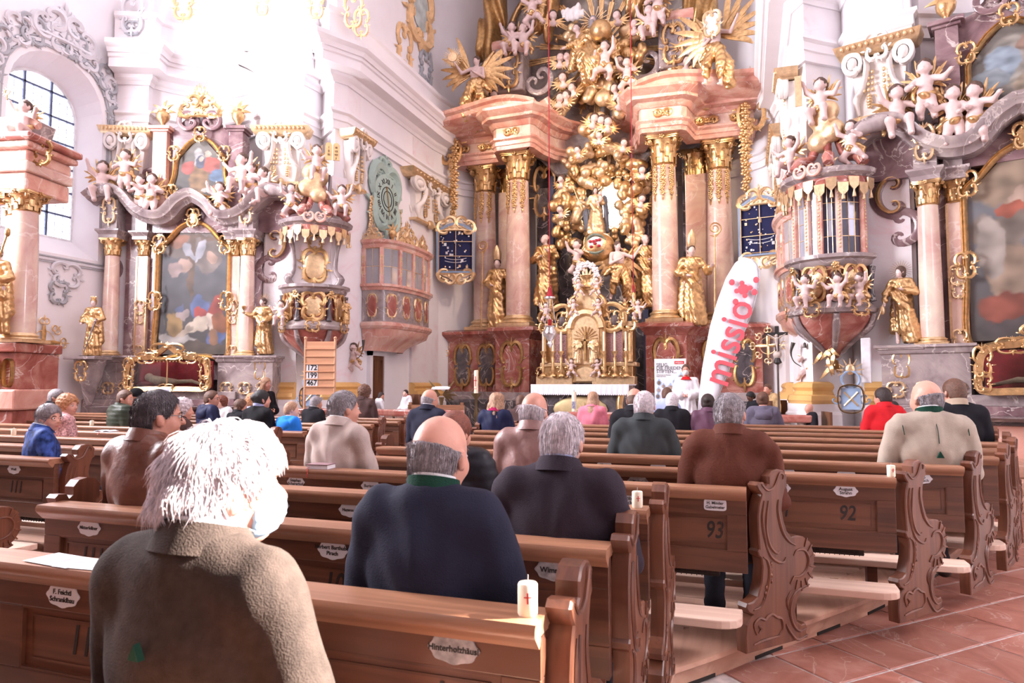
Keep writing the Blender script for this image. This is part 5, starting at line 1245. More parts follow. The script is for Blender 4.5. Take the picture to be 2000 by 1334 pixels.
# ---------------- putti (0.8 m tall if standing), gilded wings and loincloths
def putto_meshes(pose):
    B = SDF(); hy = {'sit': .62, 'stand': .70, 'fly': .66}[pose]
    H = Matrix.Translation((0.0, -.02, hy)) @ euler(0, 0, 180 + {'sit': -25, 'stand': 20, 'fly': 5}[pose])
    B.ell((0, 0, hy + .01), (.088, .096, .10)); B.ell((0, -.05, hy - .04), (.06, .055, .055)); B.cap((0, -.10, hy - .01), (0, -.115, hy - .025), .010, .014, .01)
    for q in (-1, 1): B.ell((q * .035, -.065, hy - .03), (.035, .035, .035)); B.ell((q * .09, .005, hy - .02), (.012, .022, .03))
    B.cap((0, 0, hy - .08), (0, 0, hy - .13), .04, .05); z = hy - .22
    B.ell((0, 0, z), (.10, .085, .11)); B.ell((0, -.015, z - .13), (.105, .10, .10)); B.ell((0, .02, z - .21), (.11, .10, .08))
    A = {'sit': [[(-.10, 0, z + .06), (-.22, -.03, z + .02), (-.30, -.08, z + .12)], [(.10, 0, z + .06), (.2, -.02, z + .14), (.24, -.06, z + .28)]],
         'stand': [[(-.10, 0, z + .06), (-.20, -.05, z - .04), (-.14, -.16, z - .06)], [(.10, 0, z + .06), (.22, -.03, z + .02), (.30, -.12, z + .06)]],
         'fly': [[(-.10, 0, z + .06), (-.2, -.06, z + .12), (-.22, -.12, z + .26)], [(.10, 0, z + .06), (.2, -.08, z + .0), (.14, -.18, z + .05)]]}[pose]
    Lg = {'sit': [[(-.06, 0, z - .22), (-.10, -.2, z - .20), (-.12, -.2, z - .42)], [(.06, 0, z - .22), (.14, -.18, z - .22), (.10, -.12, z - .42)]],
          'stand': [[(-.055, 0, z - .23), (-.06, -.04, z - .36), (-.06, .0, z - .47)], [(.055, 0, z - .23), (.09, -.06, z - .36), (.10, .0, z - .47)]],
          'fly': [[(-.06, 0, z - .22), (-.14, -.08, z - .36), (-.06, .06, z - .46)], [(.06, 0, z - .22), (.16, -.12, z - .30), (.26, -.02, z - .42)]]}[pose]
    for a in A: B.chain(a, [.045, .04, .03]); w = Vector(a[2]); d = (w - Vector(a[1])).normalized(); B.ell(tuple(w + d * .03), (.03, .03, .03)); [B.cap(w + d * .03, w + d * .07 + Vector((.012 * (j - 1), 0, 0)), .009, .008, .004) for j in range(3)]
    for c in Lg: B.chain(c, [.075, .055, .038]); e = Vector(c[2]); B.cap(e, e + Vector((.01, -.08, -.02)), .034, .028)
    M = {'body': sdf_mesh('putto_body', B, .017, .03)}
    S = SDF().ell((0, .02, hy + .03), (.10, .105, .105)); M['hair'] = sdf_mesh('putto_hair', S, .016, .02, 0, lambda X, Y, Z: .012 * noise3(np.stack([X, Y, Z], -1) * 75, 2), lambda X, Y, Z: np.maximum(-Y - .05 - .5 * (Z - hy), hy - .05 - Z))
    D = SDF().chain([(-.11, .03, z - .16), (0, -.08, z - .19), (.11, .03, z - .13)], [.05, .055, .05]).chain([(.10, .04, z - .13), (.17, .08, z - .22), (.16, .06, z - .36)], [.05, .05, .02]).cap((0, .08, z - .15), (-.1, .03, z - .16), .04)
    M['loincloth'] = sdf_mesh('loincloth', D, .017, .03, 0, lambda X, Y, Z: .01 * np.sin(60 * Z + 40 * X)); M['z'] = z; return M
_put = {}; _wing = {}
def putto(label, pose, loc, rz=0, size=.8, group=None, sx=1, tilt=0, wings=True, cloth_=True, parent=None):
    if pose not in _put: _put[pose] = putto_meshes(pose)
    M = _put[pose]; k = size / .8; o = thing('putto', label, 'statue', loc, rz, group or 'carved putti', parent, s=(k * sx, k, k)); o.rotation_euler.y = R(tilt)
    put('body', M['body'], FLESH, o); put('hair', M['hair'], BROWNHAIR, o)
    if cloth_: put('loincloth', M['loincloth'], GOLD, o)
    if wings:
        for s_ in (-1, 1):
            if s_ not in _wing: _wing[s_] = wing_mb(.3, s_, 5).mesh('wing', 60)
            put('wing', _wing[s_], GOLD, o, (s_ * .04, .09, M['z'] + .04))
    return o
def cherub_mesh():
    B = SDF().ell((0, 0, .0), (.088, .09, .10)).ell((0, -.045, -.045), (.06, .055, .05)).cap((0, -.095, -.015), (0, -.11, -.03), .01, .014, .01).cap((0, 0, -.08), (0, 0, -.14), .045, .05).ell((0, .01, -.19), (.10, .06, .06))
    for q in (-1, 1): B.ell((q * .035, -.06, -.035), (.034, .034, .034))
    h = SDF().ell((0, .02, .025), (.102, .10, .105))
    w = MB()
    for s_ in (-1, 1):
        for j, (a, L) in enumerate(((15, .24), (-8, .24), (-32, .22), (-58, .18), (-82, .14))):
            leaf(w, (s_ * .05, 0, -.14), a if s_ > 0 else 180 - a, L, .035, .15 * s_)
    hd = sdf_mesh('cherub_face', B, .017, .02); hr = sdf_mesh('cherub_hair', h, .016, .02, 0, lambda X, Y, Z: .012 * noise3(np.stack([X, Y, Z], -1) * 75, 4), lambda X, Y, Z: np.maximum(-Y - .045 - .5 * Z, -.06 - Z)); return hd, hr, w.mesh('cherub_wings', 60)
_ch = {}
def cherub(parent, loc, size=1.0, rz=0, tilt=0):
    if not _ch: _ch['m'] = cherub_mesh()
    o = thing('cherub_head', None, None, loc, rz, None, parent, s=size); o.rotation_euler.y = R(tilt)
    for nm, me, m in zip(('face', 'hair', 'wings'), _ch['m'], (FLESH, BROWNHAIR, GOLD)): put(nm, me, m, o)
    return o
def cloud_mesh(key, balls, res=.04):
    if key not in _cache:
        S = SDF()
        for c, r in balls: S.ell(c, (r, r * .75, r))
        _cache[key] = sdf_mesh('cloud', S, res, .05)
    return _cache[key]
def rnd_cloud(key, n, w, h, r, seed, d=.12):
    rs = random.Random(seed); return cloud_mesh(key, [((rs.uniform(-w, w), rs.uniform(-d, d), rs.uniform(-h, h)), r * rs.uniform(.6, 1.2)) for _ in range(n)], .035)
# ---------------- paintings as flat coloured canvases
def painting(name, par, w, z0, ztop, base, blobs, loc, n=(110, 170), seed=1, y=0):
    us = np.linspace(-.5, .5, n[0]); xs = us * w; zt = np.array([ztop(x) for x in xs]); vs_ = np.linspace(0, 1, n[1])
    G = np.zeros((n[1], n[0], 3)); G[..., 0] = xs[None]; G[..., 1] = y; G[..., 2] = z0 + vs_[:, None] * (zt - z0)[None]
    o_ = MB().grid(G); me = o_.mesh(name, None, False)
    H_ = max(zt) - z0; U = xs[None] / w + 0 * vs_[:, None]; Vv = (G[..., 2] - z0) / H_
    q = np.stack([U * 9, Vv * 14, U * 0 + seed], -1); wx = .03 * noise3(q * 1.5, seed) + .012 * noise3(q * 5, seed + 8); wz = .026 * noise3(q * 1.7 + 3, seed + 1) + .012 * noise3(q * 6, seed + 9)
    C = np.zeros((*U.shape, 3)); C[:] = np.array(base[0])[None, None] * (1 - Vv[..., None]) + np.array(base[1])[None, None] * Vv[..., None]
    C *= .42 * (1 + .22 * noise3(q * 2.2, seed + 3))[..., None]
    for cx, cz, rx, rz_, rot, col in blobs:
        a = R(rot); dx, dz = U + wx - cx, Vv + wz - cz; e = np.hypot((dx * math.cos(a) + dz * math.sin(a) * H_ / w) / rx, (-dx * math.sin(a) * w / H_ + dz * math.cos(a)) / rz_)
        m = np.clip((1.08 - e) / .16, 0, 1)[..., None]; sh = (1 + .4 * noise3(q * 2.1 + cx * 7, seed + 5) + .15 * noise3(q[..., ::-1] * 3.7 + cz * 5, seed + 6))[..., None]
        C = C * (1 - m) + m * .48 * np.array(col)[None, None] * sh
    C = np.clip(C, 0, 1); ca = me.color_attributes.new('paint', 'FLOAT_COLOR', 'POINT'); ca.data.foreach_set('color', np.concatenate([C, np.ones((*U.shape, 1))], -1).astype(np.float32).ravel())
    return put(name, me, vcol('oil_paint', .55), par, loc)
# ================================================================ side altars (left one built, right one mirrored)
SA = AL_D / FPX
ax = lambda px: (px - 375) * SA
az = lambda py: onD(375, py, AL_D).z
REDV = plain('crimson_velvet', srgb(120, 20, 30), .9, 0, .2, 10); BONE = plain('bone', srgb(196, 178, 150), .6, 0, .2, 20)
def painting_frame(par, pts, w=.055, y=-.1, name='gilt_frame', mat=None):
    P = spline(pts, 5, True); mb = MB(); mb.mould(P, [(-w, y + .1), (-w, y), (-w * .3, y - .05), (w * .3, y - .02), (w * .6, y - .05), (w, y), (w, y + .1)], True); return mb.build(name, mat or GOLD, par, 50)
def side_altar(label, blobs_main, blobs_top, base_main, lo):
    o = thing('side_altar', label, 'altar', (AL.x, AL.y, 0), AL_RZ)
    zb = az(697); zl = az(760)
    # mensa and steps
    MB().b6(-1.15, 1.15, -.95, -.2, 0, .95).build('altar_block', ROSE, o, None, bevel=.02)
    MB().sweep([(-1.2, -.2), (-1.2, -1.0), (1.2, -1.0), (1.2, -.2)][::-1], [(0, .95), (.03, .95), (.08, 1.0), (.08, 1.06), (-.3, 1.06)]).build('mensa_edge', GREYM, o, 40)
    MB().b6(-1.2, 1.2, -1.0, -.1, 1.0, 1.06).build('mensa_slab', GREYM, o, None)
    MB().b6(-1.15, 1.15, -.55, -.1, 1.06, 1.2).build('predella_step', PURM, o, None, bevel=.01); MB().b6(-1.15, 1.15, -.5, -.1, 1.2, 1.36).build('predella', GREYM, o, None, bevel=.01)
    for x0, x1, st in ((ax(189), ax(281), -1), (ax(440), ax(545), 1)):
        p = thing('pedestal', None, None, parent=o)
        MB().b6(x0, x1, -.42, .3, .0, .85).build('lower_base', REDM, p, None, bevel=.01); MB().b6(x0 - .03, x1 + .03, -.46, .3, .85, 1.2).build('upper_base', GREYM, p, None, bevel=.02)
        MB().b6(x0, x1, -.42, .3, 1.2, zb - .12).build('die', GREYM, p, None, bevel=.01)
        MB().sweep([(x0, .3), (x0, -.42), (x1, -.42), (x1, .3)], [(0, zb - .14), (.03, zb - .12), (.05, zb - .05), (.09, zb - .03), (.09, zb + .01), (-.2, zb + .01)][::1]).build('pedestal_cornice', GREYM, p, 30)
        MB().b6(x0 + .02, x1 - .02, -.4, .3, zb - .1, zb).build('pedestal_top', GREYM, p, None)
        for k in range(3): q = MB(); q.merge(orn_cart(.3, .26, k), xf((x0 + (k + .5) * (x1 - x0) / 3, -.45, zl + .02))); q.build('gilt_cartouche', GOLDP, p, 60)
    # columns and pilasters
    hc_, H1 = az(470) - az(503), az(471) - zb
    for px in (220.5, 484):
        column(o, ax(px), -.18, zb, .165, H1, .13, hc_, PINKM)
    for px in (272, 453):
        p = thing('pilaster', None, None, (ax(px), 0, zb), parent=o)
        MB().b6(-.12, .12, -.05, .25, .0, H1 - .34).build('pilaster_shaft', PINKM, p, None, bevel=.01); c = put('capital', lib(('capital', .142, round(.34, 3)), lambda: corinthian(.142 * .86, .34)), GOLD, p, (0, .02, H1 - .34)); c.scale = (.95, .8, 1)
        for x in (-.11, .11): MB().b6(x - .018, x + .018, -.065, -.04, .1, H1 - .36).build('gilt_strip', GOLDP, p, None)
        for z_, s_ in ((H1 * .42, 1), (H1 * .33, .8), (.1, .9)): q = MB(); q.merge(orn_cart(.26 * s_, .34 * s_, 4), xf((0, -.08, z_))); q.build('gilt_cartouche', GOLDP, p, 60)
    for x0, x1 in ((ax(236), ax(260)), (ax(284), ax(306)), (ax(436), ax(447)), (ax(464), ax(472))): MB().b6(x0, x1, .04, .3, zb, az(430)).build('back_strip', PURM, o, None)
    MB().b6(ax(205), ax(500), .22, .34, zb - .5, az(440)).build('back_slab', PURM, o, None)
    # entablature blocks over the columns
    for px, w in ((220.5, 30), (272, 24), (453, 24), (484, 30)):
        x0, x1 = ax(px - w / 2), ax(px + w / 2); y0 = -.36 if w > 25 else -.16
        e = thing('entablature_block', None, None, parent=o)
        MB().sweep([(x0, .3), (x0, y0), (x1, y0), (x1, .3)], [(0, az(471)), (.03, az(471)), (.03, az(465)), (.06, az(461)), (.09, az(458)), (.09, az(455)), (0, az(454))]).build('impost', GREYM, e, 30); MB().b6(x0, x1, y0, .3, az(471), az(455)).build('impost_core', GREYM, e, None)
        MB().b6(x0 + .01, x1 - .01, y0 + .02, .3, az(455), az(398)).build('block', GREYM, e, None)
        if w > 25: q = MB(); q.merge(orn_cart(.34, .62, 5), xf(((x0 + x1) / 2, y0 - .02, az(420)))); q.build('gilt_cartouche', GOLDP, e, 60)
    # sweeping cornice: curled shoulders, dip, central arch
    L = [(178, 396), (200, 382), (228, 380), (248, 392), (268, 414), (292, 428), (318, 430), (334, 420), (350, 402), (370, 390), (378, 389)]
    P = [(ax(x), az(y)) for x, y in L] + [(ax(753 - x), az(y)) for x, y in L[::-1][1:]]
    S_ = spline([(p[0], 0, p[1]) for p in P], 5)
    mb = MB(); mb.mould(S_, [(-.16, .3), (-.16, -.30), (-.10, -.34), (-.06, -.44), (0, -.46), (.04, -.52), (.10, -.54), (.10, .3)]); mb.build('main_cornice', GREYM, o, 40)
    fld = [(p[0], p[2]) for p in S_]; MB().prism([(fld[0][0], az(455))] + [(x, z - .1) for x, z in fld] + [(fld[-1][0], az(455))], -.02, .3).build('pediment_field', PURM, o, None)
    for px, sg in ((184, -1), (569, 1)):
        r = MB(); r.tube([(ax(px) - sg * .5 * k_ / 4 * 1.0, -.42, az(386) + .02 * k_) for k_ in range(5)], [.10, .14, .12, .15, .12], 10); r.build('rolled_scroll', GREYM, o, 60)
    for px, sg in ((198, -1), (520, 1)):
        c = MB(); cscroll(c, (0, 0, 0), .36, 120 if sg < 0 else 60, 250 if sg < 0 else -70, .09, 6, .4); cscroll(c, (sg * .0, 0, -.55), .26, 90, 90 + sg * 190, .08, 6, .4); c.build('scroll_bracket', PURM, o, 60, (ax(px), .1, az(476))); g = MB(); cscroll(g, (0, -.1, 0), .33, 120 if sg < 0 else 60, 240 if sg < 0 else -60, .035, 5, .4); leaf(g, (0, -.06, .3), 90 + 40 * sg, .35, .06, .4); g.build('gilt_rib', GOLD, o, 60, (ax(px), .1, az(476)))
    # upper storey
    U = [(292, 425), (292, 262), (302, 252), (318, 252), (330, 248), (345, 235), (352, 222), (362, 217), (374, 224), (376, 240), (368, 252), (378, 260), (388, 252), (380, 240), (382, 224), (394, 217), (404, 222), (411, 235), (426, 248), (440, 252), (458, 252), (466, 262), (466, 425)]
    MB().prism([(ax(x), az(y)) for x, y in U], -.02, .28, .02).build('upper_storey', PURM, o, 30)
    for a, b, sg in ((290, 318, -1), (440, 468, 1)): 
        mb = MB(); mb.b6(ax(a), ax(b), -.16, .2, az(420), az(262)); mb.b6(ax(a) - .04, ax(b) + .04, -.2, .2, az(262), az(258)); mb.b6(ax(a) - .09, ax(b) + .09, -.25, .2, az(258), az(252)); mb.build('upper_pilaster', ROSE if sg < 0 else PURM, o, None, bevel=.01)
        v = MB(); cscroll(v, (0, 0, 0), .42, 90 - sg * 10, 90 - sg * 170, .07, 6, .35); v.build('side_volute', PURM, o, 60, (ax(a if sg < 0 else b) + sg * .02, .05, az(365)))
        u = MB(); u.lathe([(.0, 0), (.1, 0), (.04, .06), (.05, .1), (.13, .2), (.15, .3), (.12, .36), (.08, .38), (.1, .42), (.0, .44)], 12); [leaf(u, (0, 0, .36), 90 + t, .28, .06, .3 * (1 if t > 0 else -1)) for t in (-75, -35, 0, 35, 75)]; u.build('gilt_urn', GOLD, o, 60, (ax((a + b) / 2), -.05, az(252)))
    for sg in (-1, 1): v = MB(); cscroll(v, (0, 0, 0), .19, 90 + sg * 20, 90 - sg * 240, .05, 6, .45); v.build('pediment_volute', PURM, o, 60, (ax(378 + sg * 24), -.08, az(238)))
    q = MB(); q.merge(orn_crest(.95, .72, 6), xf((ax(379), -.1, az(232)))); q.build('gilt_crest', GOLD, o, 60)
    # paintings
    hw = ax(440) - ax(306); tp = lambda x: np.interp(abs(x) / hw * 2, [0, .25, .45, .7, .85, 1.0], [az(440), az(444), az(455), az(473), az(480), az(486)])
    painting('altar_painting', o, hw, az(692), tp, base_main, blobs_main, (ax(373), -.0, 0), seed=3, y=.0)
    fr = [(ax(303), az(694)), (ax(303), az(600)), (ax(303), az(500)), (ax(306), az(484)), (ax(322), az(470)), (ax(338), az(452)), (ax(352), az(441)), (ax(373), az(434)), (ax(394), az(441)), (ax(408), az(452)), (ax(424), az(470)), (ax(440), az(484)), (ax(443), az(500)), (ax(443), az(600)), (ax(443), az(694)), (ax(400), az(695)), (ax(346), az(695))]
    painting_frame(o, fr, .05, -.05)
    for x, y, k in ((373, 428, 1), (303, 590, 2), (443, 590, 2), (308, 480, 3), (438, 480, 3)): q = MB(); q.merge(orn_cart(.34, .44, k, k != 1), xf((ax(x), -.14, az(y)))); q.build('frame_ornament', GOLD, o, 60)
    w2 = ax(433) - ax(332); t2 = lambda x: np.interp(abs(x) / w2 * 2, [0, .2, .45, .7, 1], [az(275), az(278), az(292), az(305), az(330)])
    painting('upper_painting', o, w2, az(386), t2, ((.10, .09, .09), (.36, .32, .28)), blobs_top, (ax(382), -.07, 0), (80, 90), 7)
    f2 = [(334, 384), (326, 370), (332, 345), (336, 312), (346, 300), (358, 285), (372, 275), (383, 271), (394, 275), (408, 285), (420, 300), (430, 312), (432, 345), (438, 370), (430, 384), (408, 388), (382, 384), (358, 388)]
    painting_frame(o, [(ax(x), az(y)) for x, y in f2], .045, -.1)
    for x, y in ((383, 268), (330, 380), (436, 380), (333, 305), (432, 305)): q = MB(); q.merge(orn_cart(.3, .36, x % 5), xf((ax(x), -.18, az(y)))); q.build('frame_ornament', GOLD, o, 60)
    # glazed reliquary with reclining bones
    s = thing('reliquary', None, None, (0, 0, 0), parent=o); x0, x1, z0, z1 = ax(284), ax(426), az(757), az(706)
    MB().b6(x0, x1, -.28, -.24, z0, z1).build('reliquary_back', REDV, s, None); MB().b6(x0, x1, -.6, -.28, z0 - .02, z0 + .02).build('velvet_floor', REDV, s, None)
    b = SDF().ell((x0 + .32, -.45, z0 + .22), (.09, .08, .09)).cap((x0 + .42, -.45, z0 + .16), (x0 + .85, -.45, z0 + .12), .1, .07); b.chain([(x0 + .85, -.45, z0 + .12), (x0 + 1.2, -.42, z0 + .14), (x0 + 1.5, -.45, z0 + .06)], [.05, .04, .03]); put('relic_figure', sdf_mesh('relic_figure', b, .02, .02), BONE, s)
    cu = SDF().ell((x0 + .27, -.45, z0 + .08), (.22, .14, .07)); put('relic_cushion', sdf_mesh('relic_cushion', cu, .02), REDV, s)
    MB().b6(x0, x1, -.615, -.61, z0, z1).build('reliquary_glass', plain('clear_glass', (1, 1, 1), .02, 0, 0, 4, trans=1.0), s, None)
    rf = [(282, 758), (280, 735), (284, 712), (300, 702), (322, 700), (340, 690), (355, 680), (370, 690), (388, 700), (410, 702), (426, 712), (430, 735), (428, 758), (390, 759), (355, 759), (320, 759)]
    mb = MB(); mb.mould(spline([(ax(x), az(y)) for x, y in rf], 4, True), [(-.05, -.6), (-.05, -.66), (.05, -.68), (.06, -.6)], True); mb.build('reliquary_frame', GOLD, s, 50)
    for x, y, w, h in ((355, 690, .9, .38), (284, 722, .28, .5), (426, 722, .28, .5), (355, 757, .4, .16), (316, 702, .5, .25), (394, 702, .5, .25), (284, 748, .25, .3), (426, 748, .25, .3)): q = MB(); q.merge(orn_cart(w, h, x % 7, True), xf((ax(x), -.68, az(y)))); q.build('frame_ornament', GOLD, s, 60)
    MB().tube([(ax(355), -.65, az(757)), (ax(355), -.65, az(700))], .012, 5).build('reliquary_mullion', GOLD, s, 60)
    for i in range(9): MB().ell((ax(330 + i * 6), -.65, az(708)), .022, 6, 4).build('hanging_bead', GOLD, s, 60)
    return o
BM = [(0, .85, .5, .12, 0, (.22, .17, .15)), (-.05, .72, .06, .3, 0, (.20, .12, .08)), (.12, .9, .2, .02, 0, (.2, .12, .08)), (-.25, .88, .15, .05, 20, (.45, .2, .12)), (.2, .72, .2, .08, 30, (.28, .22, .2)), (.08, .80, .05, .10, -20, (.5, .5, .56)), (-.08, .79, .05, .08, 40, (.5, .5, .56)), (-.15, .68, .1, .06, 50, (.62, .42, .34)), (-.3, .66, .1, .05, 30, (.55, .4, .38)), (.25, .76, .08, .05, 0, (.55, .36, .28)),
      (.12, .34, .16, .1, 20, (.13, .18, .38)), (.12, .31, .10, .06, 0, (.55, .08, .07)), (.1, .40, .05, .03, 0, (.12, .16, .34)), (.32, .33, .1, .12, 0, (.42, .07, .05)), (.05, .22, .24, .045, 28, (.72, .60, .48)), (.26, .27, .06, .06, 0, (.72, .6, .5)), (-.15, .17, .16, .03, 20, (.62, .5, .4)), (-.3, .24, .14, .08, 20, (.48, .30, .12)), (-.15, .3, .1, .05, 0, (.5, .4, .38)), (-.2, .36, .06, .035, 0, (.13, .16, .3)), (-.2, .1, .3, .05, -10, (.6, .55, .52)), (.35, .14, .14, .09, -30, (.13, .18, .4)), (.38, .24, .1, .09, 20, (.40, .14, .06)), (.3, .12, .06, .1, 10, (.35, .18, .1)), (-.42, .35, .02, .2, 0, (.07, .08, .09)), (0, .04, .5, .05, 0, (.12, .09, .07))]
BT = [(0, .55, .12, .3, 10, (.62, .60, .58)), (-.02, .3, .2, .28, 0, (.36, .20, .09)), (-.25, .5, .14, .1, 40, (.55, .12, .10)), (.2, .55, .18, .14, -20, (.52, .12, .09)), (0, .62, .10, .12, 0, (.12, .13, .2)), (.02, .66, .05, .06, 0, (.66, .50, .40)), (.15, .74, .07, .06, 0, (.66, .48, .38)), (.33, .36, .14, .12, -10, (.14, .22, .36)), (.3, .14, .1, .06, 0, (.55, .2, .14)), (.15, .12, .1, .05, 0, (.6, .56, .5))]
BM2 = [(0, .85, .5, .15, 0, (.46, .34, .24)), (-.2, .72, .25, .05, 25, (.62, .36, .26)), (0, .76, .16, .04, -20, (.64, .46, .36)), (-.1, .80, .12, .03, 30, (.60, .62, .66)), (.1, .68, .14, .04, 10, (.55, .16, .10)), (.1, .55, .4, .1, 10, (.30, .24, .2)), (-.25, .5, .3, .1, 0, (.34, .40, .48)), (-.35, .35, .14, .1, 10, (.34, .24, .16)), (-.3, .40, .08, .03, 0, (.6, .5, .44)), (-.2, .34, .07, .05, 0, (.55, .55, .58)), (-.3, .2, .16, .1, 0, (.32, .10, .08)), (-.1, .22, .1, .06, 0, (.42, .46, .62)), (-.08, .27, .05, .04, 0, (.5, .3, .2)), (.15, .35, .2, .14, 0, (.5, .36, .26)), (.2, .15, .22, .1, 20, (.40, .12, .08)), (.3, .5, .12, .16, 0, (.56, .48, .42)), (-.05, .06, .5, .06, 0, (.12, .10, .10))]
BT2 = [(0, .5, .3, .35, 0, (.52, .48, .42)), (-.2, .6, .14, .14, 0, (.62, .56, .50)), (-.15, .72, .1, .09, 0, (.55, .36, .28)), (.1, .55, .2, .2, 20, (.46, .56, .66)), (.25, .35, .2, .14, 0, (.4, .46, .5)), (-.25, .25, .25, .14, 0, (.58, .46, .34))]
left_altar = side_altar('left side altar of pink and purple marble with a deposition painting', BM, BT, ((.10, .085, .08), (.20, .20, .24)), None)
right_altar = side_altar('right side altar of pale pink marble with a bright painting', BM2, BT2, ((.16, .13, .12), (.36, .38, .42)), None)
right_altar.location.x = RS - AL.x; right_altar.rotation_euler.z = -R(AL_RZ); right_altar.scale.x = -1
LA = lambda px, py, y: AL + _r * ax(px) + _fh * y + Vector((0, 0, az(py)))
def mirr(v): return Vector((RS - v.x, v.y, v.z))
# brackets and gilded statues beside the altars
def bracket(label, px, side):
    p = LA(px, 697, -.15) if px > 300 else onD(174, 697, 14.15); o = thing('statue_bracket', label, 'bracket', (p.x if side > 0 else RS - p.x, p.y, 0), AL_RZ * side, 'marble statue brackets', s=(side, 1, 1)); z = p.z
    MB().b6(-.32, .32, -.34, .28, z - .06, z).build('bracket_slab', GREYM, o, None, bevel=.01); MB().lathe([(.05, -1.0), (.12, -.8), (.16, -.6), (.24, -.4), (.28, -.2), (.31, -.06)], 14, (0, 0.05, z), 0, 2 * pi, 1, .9).build('bracket_body', GREYM, o, 50)
    q = MB(); q.merge(orn_cart(.3, .45, 2), xf((0, -.26, z - .3))); q.build('gilt_cartouche', GOLD, o, 60); return o
bracket('grey marble bracket under the crowned gilded lady statue', 172, 1); bracket('grey marble bracket under the chalice bearing statue', 520, 1); bracket('grey marble bracket under the haloed gilded soldier', 520, -1)
p = onD(180, 697, 14.1); st = statue('gilded statue of a crowned lady with a sword by the left altar', 'lady', p, AL_RZ, az(590) - az(697), mats={'hair': GOLDD}); 
MB().tube([(.2, -.2, 1.1), (-.05, -.3, .15)], [.025, .018, .012], 4).build('sword', plain('dark_steel', (.12, .1, .12), .4, .6), st, 60); c = MB(); band(c, (0, -.03, 1.68), .07, .075, 0, .05, .01); [leaf(c, (.07 * math.cos(a), 0, 1.72), 90, .05, .012, 0, y=-.03 + .07 * math.sin(a)) for a in np.linspace(0, 6, 8)]; c.build('crown', GOLD, st, 60)
p = LA(517, 695, -.2); st = statue('gilded statue of a haloed lady raising a chalice', 'chalice', p, AL_RZ, az(586) - az(697), mats={'hair': BROWNHAIR}); halo = MB()
for a in range(0, 360, 15): halo.tube([(.09 * math.cos(R(a)), .08, 1.63 + .09 * math.sin(R(a))), (.22 * math.cos(R(a)), .08, 1.63 + .22 * math.sin(R(a)))], [.006, .003], 4)
hm = halo.mesh('halo', 60); put('halo', hm, GOLDD, st)
MB().lathe([(.05, 0), (.015, .03), (.015, .09), (.05, .12), (.055, .2), (.045, .2), (.0, .13)], 10, (-.5, -.2, 1.24)).build('chalice', GOLD, st, 60)
p = mirr(LA(520, 695, -.2)); st = statue('gilded statue of a haloed soldier in sandals by the right altar', 'soldier', p, -AL_RZ, az(586) - az(697)); put('halo', hm, GOLDD, st); MB().tube([(-.3, -.18, .95), (-.42, -.3, .55)], .012, 5).build('scourge', GOLDP, st, 60); MB().ell((-.34, -.22, .75), (.06, .05, .1), 8, 6).build('scourge_head', GOLDP, st, 60)
# putti of the side altars
for i, (px, py, pose, rz, sz, sx, lab) in enumerate(((204, 400, 'sit', 25, .95, -1, 'putto blowing a trumpet on the left altar scroll'), (247, 378, 'stand', 0, .85, 1, 'standing putto with hands at its mouth on the left altar'), (278, 421, 'stand', -10, .8, 1, 'left of two embracing putti beside the upper left painting'), (300, 424, 'stand', 15, .86, -1, 'right of two embracing putti holding a crook beside the upper left painting'), (432, 432, 'fly', 0, .8, 1, 'leaping putto on the right half of the left altar cornice'), (474, 385, 'sit', -15, .95, 1, 'upper putto drawing a bow on the left altar'), (492, 398, 'stand', -10, .8, -1, 'middle putto raising an arm on the left altar'), (515, 404, 'sit', -30, .85, -1, 'putto riding the right rolled scroll of the left altar'))):
    p = LA(px, py, -.35); putto(lab, pose, p, AL_RZ + rz, sz, 'putti on the side altars', sx)
for px, py, pose, rz, sz, sx, lab in ((515, 404, 'sit', -20, .92, 1, 'putto holding a wreath on the right altar scroll'), (480, 386, 'stand', 0, .92, -1, 'standing putto behind the wreath bearer on the right altar'), (448, 428, 'stand', -10, .9, 1, 'left of two putti reading together on the right altar'), (424, 431, 'stand', 12, .9, -1, 'right of two putti reading together on the right altar')):
    q = putto(lab, pose, mirr(LA(px, py, -.35)), -AL_RZ - rz, sz, 'putti on the side altars', -sx)
    if 'wreath on' in lab: m = MB(); m.tube([(.13 * math.cos(a), 0, .13 * math.sin(a)) for a in np.linspace(0, 2 * pi, 20)[:-1]], .03, 6, 1, (0, 1, 0), True); m.build('wreath', GOLDD, q, 60, (-.3, -.12, .5))
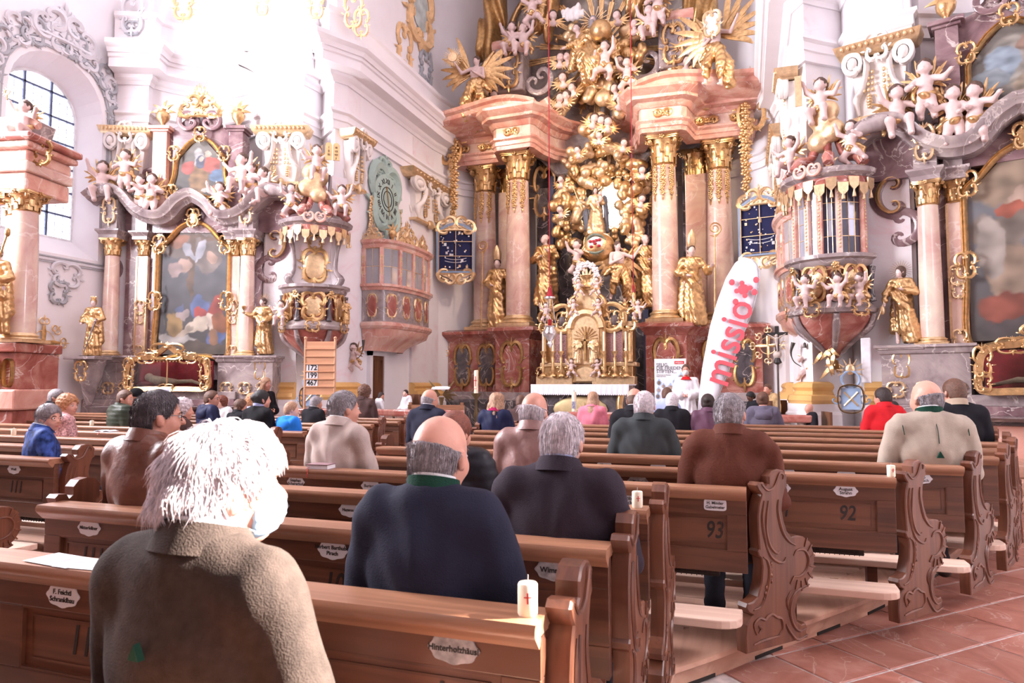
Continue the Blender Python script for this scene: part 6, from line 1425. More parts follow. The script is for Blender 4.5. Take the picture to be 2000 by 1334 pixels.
# near altar at the left edge of the picture
def near_altar():
    D = 10.5; k = D / FPX; c = onD(40, 750, D); o = thing('side_altar', 'pink marble side altar cut off by the left edge of the picture', 'altar', (c.x, c.y, 0), 12)
    X = lambda px: (px - 40) * k; Z = lambda py: onD(40, py, D).z
    MB().b6(X(-160), X(68), -.35, .5, 0, Z(800)).build('lower_base', REDM, o, None, bevel=.02); MB().b6(X(-160), X(75), -.4, .5, Z(800), Z(760)).build('base_moulding', ROSE, o, None, bevel=.03)
    MB().b6(X(-160), X(66), -.32, .5, Z(760), Z(690)).build('pedestal_die', REDM, o, None, bevel=.01); MB().b6(X(-160), X(74), -.42, .5, Z(690), Z(672)).build('pedestal_cornice', REDM, o, None, bevel=.02)
    painting_frame(o, [(X(-20), Z(752)), (X(-20), Z(705)), (X(5), Z(700)), (X(30), Z(705)), (X(30), Z(752)), (X(5), Z(757))], .02, -.33, 'gilt_panel_frame', GOLDD); painting_frame(o, [(X(46), Z(750)), (X(46), Z(708)), (X(60), Z(708)), (X(60), Z(750))], .015, -.33, 'gilt_panel_frame', GOLDD)
    for px, yy in ((49, -.12), (4, .15)): column(o, X(px), yy, Z(671), .20, Z(383) - Z(671), .15, Z(383) - Z(420), PINKM)
    for z0, z1, dx, m in ((383, 350, 0, ROSE), (350, 330, .06, PINKM), (330, 308, .02, ROSE), (308, 296, .14, ROSE), (296, 283, .22, REDM)): MB().b6(X(-160), X(75) + dx, -.36 - dx, .5, Z(z0), Z(z1)).build('entablature_course', m, o, None, bevel=.03)
    s = MB(); s.prism([(X(-100), Z(283)), (X(60), Z(283)), (X(52), Z(262)), (X(60), Z(240)), (X(30), Z(225)), (X(0), Z(232)), (X(-100), Z(232))], -.15, .3, .03); s.build('pediment_scroll', GREYM, o, None); MB().tube(spline([(X(30), -.2, Z(228)), (X(55), -.2, Z(244)), (X(78), -.2, Z(258))], 4), [.08, .10, .06], 8).build('sloping_roll', ROSE, o, 60)
    q = MB(); q.merge(orn_cart(.4, .4, 2), xf((X(92), -.25, Z(312)))); q.build('gilt_cherub_ornament', GOLDD, o, 60)
    p = onD(46, 262, D - .3); pt = putto('putto holding a small monstrance against the tall window', 'sit', (p.x, p.y, p.z - .1), 10, .68, 'putti on the side altars', -1); g = MB(); g.tube([(0, 0, 0), (0, 0, .1)], .01, 5); g.tube([(.05 * math.cos(a), 0, .15 + .05 * math.sin(a)) for a in np.linspace(0, 6.28, 12)[:-1]], .01, 5, 1, (0, 1, 0), True); [g.tube([(.06 * math.cos(a), 0, .15 + .06 * math.sin(a)), (.1 * math.cos(a), 0, .15 + .1 * math.sin(a))], .004, 4) for a in np.linspace(0, 6.28, 13)[:-1]]; g.build('monstrance', GOLDD, pt, 60, (.27, -.1, .72))
    p = onD(-10, 655, D - .5); st = statue('gilded statue with a staff at the left edge', 'lady', (p.x, p.y, p.z), 12, 1.3); MB().tube([(-.1, -.3, .2), (.35, -.2, 1.9)], .02, 6).build('staff', GOLDD, st, 60); MB().ell((.36, -.2, 1.95), (.05, .05, .09), 8, 6).build('staff_knob', GOLDD, st, 60)
near_altar()
# gilded fretwork crosses on the walls
def fret(label, p, rz, r):
    o = thing('wall_cross', label, 'wall cross', p, rz, 'gilded consecration crosses'); mb = MB()
    for k in range(4):
        a = R(90 * k); d = np.array((math.cos(a), 0, math.sin(a))); mb.tube([d * .02 * r, d * .35 * r, d * .62 * r], [r * .07, r * .1, r * .05], 5, .5)
    mb.build('cross', GOLD, o, 60)
    for k in range(8):
        a = R(45 * k); q = MB(); d = .72 * r if k % 2 == 0 else .62 * r; q.T = xf((d * math.cos(a), 0, d * math.sin(a)), 0, -math.degrees(a), 0); 
        for s_ in (-1, 1): cscroll(q, (.05 * r, 0, s_ * .07 * r), .11 * r, 0, s_ * 230, .028 * r, 5)
        leaf(q, (.05 * r, 0, 0), 0, .24 * r, .05 * r, 0); q.build('fret_arm', GOLDP, o, 60)
    ring = MB(); ring.tube([(.42 * r * math.cos(a), 0, .42 * r * math.sin(a)) for a in np.linspace(0, 2 * pi, 24)[:-1]], .022 * r, 5, 1, (0, 1, 0), True); ring.build('fret_ring', GOLDP, o, 60); return o
fret('gilded fretwork cross on the white wall right of the near left altar', onX(85, 668, NX + .06), 90, .55)
p = onY(884, 690, 18.6); fret('gilded fretwork cross left of the high altar', (max(p.x, CX + .5), 18.55, p.z), 20, .45); p = onY(1500, 675, 18.2); fret('gilded fretwork cross behind the processional cross', (p.x, 18.2, p.z), -20, .5)
# ================================================================ corner pulpits
LINEN = plain('altar_linen', (.86, .82, .88), .8, 0, .03, 6, .2, 60)
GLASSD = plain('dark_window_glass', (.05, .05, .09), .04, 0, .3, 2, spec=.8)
MIRR = plain('bright_pane', (.62, .66, .80), .05, .6, .1, 2)
def pulpit(label, side, windows):
    c = onD(612, 700, 14.9); o = thing('pulpit', label, 'pulpit', (c.x if side > 0 else RS - c.x, c.y, 0), 33 * side, 'corner pulpits of the choir arch', s=(side, 1, 1))
    A = dict(a0=pi, a1=2 * pi, sy=.92)
    MB().lathe([(.08, 1.95), (.16, 2.1), (.3, 2.22), (.48, 2.36), (.62, 2.55), (.66, 2.66)], 28, **A).build('bowl', REDM, o, 60)
    MB().lathe([(.66, 2.66), (.74, 2.68), (.76, 2.74), (.70, 2.78), (.66, 2.84), (.60, 2.88)], 28, **A).build('base_moulding', GREYM, o, 40)
    MB().lathe([(.60, 2.86), (.59, 3.0), (.60, 3.3), (.62, 3.46)], 28, **A).build('parapet', REDM, o, 60)
    MB().lathe([(.62, 3.44), (.68, 3.48), (.70, 3.54), (.76, 3.57), (.76, 3.63), (.1, 3.64)], 28, **A).build('parapet_cornice', GREYM, o, 40)
    for a in (-150, -90, -30):
        t = R(a); x, y = .62 * math.cos(t), .57 * math.sin(t); e = thing('relief_panel', None, None, (x, y, 3.16), a + 90, parent=o)
        big = 1.25 if a == -90 and not windows else 1.0
        q = MB(); q.ell((0, .01, 0), (.17 * big, .03, .23), 14, 8); q.build('gilt_relief', GOLDP, e, 60); orn_cart(.5 * big, .66, abs(a)).build('gilt_frame', GOLD, e, 60)
        g = MB(); g.merge(orn_cart(.36, .26, abs(a) + 1), xf((0, -.12, -.43))); g.build('gilt_drop', GOLD, e, 60)
    for a in (-180, -120, -60, 0):
        t = R(a); x, y = math.cos(t), .92 * math.sin(t); g = MB(); g.tube(spline([(x * .69, y * .69, 2.66), (x * .60, y * .60, 2.45), (x * .36, y * .36, 2.25), (x * .14, y * .14, 2.05)], 4), [.05, .06, .05, .03], 6); g.build('bowl_rib', GREYM, o, 60); v = MB(); v.tube([(x * .66, y * .66, 2.86), (x * .64, y * .64, 3.1), (x * .67, y * .67, 3.44)], [.07, .04, .06], 8); v.build('corner_volute', DARKM, o, 60)
        if -170 < a < -10: w = MB(); [leaf(w, (0, 0, 0), b, .16, .035, .2) for b in range(200, 350, 30)]; flower(w, (0, -.03, 0), .06); w.build('gilt_flower', GOLD, o, 60, (x * .72, y * .72, 3.44), a + 90)
    g = MB(); rs = random.Random(4)
    for k in range(16): leaf(g, (rs.uniform(-.12, .12), 0, 2.12 - .02 * k), rs.uniform(230, 310), rs.uniform(.15, .3), .05, rs.uniform(-.4, .4), y=-.1 + rs.uniform(-.12, .1))
    leaf(g, (0, 0, 1.95), -90, .3, .07, 0, y=-.08); g.build('gilt_pendant', GOLD, o, 60)
    # body between parapet and canopy
    if windows:
        angs = [-180, -128, -100, -80, -52, 0]
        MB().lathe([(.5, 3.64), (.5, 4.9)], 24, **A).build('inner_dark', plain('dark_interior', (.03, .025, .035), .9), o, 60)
        for i, a in enumerate((-172, -128, -100, -80, -52, -8)):
            t = R(a); m = MB(); m.b6(-.045, .045, -.04, .04, 3.62, 4.85); m.build('window_post', PINKM if i % 2 else ROSE, o, None, (.60 * math.cos(t), .55 * math.sin(t), 0), a + 90, bevel=.01); s = MB(); [s.ell((0, -.045, 3.75 + .06 * k), (.018, .012, .022), 6, 4) for k in range(16)]; s.build('gilt_bead_string', GOLDP, o, 60, (.60 * math.cos(t), .55 * math.sin(t), 0), a + 90, kind='stuff')
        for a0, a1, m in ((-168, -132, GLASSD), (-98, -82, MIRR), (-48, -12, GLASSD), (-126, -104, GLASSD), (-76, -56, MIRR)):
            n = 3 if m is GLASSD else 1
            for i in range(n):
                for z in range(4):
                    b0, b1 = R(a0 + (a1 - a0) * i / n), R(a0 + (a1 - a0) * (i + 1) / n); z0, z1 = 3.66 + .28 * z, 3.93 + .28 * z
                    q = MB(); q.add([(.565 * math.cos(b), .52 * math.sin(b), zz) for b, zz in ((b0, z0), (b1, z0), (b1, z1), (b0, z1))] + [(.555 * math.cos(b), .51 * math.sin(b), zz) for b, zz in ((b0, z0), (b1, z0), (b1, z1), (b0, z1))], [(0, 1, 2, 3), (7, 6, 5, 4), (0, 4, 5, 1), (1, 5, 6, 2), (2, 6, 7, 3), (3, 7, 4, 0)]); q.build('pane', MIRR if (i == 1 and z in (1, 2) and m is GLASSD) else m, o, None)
                    l = MB(); l.tube([(.57 * math.cos(b0), .525 * math.sin(b0), z1 + .005), (.57 * math.cos(b1), .525 * math.sin(b1), z1 + .005)], .007, 4); l.tube([(.57 * math.cos(b1), .525 * math.sin(b1), z0), (.57 * math.cos(b1), .525 * math.sin(b1), z1)], .007, 4); l.build('gilt_glazing_bar', GOLDP, o, None)
    else:
        MB().prism([(-.52, 3.6), (-.52, 3.9), (-.44, 4.0), (-.44, 4.8), (.44, 4.8), (.44, 4.0), (.52, 3.9), (.52, 3.6)], -.05, .3, .02).build('back_panel', SCAG, o, None)
        for s_ in (-1, 1): v = MB(); v.tube(spline([(s_ * .46, -.1, 3.66), (s_ * .56, -.12, 3.8), (s_ * .44, -.1, 4.0), (s_ * .46, -.1, 4.4), (s_ * .52, -.1, 4.7)], 4), [.06, .09, .05, .05, .07], 8); v.build('side_scroll', GREYM, o, 60)
        e = thing('back_relief', None, None, (0, -.08, 4.1), parent=o); q = MB(); q.ell((0, 0, 0), (.25, .05, .3), 16, 8); q.build('gilt_relief', GOLDP, e, 60); orn_cart(.66, .8, 5).build('gilt_frame', GOLD, e, 60); w = MB(); w.merge(orn_cart(.4, .34, 7), xf((0, 0, .52))); w.build('gilt_top', GOLD, e, 60)
    # canopy
    MB().lathe([(.2, 4.78), (.60, 4.78), (.66, 4.86), (.70, 4.92), (.78, 4.96), (.80, 5.03), (.76, 5.06), (.55, 5.12), (.1, 5.16)], 30, **A).build('canopy', GREYM, o, 40)
    MB().lathe([(.68, 4.74), (.72, 4.80), (.70, 4.9)], 30, **A).build('canopy_band', REDM, o, 60)
    n = 13
    for i in range(n):
        t = pi + pi * (i + .5) / n; x, y = .74 * math.cos(t), .68 * math.sin(t); lz = 4.70 - (.09 if i % 2 else 0)
        l = MB(); l.prism([(-.085, .17), (.085, .17), (.075, .03), (.03, -.02), (0, -.05), (-.03, -.02), (-.075, .03)], -.012, .012); l.build('lambrequin', GOLDP, o, None, (x, y, lz), math.degrees(t) + 90)
        s = MB(); s.lathe([(.006, .03), (.018, .02), (.014, 0), (.03, -.06), (.034, -.10), (0, -.10)], 8); s.build('tassel', GOLDP, o, 60, (x, y, lz - .06 + (.05 if i % 2 else 0)))
    for s_ in (-1, 1): v = MB(); cscroll(v, (s_ * .12, 0, 0), .10, 90 - s_ * 60, 90 - s_ * 320, .03, 6, .5); v.build('canopy_volute', ROSE, o, 60, (0, -.72, 5.05))
    for a in (-165, -115, -65, -15):
        t = R(a); x, y = math.cos(t), .9 * math.sin(t); v = MB(); v.tube(spline([(x * .70, y * .70, 5.12), (x * .58, y * .58, 5.28), (x * .36, y * .36, 5.34), (x * .24, y * .24, 5.55), (x * .16, y * .16, 5.85), (x * .05, y * .05, 6.0)], 4), [.09, .10, .07, .06, .07, .05], 7); v.build('crown_scroll', REDM, o, 60); f = MB(); [leaf(f, (0, 0, 0), b, .2, .04, .2) for b in (50, 75, 100, 125)]; f.build('gilt_flame', GOLDP, o, 60, (x * .66, y * .66, 5.08), a + 90)
    put('gilt_cloud', rnd_cloud('cl_p', 9, .2, .25, .17, 5), GOLDP, o, (0, -.12, 5.9))
    return o
PUL = onD(612, 700, 14.9)
def pu(side, x, y, z):  # point in a pulpit's own frame
    a = R(33); return Vector(((RS if side < 0 else 0) + side * (PUL.x + x * math.cos(a) - y * math.sin(a)), PUL.y + x * math.sin(a) + y * math.cos(a), z))
pulpit('red marble corner pulpit with tasselled canopy behind the hymn board', 1, False)
pulpit('large red marble pulpit with glazed windows right of the flag', -1, True)
for sd, ra in ((1, 33), (-1, -33)):
    L = 'left' if sd == 1 else 'right'
    q = putto('putto holding tablets on top of the left pulpit canopy' if sd == 1 else 'putto leaning on a plank atop the right pulpit canopy', 'sit', pu(sd, .0, -.2, 5.98), ra + 10, .85, 'putti on the pulpits', sd)
    t = thing('tablet', None, None, (.3, -.12, .62), -10, parent=q)
    if sd == 1:
        for dx in (-.075, .075): MB().prism([(dx - .07, -.2), (dx + .07, -.2), (dx + .07, .1)] + [(dx + .07 * math.cos(a), .1 + .07 * math.sin(a)) for a in np.linspace(.3, pi - .3, 5)] + [(dx - .07, .1)], -.015, .015).build('stone_leaf', plain('tablet_tan', srgb(200, 160, 110), .6), t, None)
        for i, (a, b) in enumerate((('I', 'IIII'), ('II', 'VIII'), ('III', 'VIX'), ('', 'X'))):
            if a: text('numeral', a, .07, INK, t, (-.075, -.017, .06 - .075 * i))
            text('numeral', b, .07, INK, t, (.075, -.017, .06 - .075 * i), sx=.7)
    else: MB().b6(-.05, .05, -.02, .02, -.3, .2).build('plank', GOLDP, t, None)
    a = putto('putto with an outstretched arm on the %s edge of the %s pulpit canopy' % (L, L), 'fly', pu(sd, -.52, -.25, 5.15), ra, .72, 'putti on the pulpits', 1)
    b = putto('putto raising a sword on the right edge of the left pulpit canopy' if sd == 1 else 'putto with spread arms on the inner edge of the right pulpit canopy', 'sit', pu(sd, .55, -.25, 5.2), ra - 10, .75, 'putti on the pulpits', 1)
    if sd == 1: MB().tube([(.0, 0, 0), (.03, 0, .4)], [.02, .03, .03], 4).build('sword', plain('dark_steel', (.12, .1, .12), .4, .6), b, 60, (-.3, -.08, .55))
    putto('seated putto with a book on the left pulpit parapet' if sd == 1 else 'putto playing a small harp on the right pulpit parapet', 'sit', pu(sd, -.66, -.42, 2.78), ra - 20, .55, 'putti on the pulpits', 1)
    if sd == -1: putto('middle putto sitting on the right pulpit parapet', 'sit', pu(sd, .05, -.78, 2.78), ra, .58, 'putti on the pulpits', -1); putto('outer putto sitting on the right pulpit parapet beside the soldier', 'sit', pu(sd, -.45, -.7, 2.76), ra, .56, 'putti on the pulpits', 1)
    else: e = statue('small gilded winged figure on the right side of the left pulpit', 'lady', pu(1, .68, -.35, 2.8), 33, .55); 
# trumpet putti hung on the walls below
p = onD(690, 722, 15.4); h = putto('putto with a long horn hanging on the wall by the brown door', 'fly', p, 10, .62, 'wall putti'); MB().tube(spline([(.15, -.15, .3), (.3, -.18, .42), (.36, -.18, .62), (.37, -.18, .85)], 4), [.008, .012, .014, .03, .05], 7).build('horn', plain('dark_bronze', (.10, .09, .08), .4, .5), h, 60)
p = onD(1583, 742, 12.0); h = putto('putto with a horn hanging below the right pulpit', 'fly', p, -20, .62, 'wall putti', -1); MB().tube(spline([(.15, -.15, .3), (.3, -.18, .42), (.36, -.18, .62), (.3, -.18, .85)], 4), [.008, .012, .014, .03, .05], 7).build('horn', plain('dark_bronze', (.10, .09, .08), .4, .5), h, 60); MB().lathe([(.05, 0), (.035, .05), (.03, .1), (.0, .13)], 10, (.05, -.2, .72)).build('bell', plain('dark_bronze', (.10, .09, .08), .4, .5), h, 60)

# ================================================================ glazed oratories on the choir walls
def oratory(side):
    lab = 'glazed marble oratory box with gilded cresting on the left choir wall' if side == 1 else 'glazed marble oratory box seen edge on at the right choir wall'
    o = thing('oratory', lab, 'balcony', (0, 0, 0), 0, 'oratory boxes', s=(side, 1, 1))
    P = spline([(CX + .02, 13.95, 0), (CX + .50, 14.0, 0), (CX + .72, 14.4, 0), (CX + .80, 15.2, 0), (CX + .72, 16.0, 0), (CX + .50, 16.4, 0), (CX + .02, 16.45, 0)], 4)[:, :2].tolist()
    S = lambda prof, nm, m, sm=35: MB().sweep(P, prof).build(nm, m, o, sm)
    S([(-.05, 2.98), (0, 2.98), (0, 3.72), (-.05, 3.72)], 'parapet', GREYM); S([(-.1, 2.80), (.03, 2.82), (.08, 2.88), (.08, 2.94), (.02, 2.98), (-.1, 2.98)], 'parapet_base', ROSE); S([(-.1, 3.70), (.03, 3.72), (.05, 3.78), (.10, 3.80), (.10, 3.86), (-.1, 3.86)], 'sill_cornice', ROSE)
    S([(-.1, 4.70), (.02, 4.72), (.04, 4.80), (.10, 4.84), (.12, 4.90), (-.4, 4.92)], 'top_cornice', ROSE)
    k = MB(); C = np.array((CX, 15.2)); rings = []
    for f, z in ((1.0, 2.82), (.95, 2.66), (.75, 2.55), (.5, 2.42), (.42, 2.34), (.40, 2.30)): rings.append([(C[0] + (x - C[0]) * f, C[1] + (y - C[1]) * (f * .6 + .4 if f < 1 else 1) - (1 - f) * .55, z) for x, y in P])
    k.grid(np.array(rings)); k.build('corbel', ROSE, o, 60); MB().slab(P, 2.8, 2.83).build('box_floor', ROSE, o, None); MB().slab(P, 4.88, 4.92).build('box_roof', GREYM, o, None)
    L = np.cumsum([0] + [math.dist(a, b) for a, b in zip(P[:-1], P[1:])]); at = lambda s: (np.interp(s, L, [p[0] for p in P]), np.interp(s, L, [p[1] for p in P]))
    posts = [0.03, .48, 1.0, 1.55, 2.1, 2.6, L[-1] - .05]
    gl = plain('oratory_glass', (.80, .82, .9), .06, 0, .1, 2, trans=.65)
    for i, s in enumerate(posts):
        x, y = at(s); x2, y2 = at(s + .02); a = math.degrees(math.atan2(y2 - y, x2 - x)); MB().b6(-.05, .05, -.045, .045, 3.84, 4.72).build('window_post', ROSE, o, None, (x, y, 0), a, bevel=.008); g = MB(); g.merge(orn_cart(.1, .5, i), xf((0, -.05, 4.3))); g.build('gilt_ornament', GOLDP, o, 60, (x, y, 0), a)
        if i < len(posts) - 1:
            for j in range(2):
                for r in range(2):
                    u0, u1 = s + (posts[i + 1] - s) * j / 2, s + (posts[i + 1] - s) * (j + 1) / 2; (xa, ya), (xb, yb_) = at(u0), at(u1); z0, z1 = 3.86 + .43 * r, 4.28 + .43 * r
                    q = MB(); q.add([(xa, ya, z0), (xb, yb_, z0), (xb, yb_, z1), (xa, ya, z1)], [(0, 1, 2, 3)]); q.build('pane', gl, o, None); b = MB(); b.tube([(xa, ya, z1), (xb, yb_, z1)], .008, 4); b.tube([(xb, yb_, z0), (xb, yb_, z1)], .008, 4); b.build('gilt_glazing_bar', GOLDP, o, None)
    for s, w in ((.26, .3), (.75, .36), (1.28, .34), (1.85, .5), (2.4, .34)):
        x, y = at(s); x2, y2 = at(s + .02); a = math.degrees(math.atan2(y2 - y, x2 - x)); e = thing('cartouche_panel', None, None, (x, y, 3.35), a, parent=o); q = MB(); q.ell((0, -.01, 0), (w * .42, .02, .26), 14, 6); q.build('red_field', REDM, e, 60); orn_cart(w, .6, int(s * 9)).build('gilt_frame', GOLDP, e, 60)
    for s, w, h in ((.25, .5, .42), (1.3, .9, .55), (2.1, .7, .4)):
        x, y = at(s); x2, y2 = at(s + .02); a = math.degrees(math.atan2(y2 - y, x2 - x)); orn_crest(w, h, int(s * 5)).build('gilt_cresting', GOLDP, o, 60, (x, y, 4.9), a)
    for s in (.75, L[-1] - .1): x, y = at(s); u = MB(); u.lathe([(0, 0), (.07, 0), (.03, .05), (.09, .14), (.1, .22), (.06, .26), (0, .28)], 10); [leaf(u, (0, 0, .24), 90 + t, .2, .04, .3) for t in (-60, -20, 20, 60)]; u.build('gilt_vase', GOLD, o, 60, (x, y, 4.9))
    return o
oratory(1); oratory(-1).location.x = RS + .5
# flat arched slab over the oratory, niche shade painted as grey, door below
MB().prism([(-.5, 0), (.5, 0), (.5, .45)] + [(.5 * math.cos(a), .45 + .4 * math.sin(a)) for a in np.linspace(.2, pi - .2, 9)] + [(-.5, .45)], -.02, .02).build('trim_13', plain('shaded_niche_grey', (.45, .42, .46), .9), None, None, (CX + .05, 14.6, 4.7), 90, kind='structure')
dr = thing('door_1', 'brown carved wooden door below the oratory', None, kind='structure'); ya, yb2 = onX(721, 740, CX).y, onX(744, 740, CX).y
DOORW = wood('walnut_door', srgb(128, 84, 58), srgb(84, 52, 36), .8, .4, 2)
MB().b6(CX + .02, CX + .07, ya, yb2, .3, 2.2).build('door_leaf', DOORW, dr, None)
for z0, z1 in ((.5, 1.1), (1.2, 2.1)): q = MB(); q.tube([(CX + .08, y, z) for y, z in ((ya + .1, z0), (yb2 - .1, z0), (yb2 - .1, z1), (ya + .1, z1))], .02, 4, 1, (1, 0, 0), True); q.build('door_panel', DOORW, dr, 40)
MB().sweep([(CX, ya - .12), (CX, ya)], [(0, .3), (.10, .3), (.10, 2.32), (0, 2.32)]).build('door_jamb', WHITE, dr, None); MB().b6(CX, CX + .1, ya - .12, yb2 + .12, 2.2, 2.32).build('door_head', WHITE, dr, None); MB().b6(CX, CX + .1, yb2, yb2 + .12, .3, 2.2).build('door_jamb', WHITE, dr, None)
# wall clock in a pale green rocaille frame
p = onX(752, 390, CX + .06); ck = thing('wall_clock', 'pale green rocaille wall clock with roman numerals on the choir wall', 'clock', p, 90)
MINT = plain('pale_green_lacquer', srgb(176, 200, 190), .5, 0, .05); q = MB(); q.merge(orn_cart(1.75, 1.8, 31)); q.merge(orn_cart(1.1, .7, 33), xf((0, .0, -.75))); q.merge(orn_crest(1.1, .5, 34), xf((0, 0, .62))); q.build('clock_frame', MINT, ck, 60)
MB().lathe([(.62, 0), (.62, .05), (.54, .07)], 32).build('dial_rim', MINT, ck, 40); ck_r = [c for c in bpy.data.objects if c.parent == ck and c.name.startswith('dial_rim')][0]; ck_r.rotation_euler.x = R(90)
d = MB(); d.lathe([(.0, .06), (.56, .06)], 32); d = d.build('dial', plain('dial_cream', (.75, .66, .64), .5), ck, 60); d.rotation_euler.x = R(90)
for i, s in enumerate(('XII', 'I', 'II', 'III', 'IIII', 'V', 'VI', 'VII', 'VIII', 'IX', 'X', 'XI')): a = R(90 - 30 * i); text('numeral', s, .17, INK, ck, (.44 * math.cos(a), -.075, .44 * math.sin(a)), (90, math.degrees(a) - 90 if False else -(math.degrees(a) - 90), 0), bold=.004)
r = MB(); [r.tube([(rr * math.cos(a), -.075, rr * math.sin(a)) for a in np.linspace(0, 2 * pi, 28)[:-1]], .012, 4, 1, (0, 1, 0), True) for rr in (.30, .20)]; r.build('dial_ring', INK, ck, 60); h = MB(); h.tube([(0, -.09, 0), (-.08, -.09, .3)], .014, 4); h.build('hour_hand', GOLD, ck, 60); h = MB(); h.tube([(0, -.09, 0), (.1, -.09, -.40)], .012, 4); h.build('minute_hand', GOLD, ck, 60)
for s_ in (-1, 1): garland(1.1, 8, .08, s_ + 3).build('gilt_garland', GOLDP, ck, 60, (s_ * .72, -.02, -.1))
# blue votive cases
NAVYF = plain('navy_velvet', srgb(28, 32, 74), .9, 0, .15, 8); BLUEF = plain('blue_grey_frame', srgb(132, 150, 178), .5, 0, .06); SILV = plain('silver', (.8, .8, .82), .3, .8, .1)
def votive(label, px0, px1, py0, py1, D, rz, seed):
    a, b = onD(px0, py1, D), onD(px1, py1, D); w = (b - a).length; zt = onD((px0 + px1) / 2, py0, D).z; zb = a.z; h = zt - zb; c = (a + b) / 2
    o = thing('votive_case', label, 'display case', (c.x, c.y, zb), rz, 'blue votive cases'); top = lambda x: h - .30 * h * min(1, (abs(x) / (w / 2)) ** 1.6) * .55
    xs = np.linspace(-w / 2, w / 2, 15); MB().prism([(-w / 2, 0), (w / 2, 0)] + [(x, top(x)) for x in xs[::-1]], -.02, .1).build('case_back', NAVYF, o, None)
    fr = [(-w / 2, .0), (w / 2, 0)] + [(x, top(x)) for x in xs[::-1]]; m = MB(); m.tube([(x, -.05, z) for x, z in fr], .055, 4, 1, (0, 1, 0), True); m.build('case_frame', BLUEF, o, 40); g = MB(); g.tube([(x * .93, -.09, .05 + z * .93) for x, z in fr], .014, 4, 1, (0, 1, 0), True); g.build('gilt_fillet', GOLD, o, 40)
    for z in (.33, .63): MB().b6(-w / 2, w / 2, -.07, -.055, h * z - .008, h * z + .008).build('glazing_bar', GOLDP, o, None)
    MB().b6(-.008, .008, -.07, -.055, 0, h * .98).build('glazing_bar', GOLDP, o, None)
    rs = random.Random(seed)
    for k in range(46):
        x, z = rs.uniform(-.42, .42) * w, rs.uniform(.08, .86) * h
        if z > top(x) - .12: continue
        q = MB(); r = rs.uniform(.012, .026)
        if k % 5 == 0: q.box((0, 0, 0), (r * 3, .012, r * 3.6))
        else: q.ell((0, 0, 0), (r, .01, r * 1.1), 7, 5)
        q.build('votive_offering', (SILV, GOLDP, ENAMEL)[k % 3], o, 60, (x, -.03, z))
    for k in range(2): ch = MB(); ch.tube([(x, -.03, h * (.2 + .06 * k) + .5 * x * x / w) for x in np.linspace(-.3 * w, .3 * w, 12)], .010, 4); ch.build('chain', SILV, o, 60)
    q = MB(); q.merge(orn_crest(w * 1.12, h * .34, seed), xf((0, -.06, h * .86))); q.build('gilt_cresting', GOLDP, o, 60); q = MB(); q.merge(orn_crest(w * 1.05, h * .22, seed + 1), xf((0, -.06, -.04), 0, 180, 0)); q.build('gilt_apron', GOLDP, o, 60)
    MB().b6(-.006, .006, 0, .001, 0, .001).build('x', GOLD, o) if False else None
    return o
votive('blue votive case with silver offerings left of the high altar', 855, 925, 438, 532, 19.4, 20, 3)
votive('blue votive case with silver offerings right of the high altar', 1448, 1524, 385, 498, 16.9, -12, 8)

# ================================================================ raised choir floor, communion rail
MB().b6(CX, RS - CX, 11.9, 20.2, -.1, .30).build('floor_choir', plain('choir_stone', (.45, .36, .33), .5, 0, .2, 3), None, None, kind='structure')
st = thing('floor_step', 'broad wooden steps before the right altar', None, kind='structure')
for k in range(3): MB().b6(5.4 + .0 * k, 9.2, 9.6 + .3 * k, 11.6, .17 * k, .17 * (k + 1)).build('step', NOSE, st, None, bevel=.02)
rl = thing('communion_rail', 'red marble communion rail with white balusters before the choir', 'railing')
for a, b in ((-4.6, -1.0), (1.0, 4.9)):
    MB().b6(a, b, 11.45, 11.75, .92, 1.04).build('rail_top', REDM, rl, None, bevel=.03); MB().b6(a, b, 11.45, 11.75, 0, .22).build('rail_base', REDM, rl, None, bevel=.02)
    for x in np.arange(a + .15, b, .24): put('baluster', lib(('baluster',), lambda: MB().lathe([(.08, 0), (.08, .05), (.05, .08), (.04, .14), (.09, .3), (.095, .38), (.05, .52), (.045, .58), (.07, .63), (.07, .70)], 12)), STUCCO, rl, (x, 11.6, .22))
# ================================================================ high altar
HA = thing('high_altar', 'towering rose marble and gold high altar in the choir', 'altar')
HZ = lambda py, px, Y: onY(px, py, Y).z
ZB, ZC = 3.1, 8.0
def ped(sg):
    P = [(4.35, 19.7), (4.35, 18.45), (2.75, 18.45), (2.55, 17.55), (1.55, 17.45), (1.45, 18.9), (1.45, 19.6)]
    P = [(sg * x, y) for x, y in P]; P = P if sg < 0 else P[::-1]
    p = thing('pedestal', None, None, parent=HA); S = lambda pr, nm, m: MB().sweep(P, pr).build(nm, m, p, 30)
    S([(-.4, .3), (.16, .3), (.16, 1.0), (.10, 1.08), (-.4, 1.08)], 'plinth', DARKM); S([(-.4, 1.08), (.10, 1.08), (.08, 1.2), (.02, 1.3), (-.4, 1.3)], 'base_moulding', GREYM); S([(-.4, 1.3), (0, 1.3), (0, 2.78), (-.4, 2.78)], 'die', REDM)
    S([(-.4, 2.76), (.02, 2.76), (.06, 2.84), (.10, 2.88), (.20, 2.96), (.20, 3.04), (.02, 3.1), (-.4, 3.1)], 'cornice', REDM); MB().slab([(x, y) for x, y in P], 3.0, 3.1).build('pedestal_top', REDM, p, None)
    for x, y, w in ((3.9, 18.42, .6), (3.15, 18.42, .62), (2.05, 17.46, .7)):
        e = thing('dark_panel', None, None, (sg * x, y, 2.05), 0, parent=p); q = MB(); q.ell((0, 0, 0), (w * .42, .03, .58), 16, 8); q.build('panel_field', DARKM if x > 2.5 else REDM, e, 60); orn_cart(w * 1.1, 1.35, int(x * 3)).build('gilt_frame', GOLDD, e, 60)
for sg in (-1, 1): ped(sg)
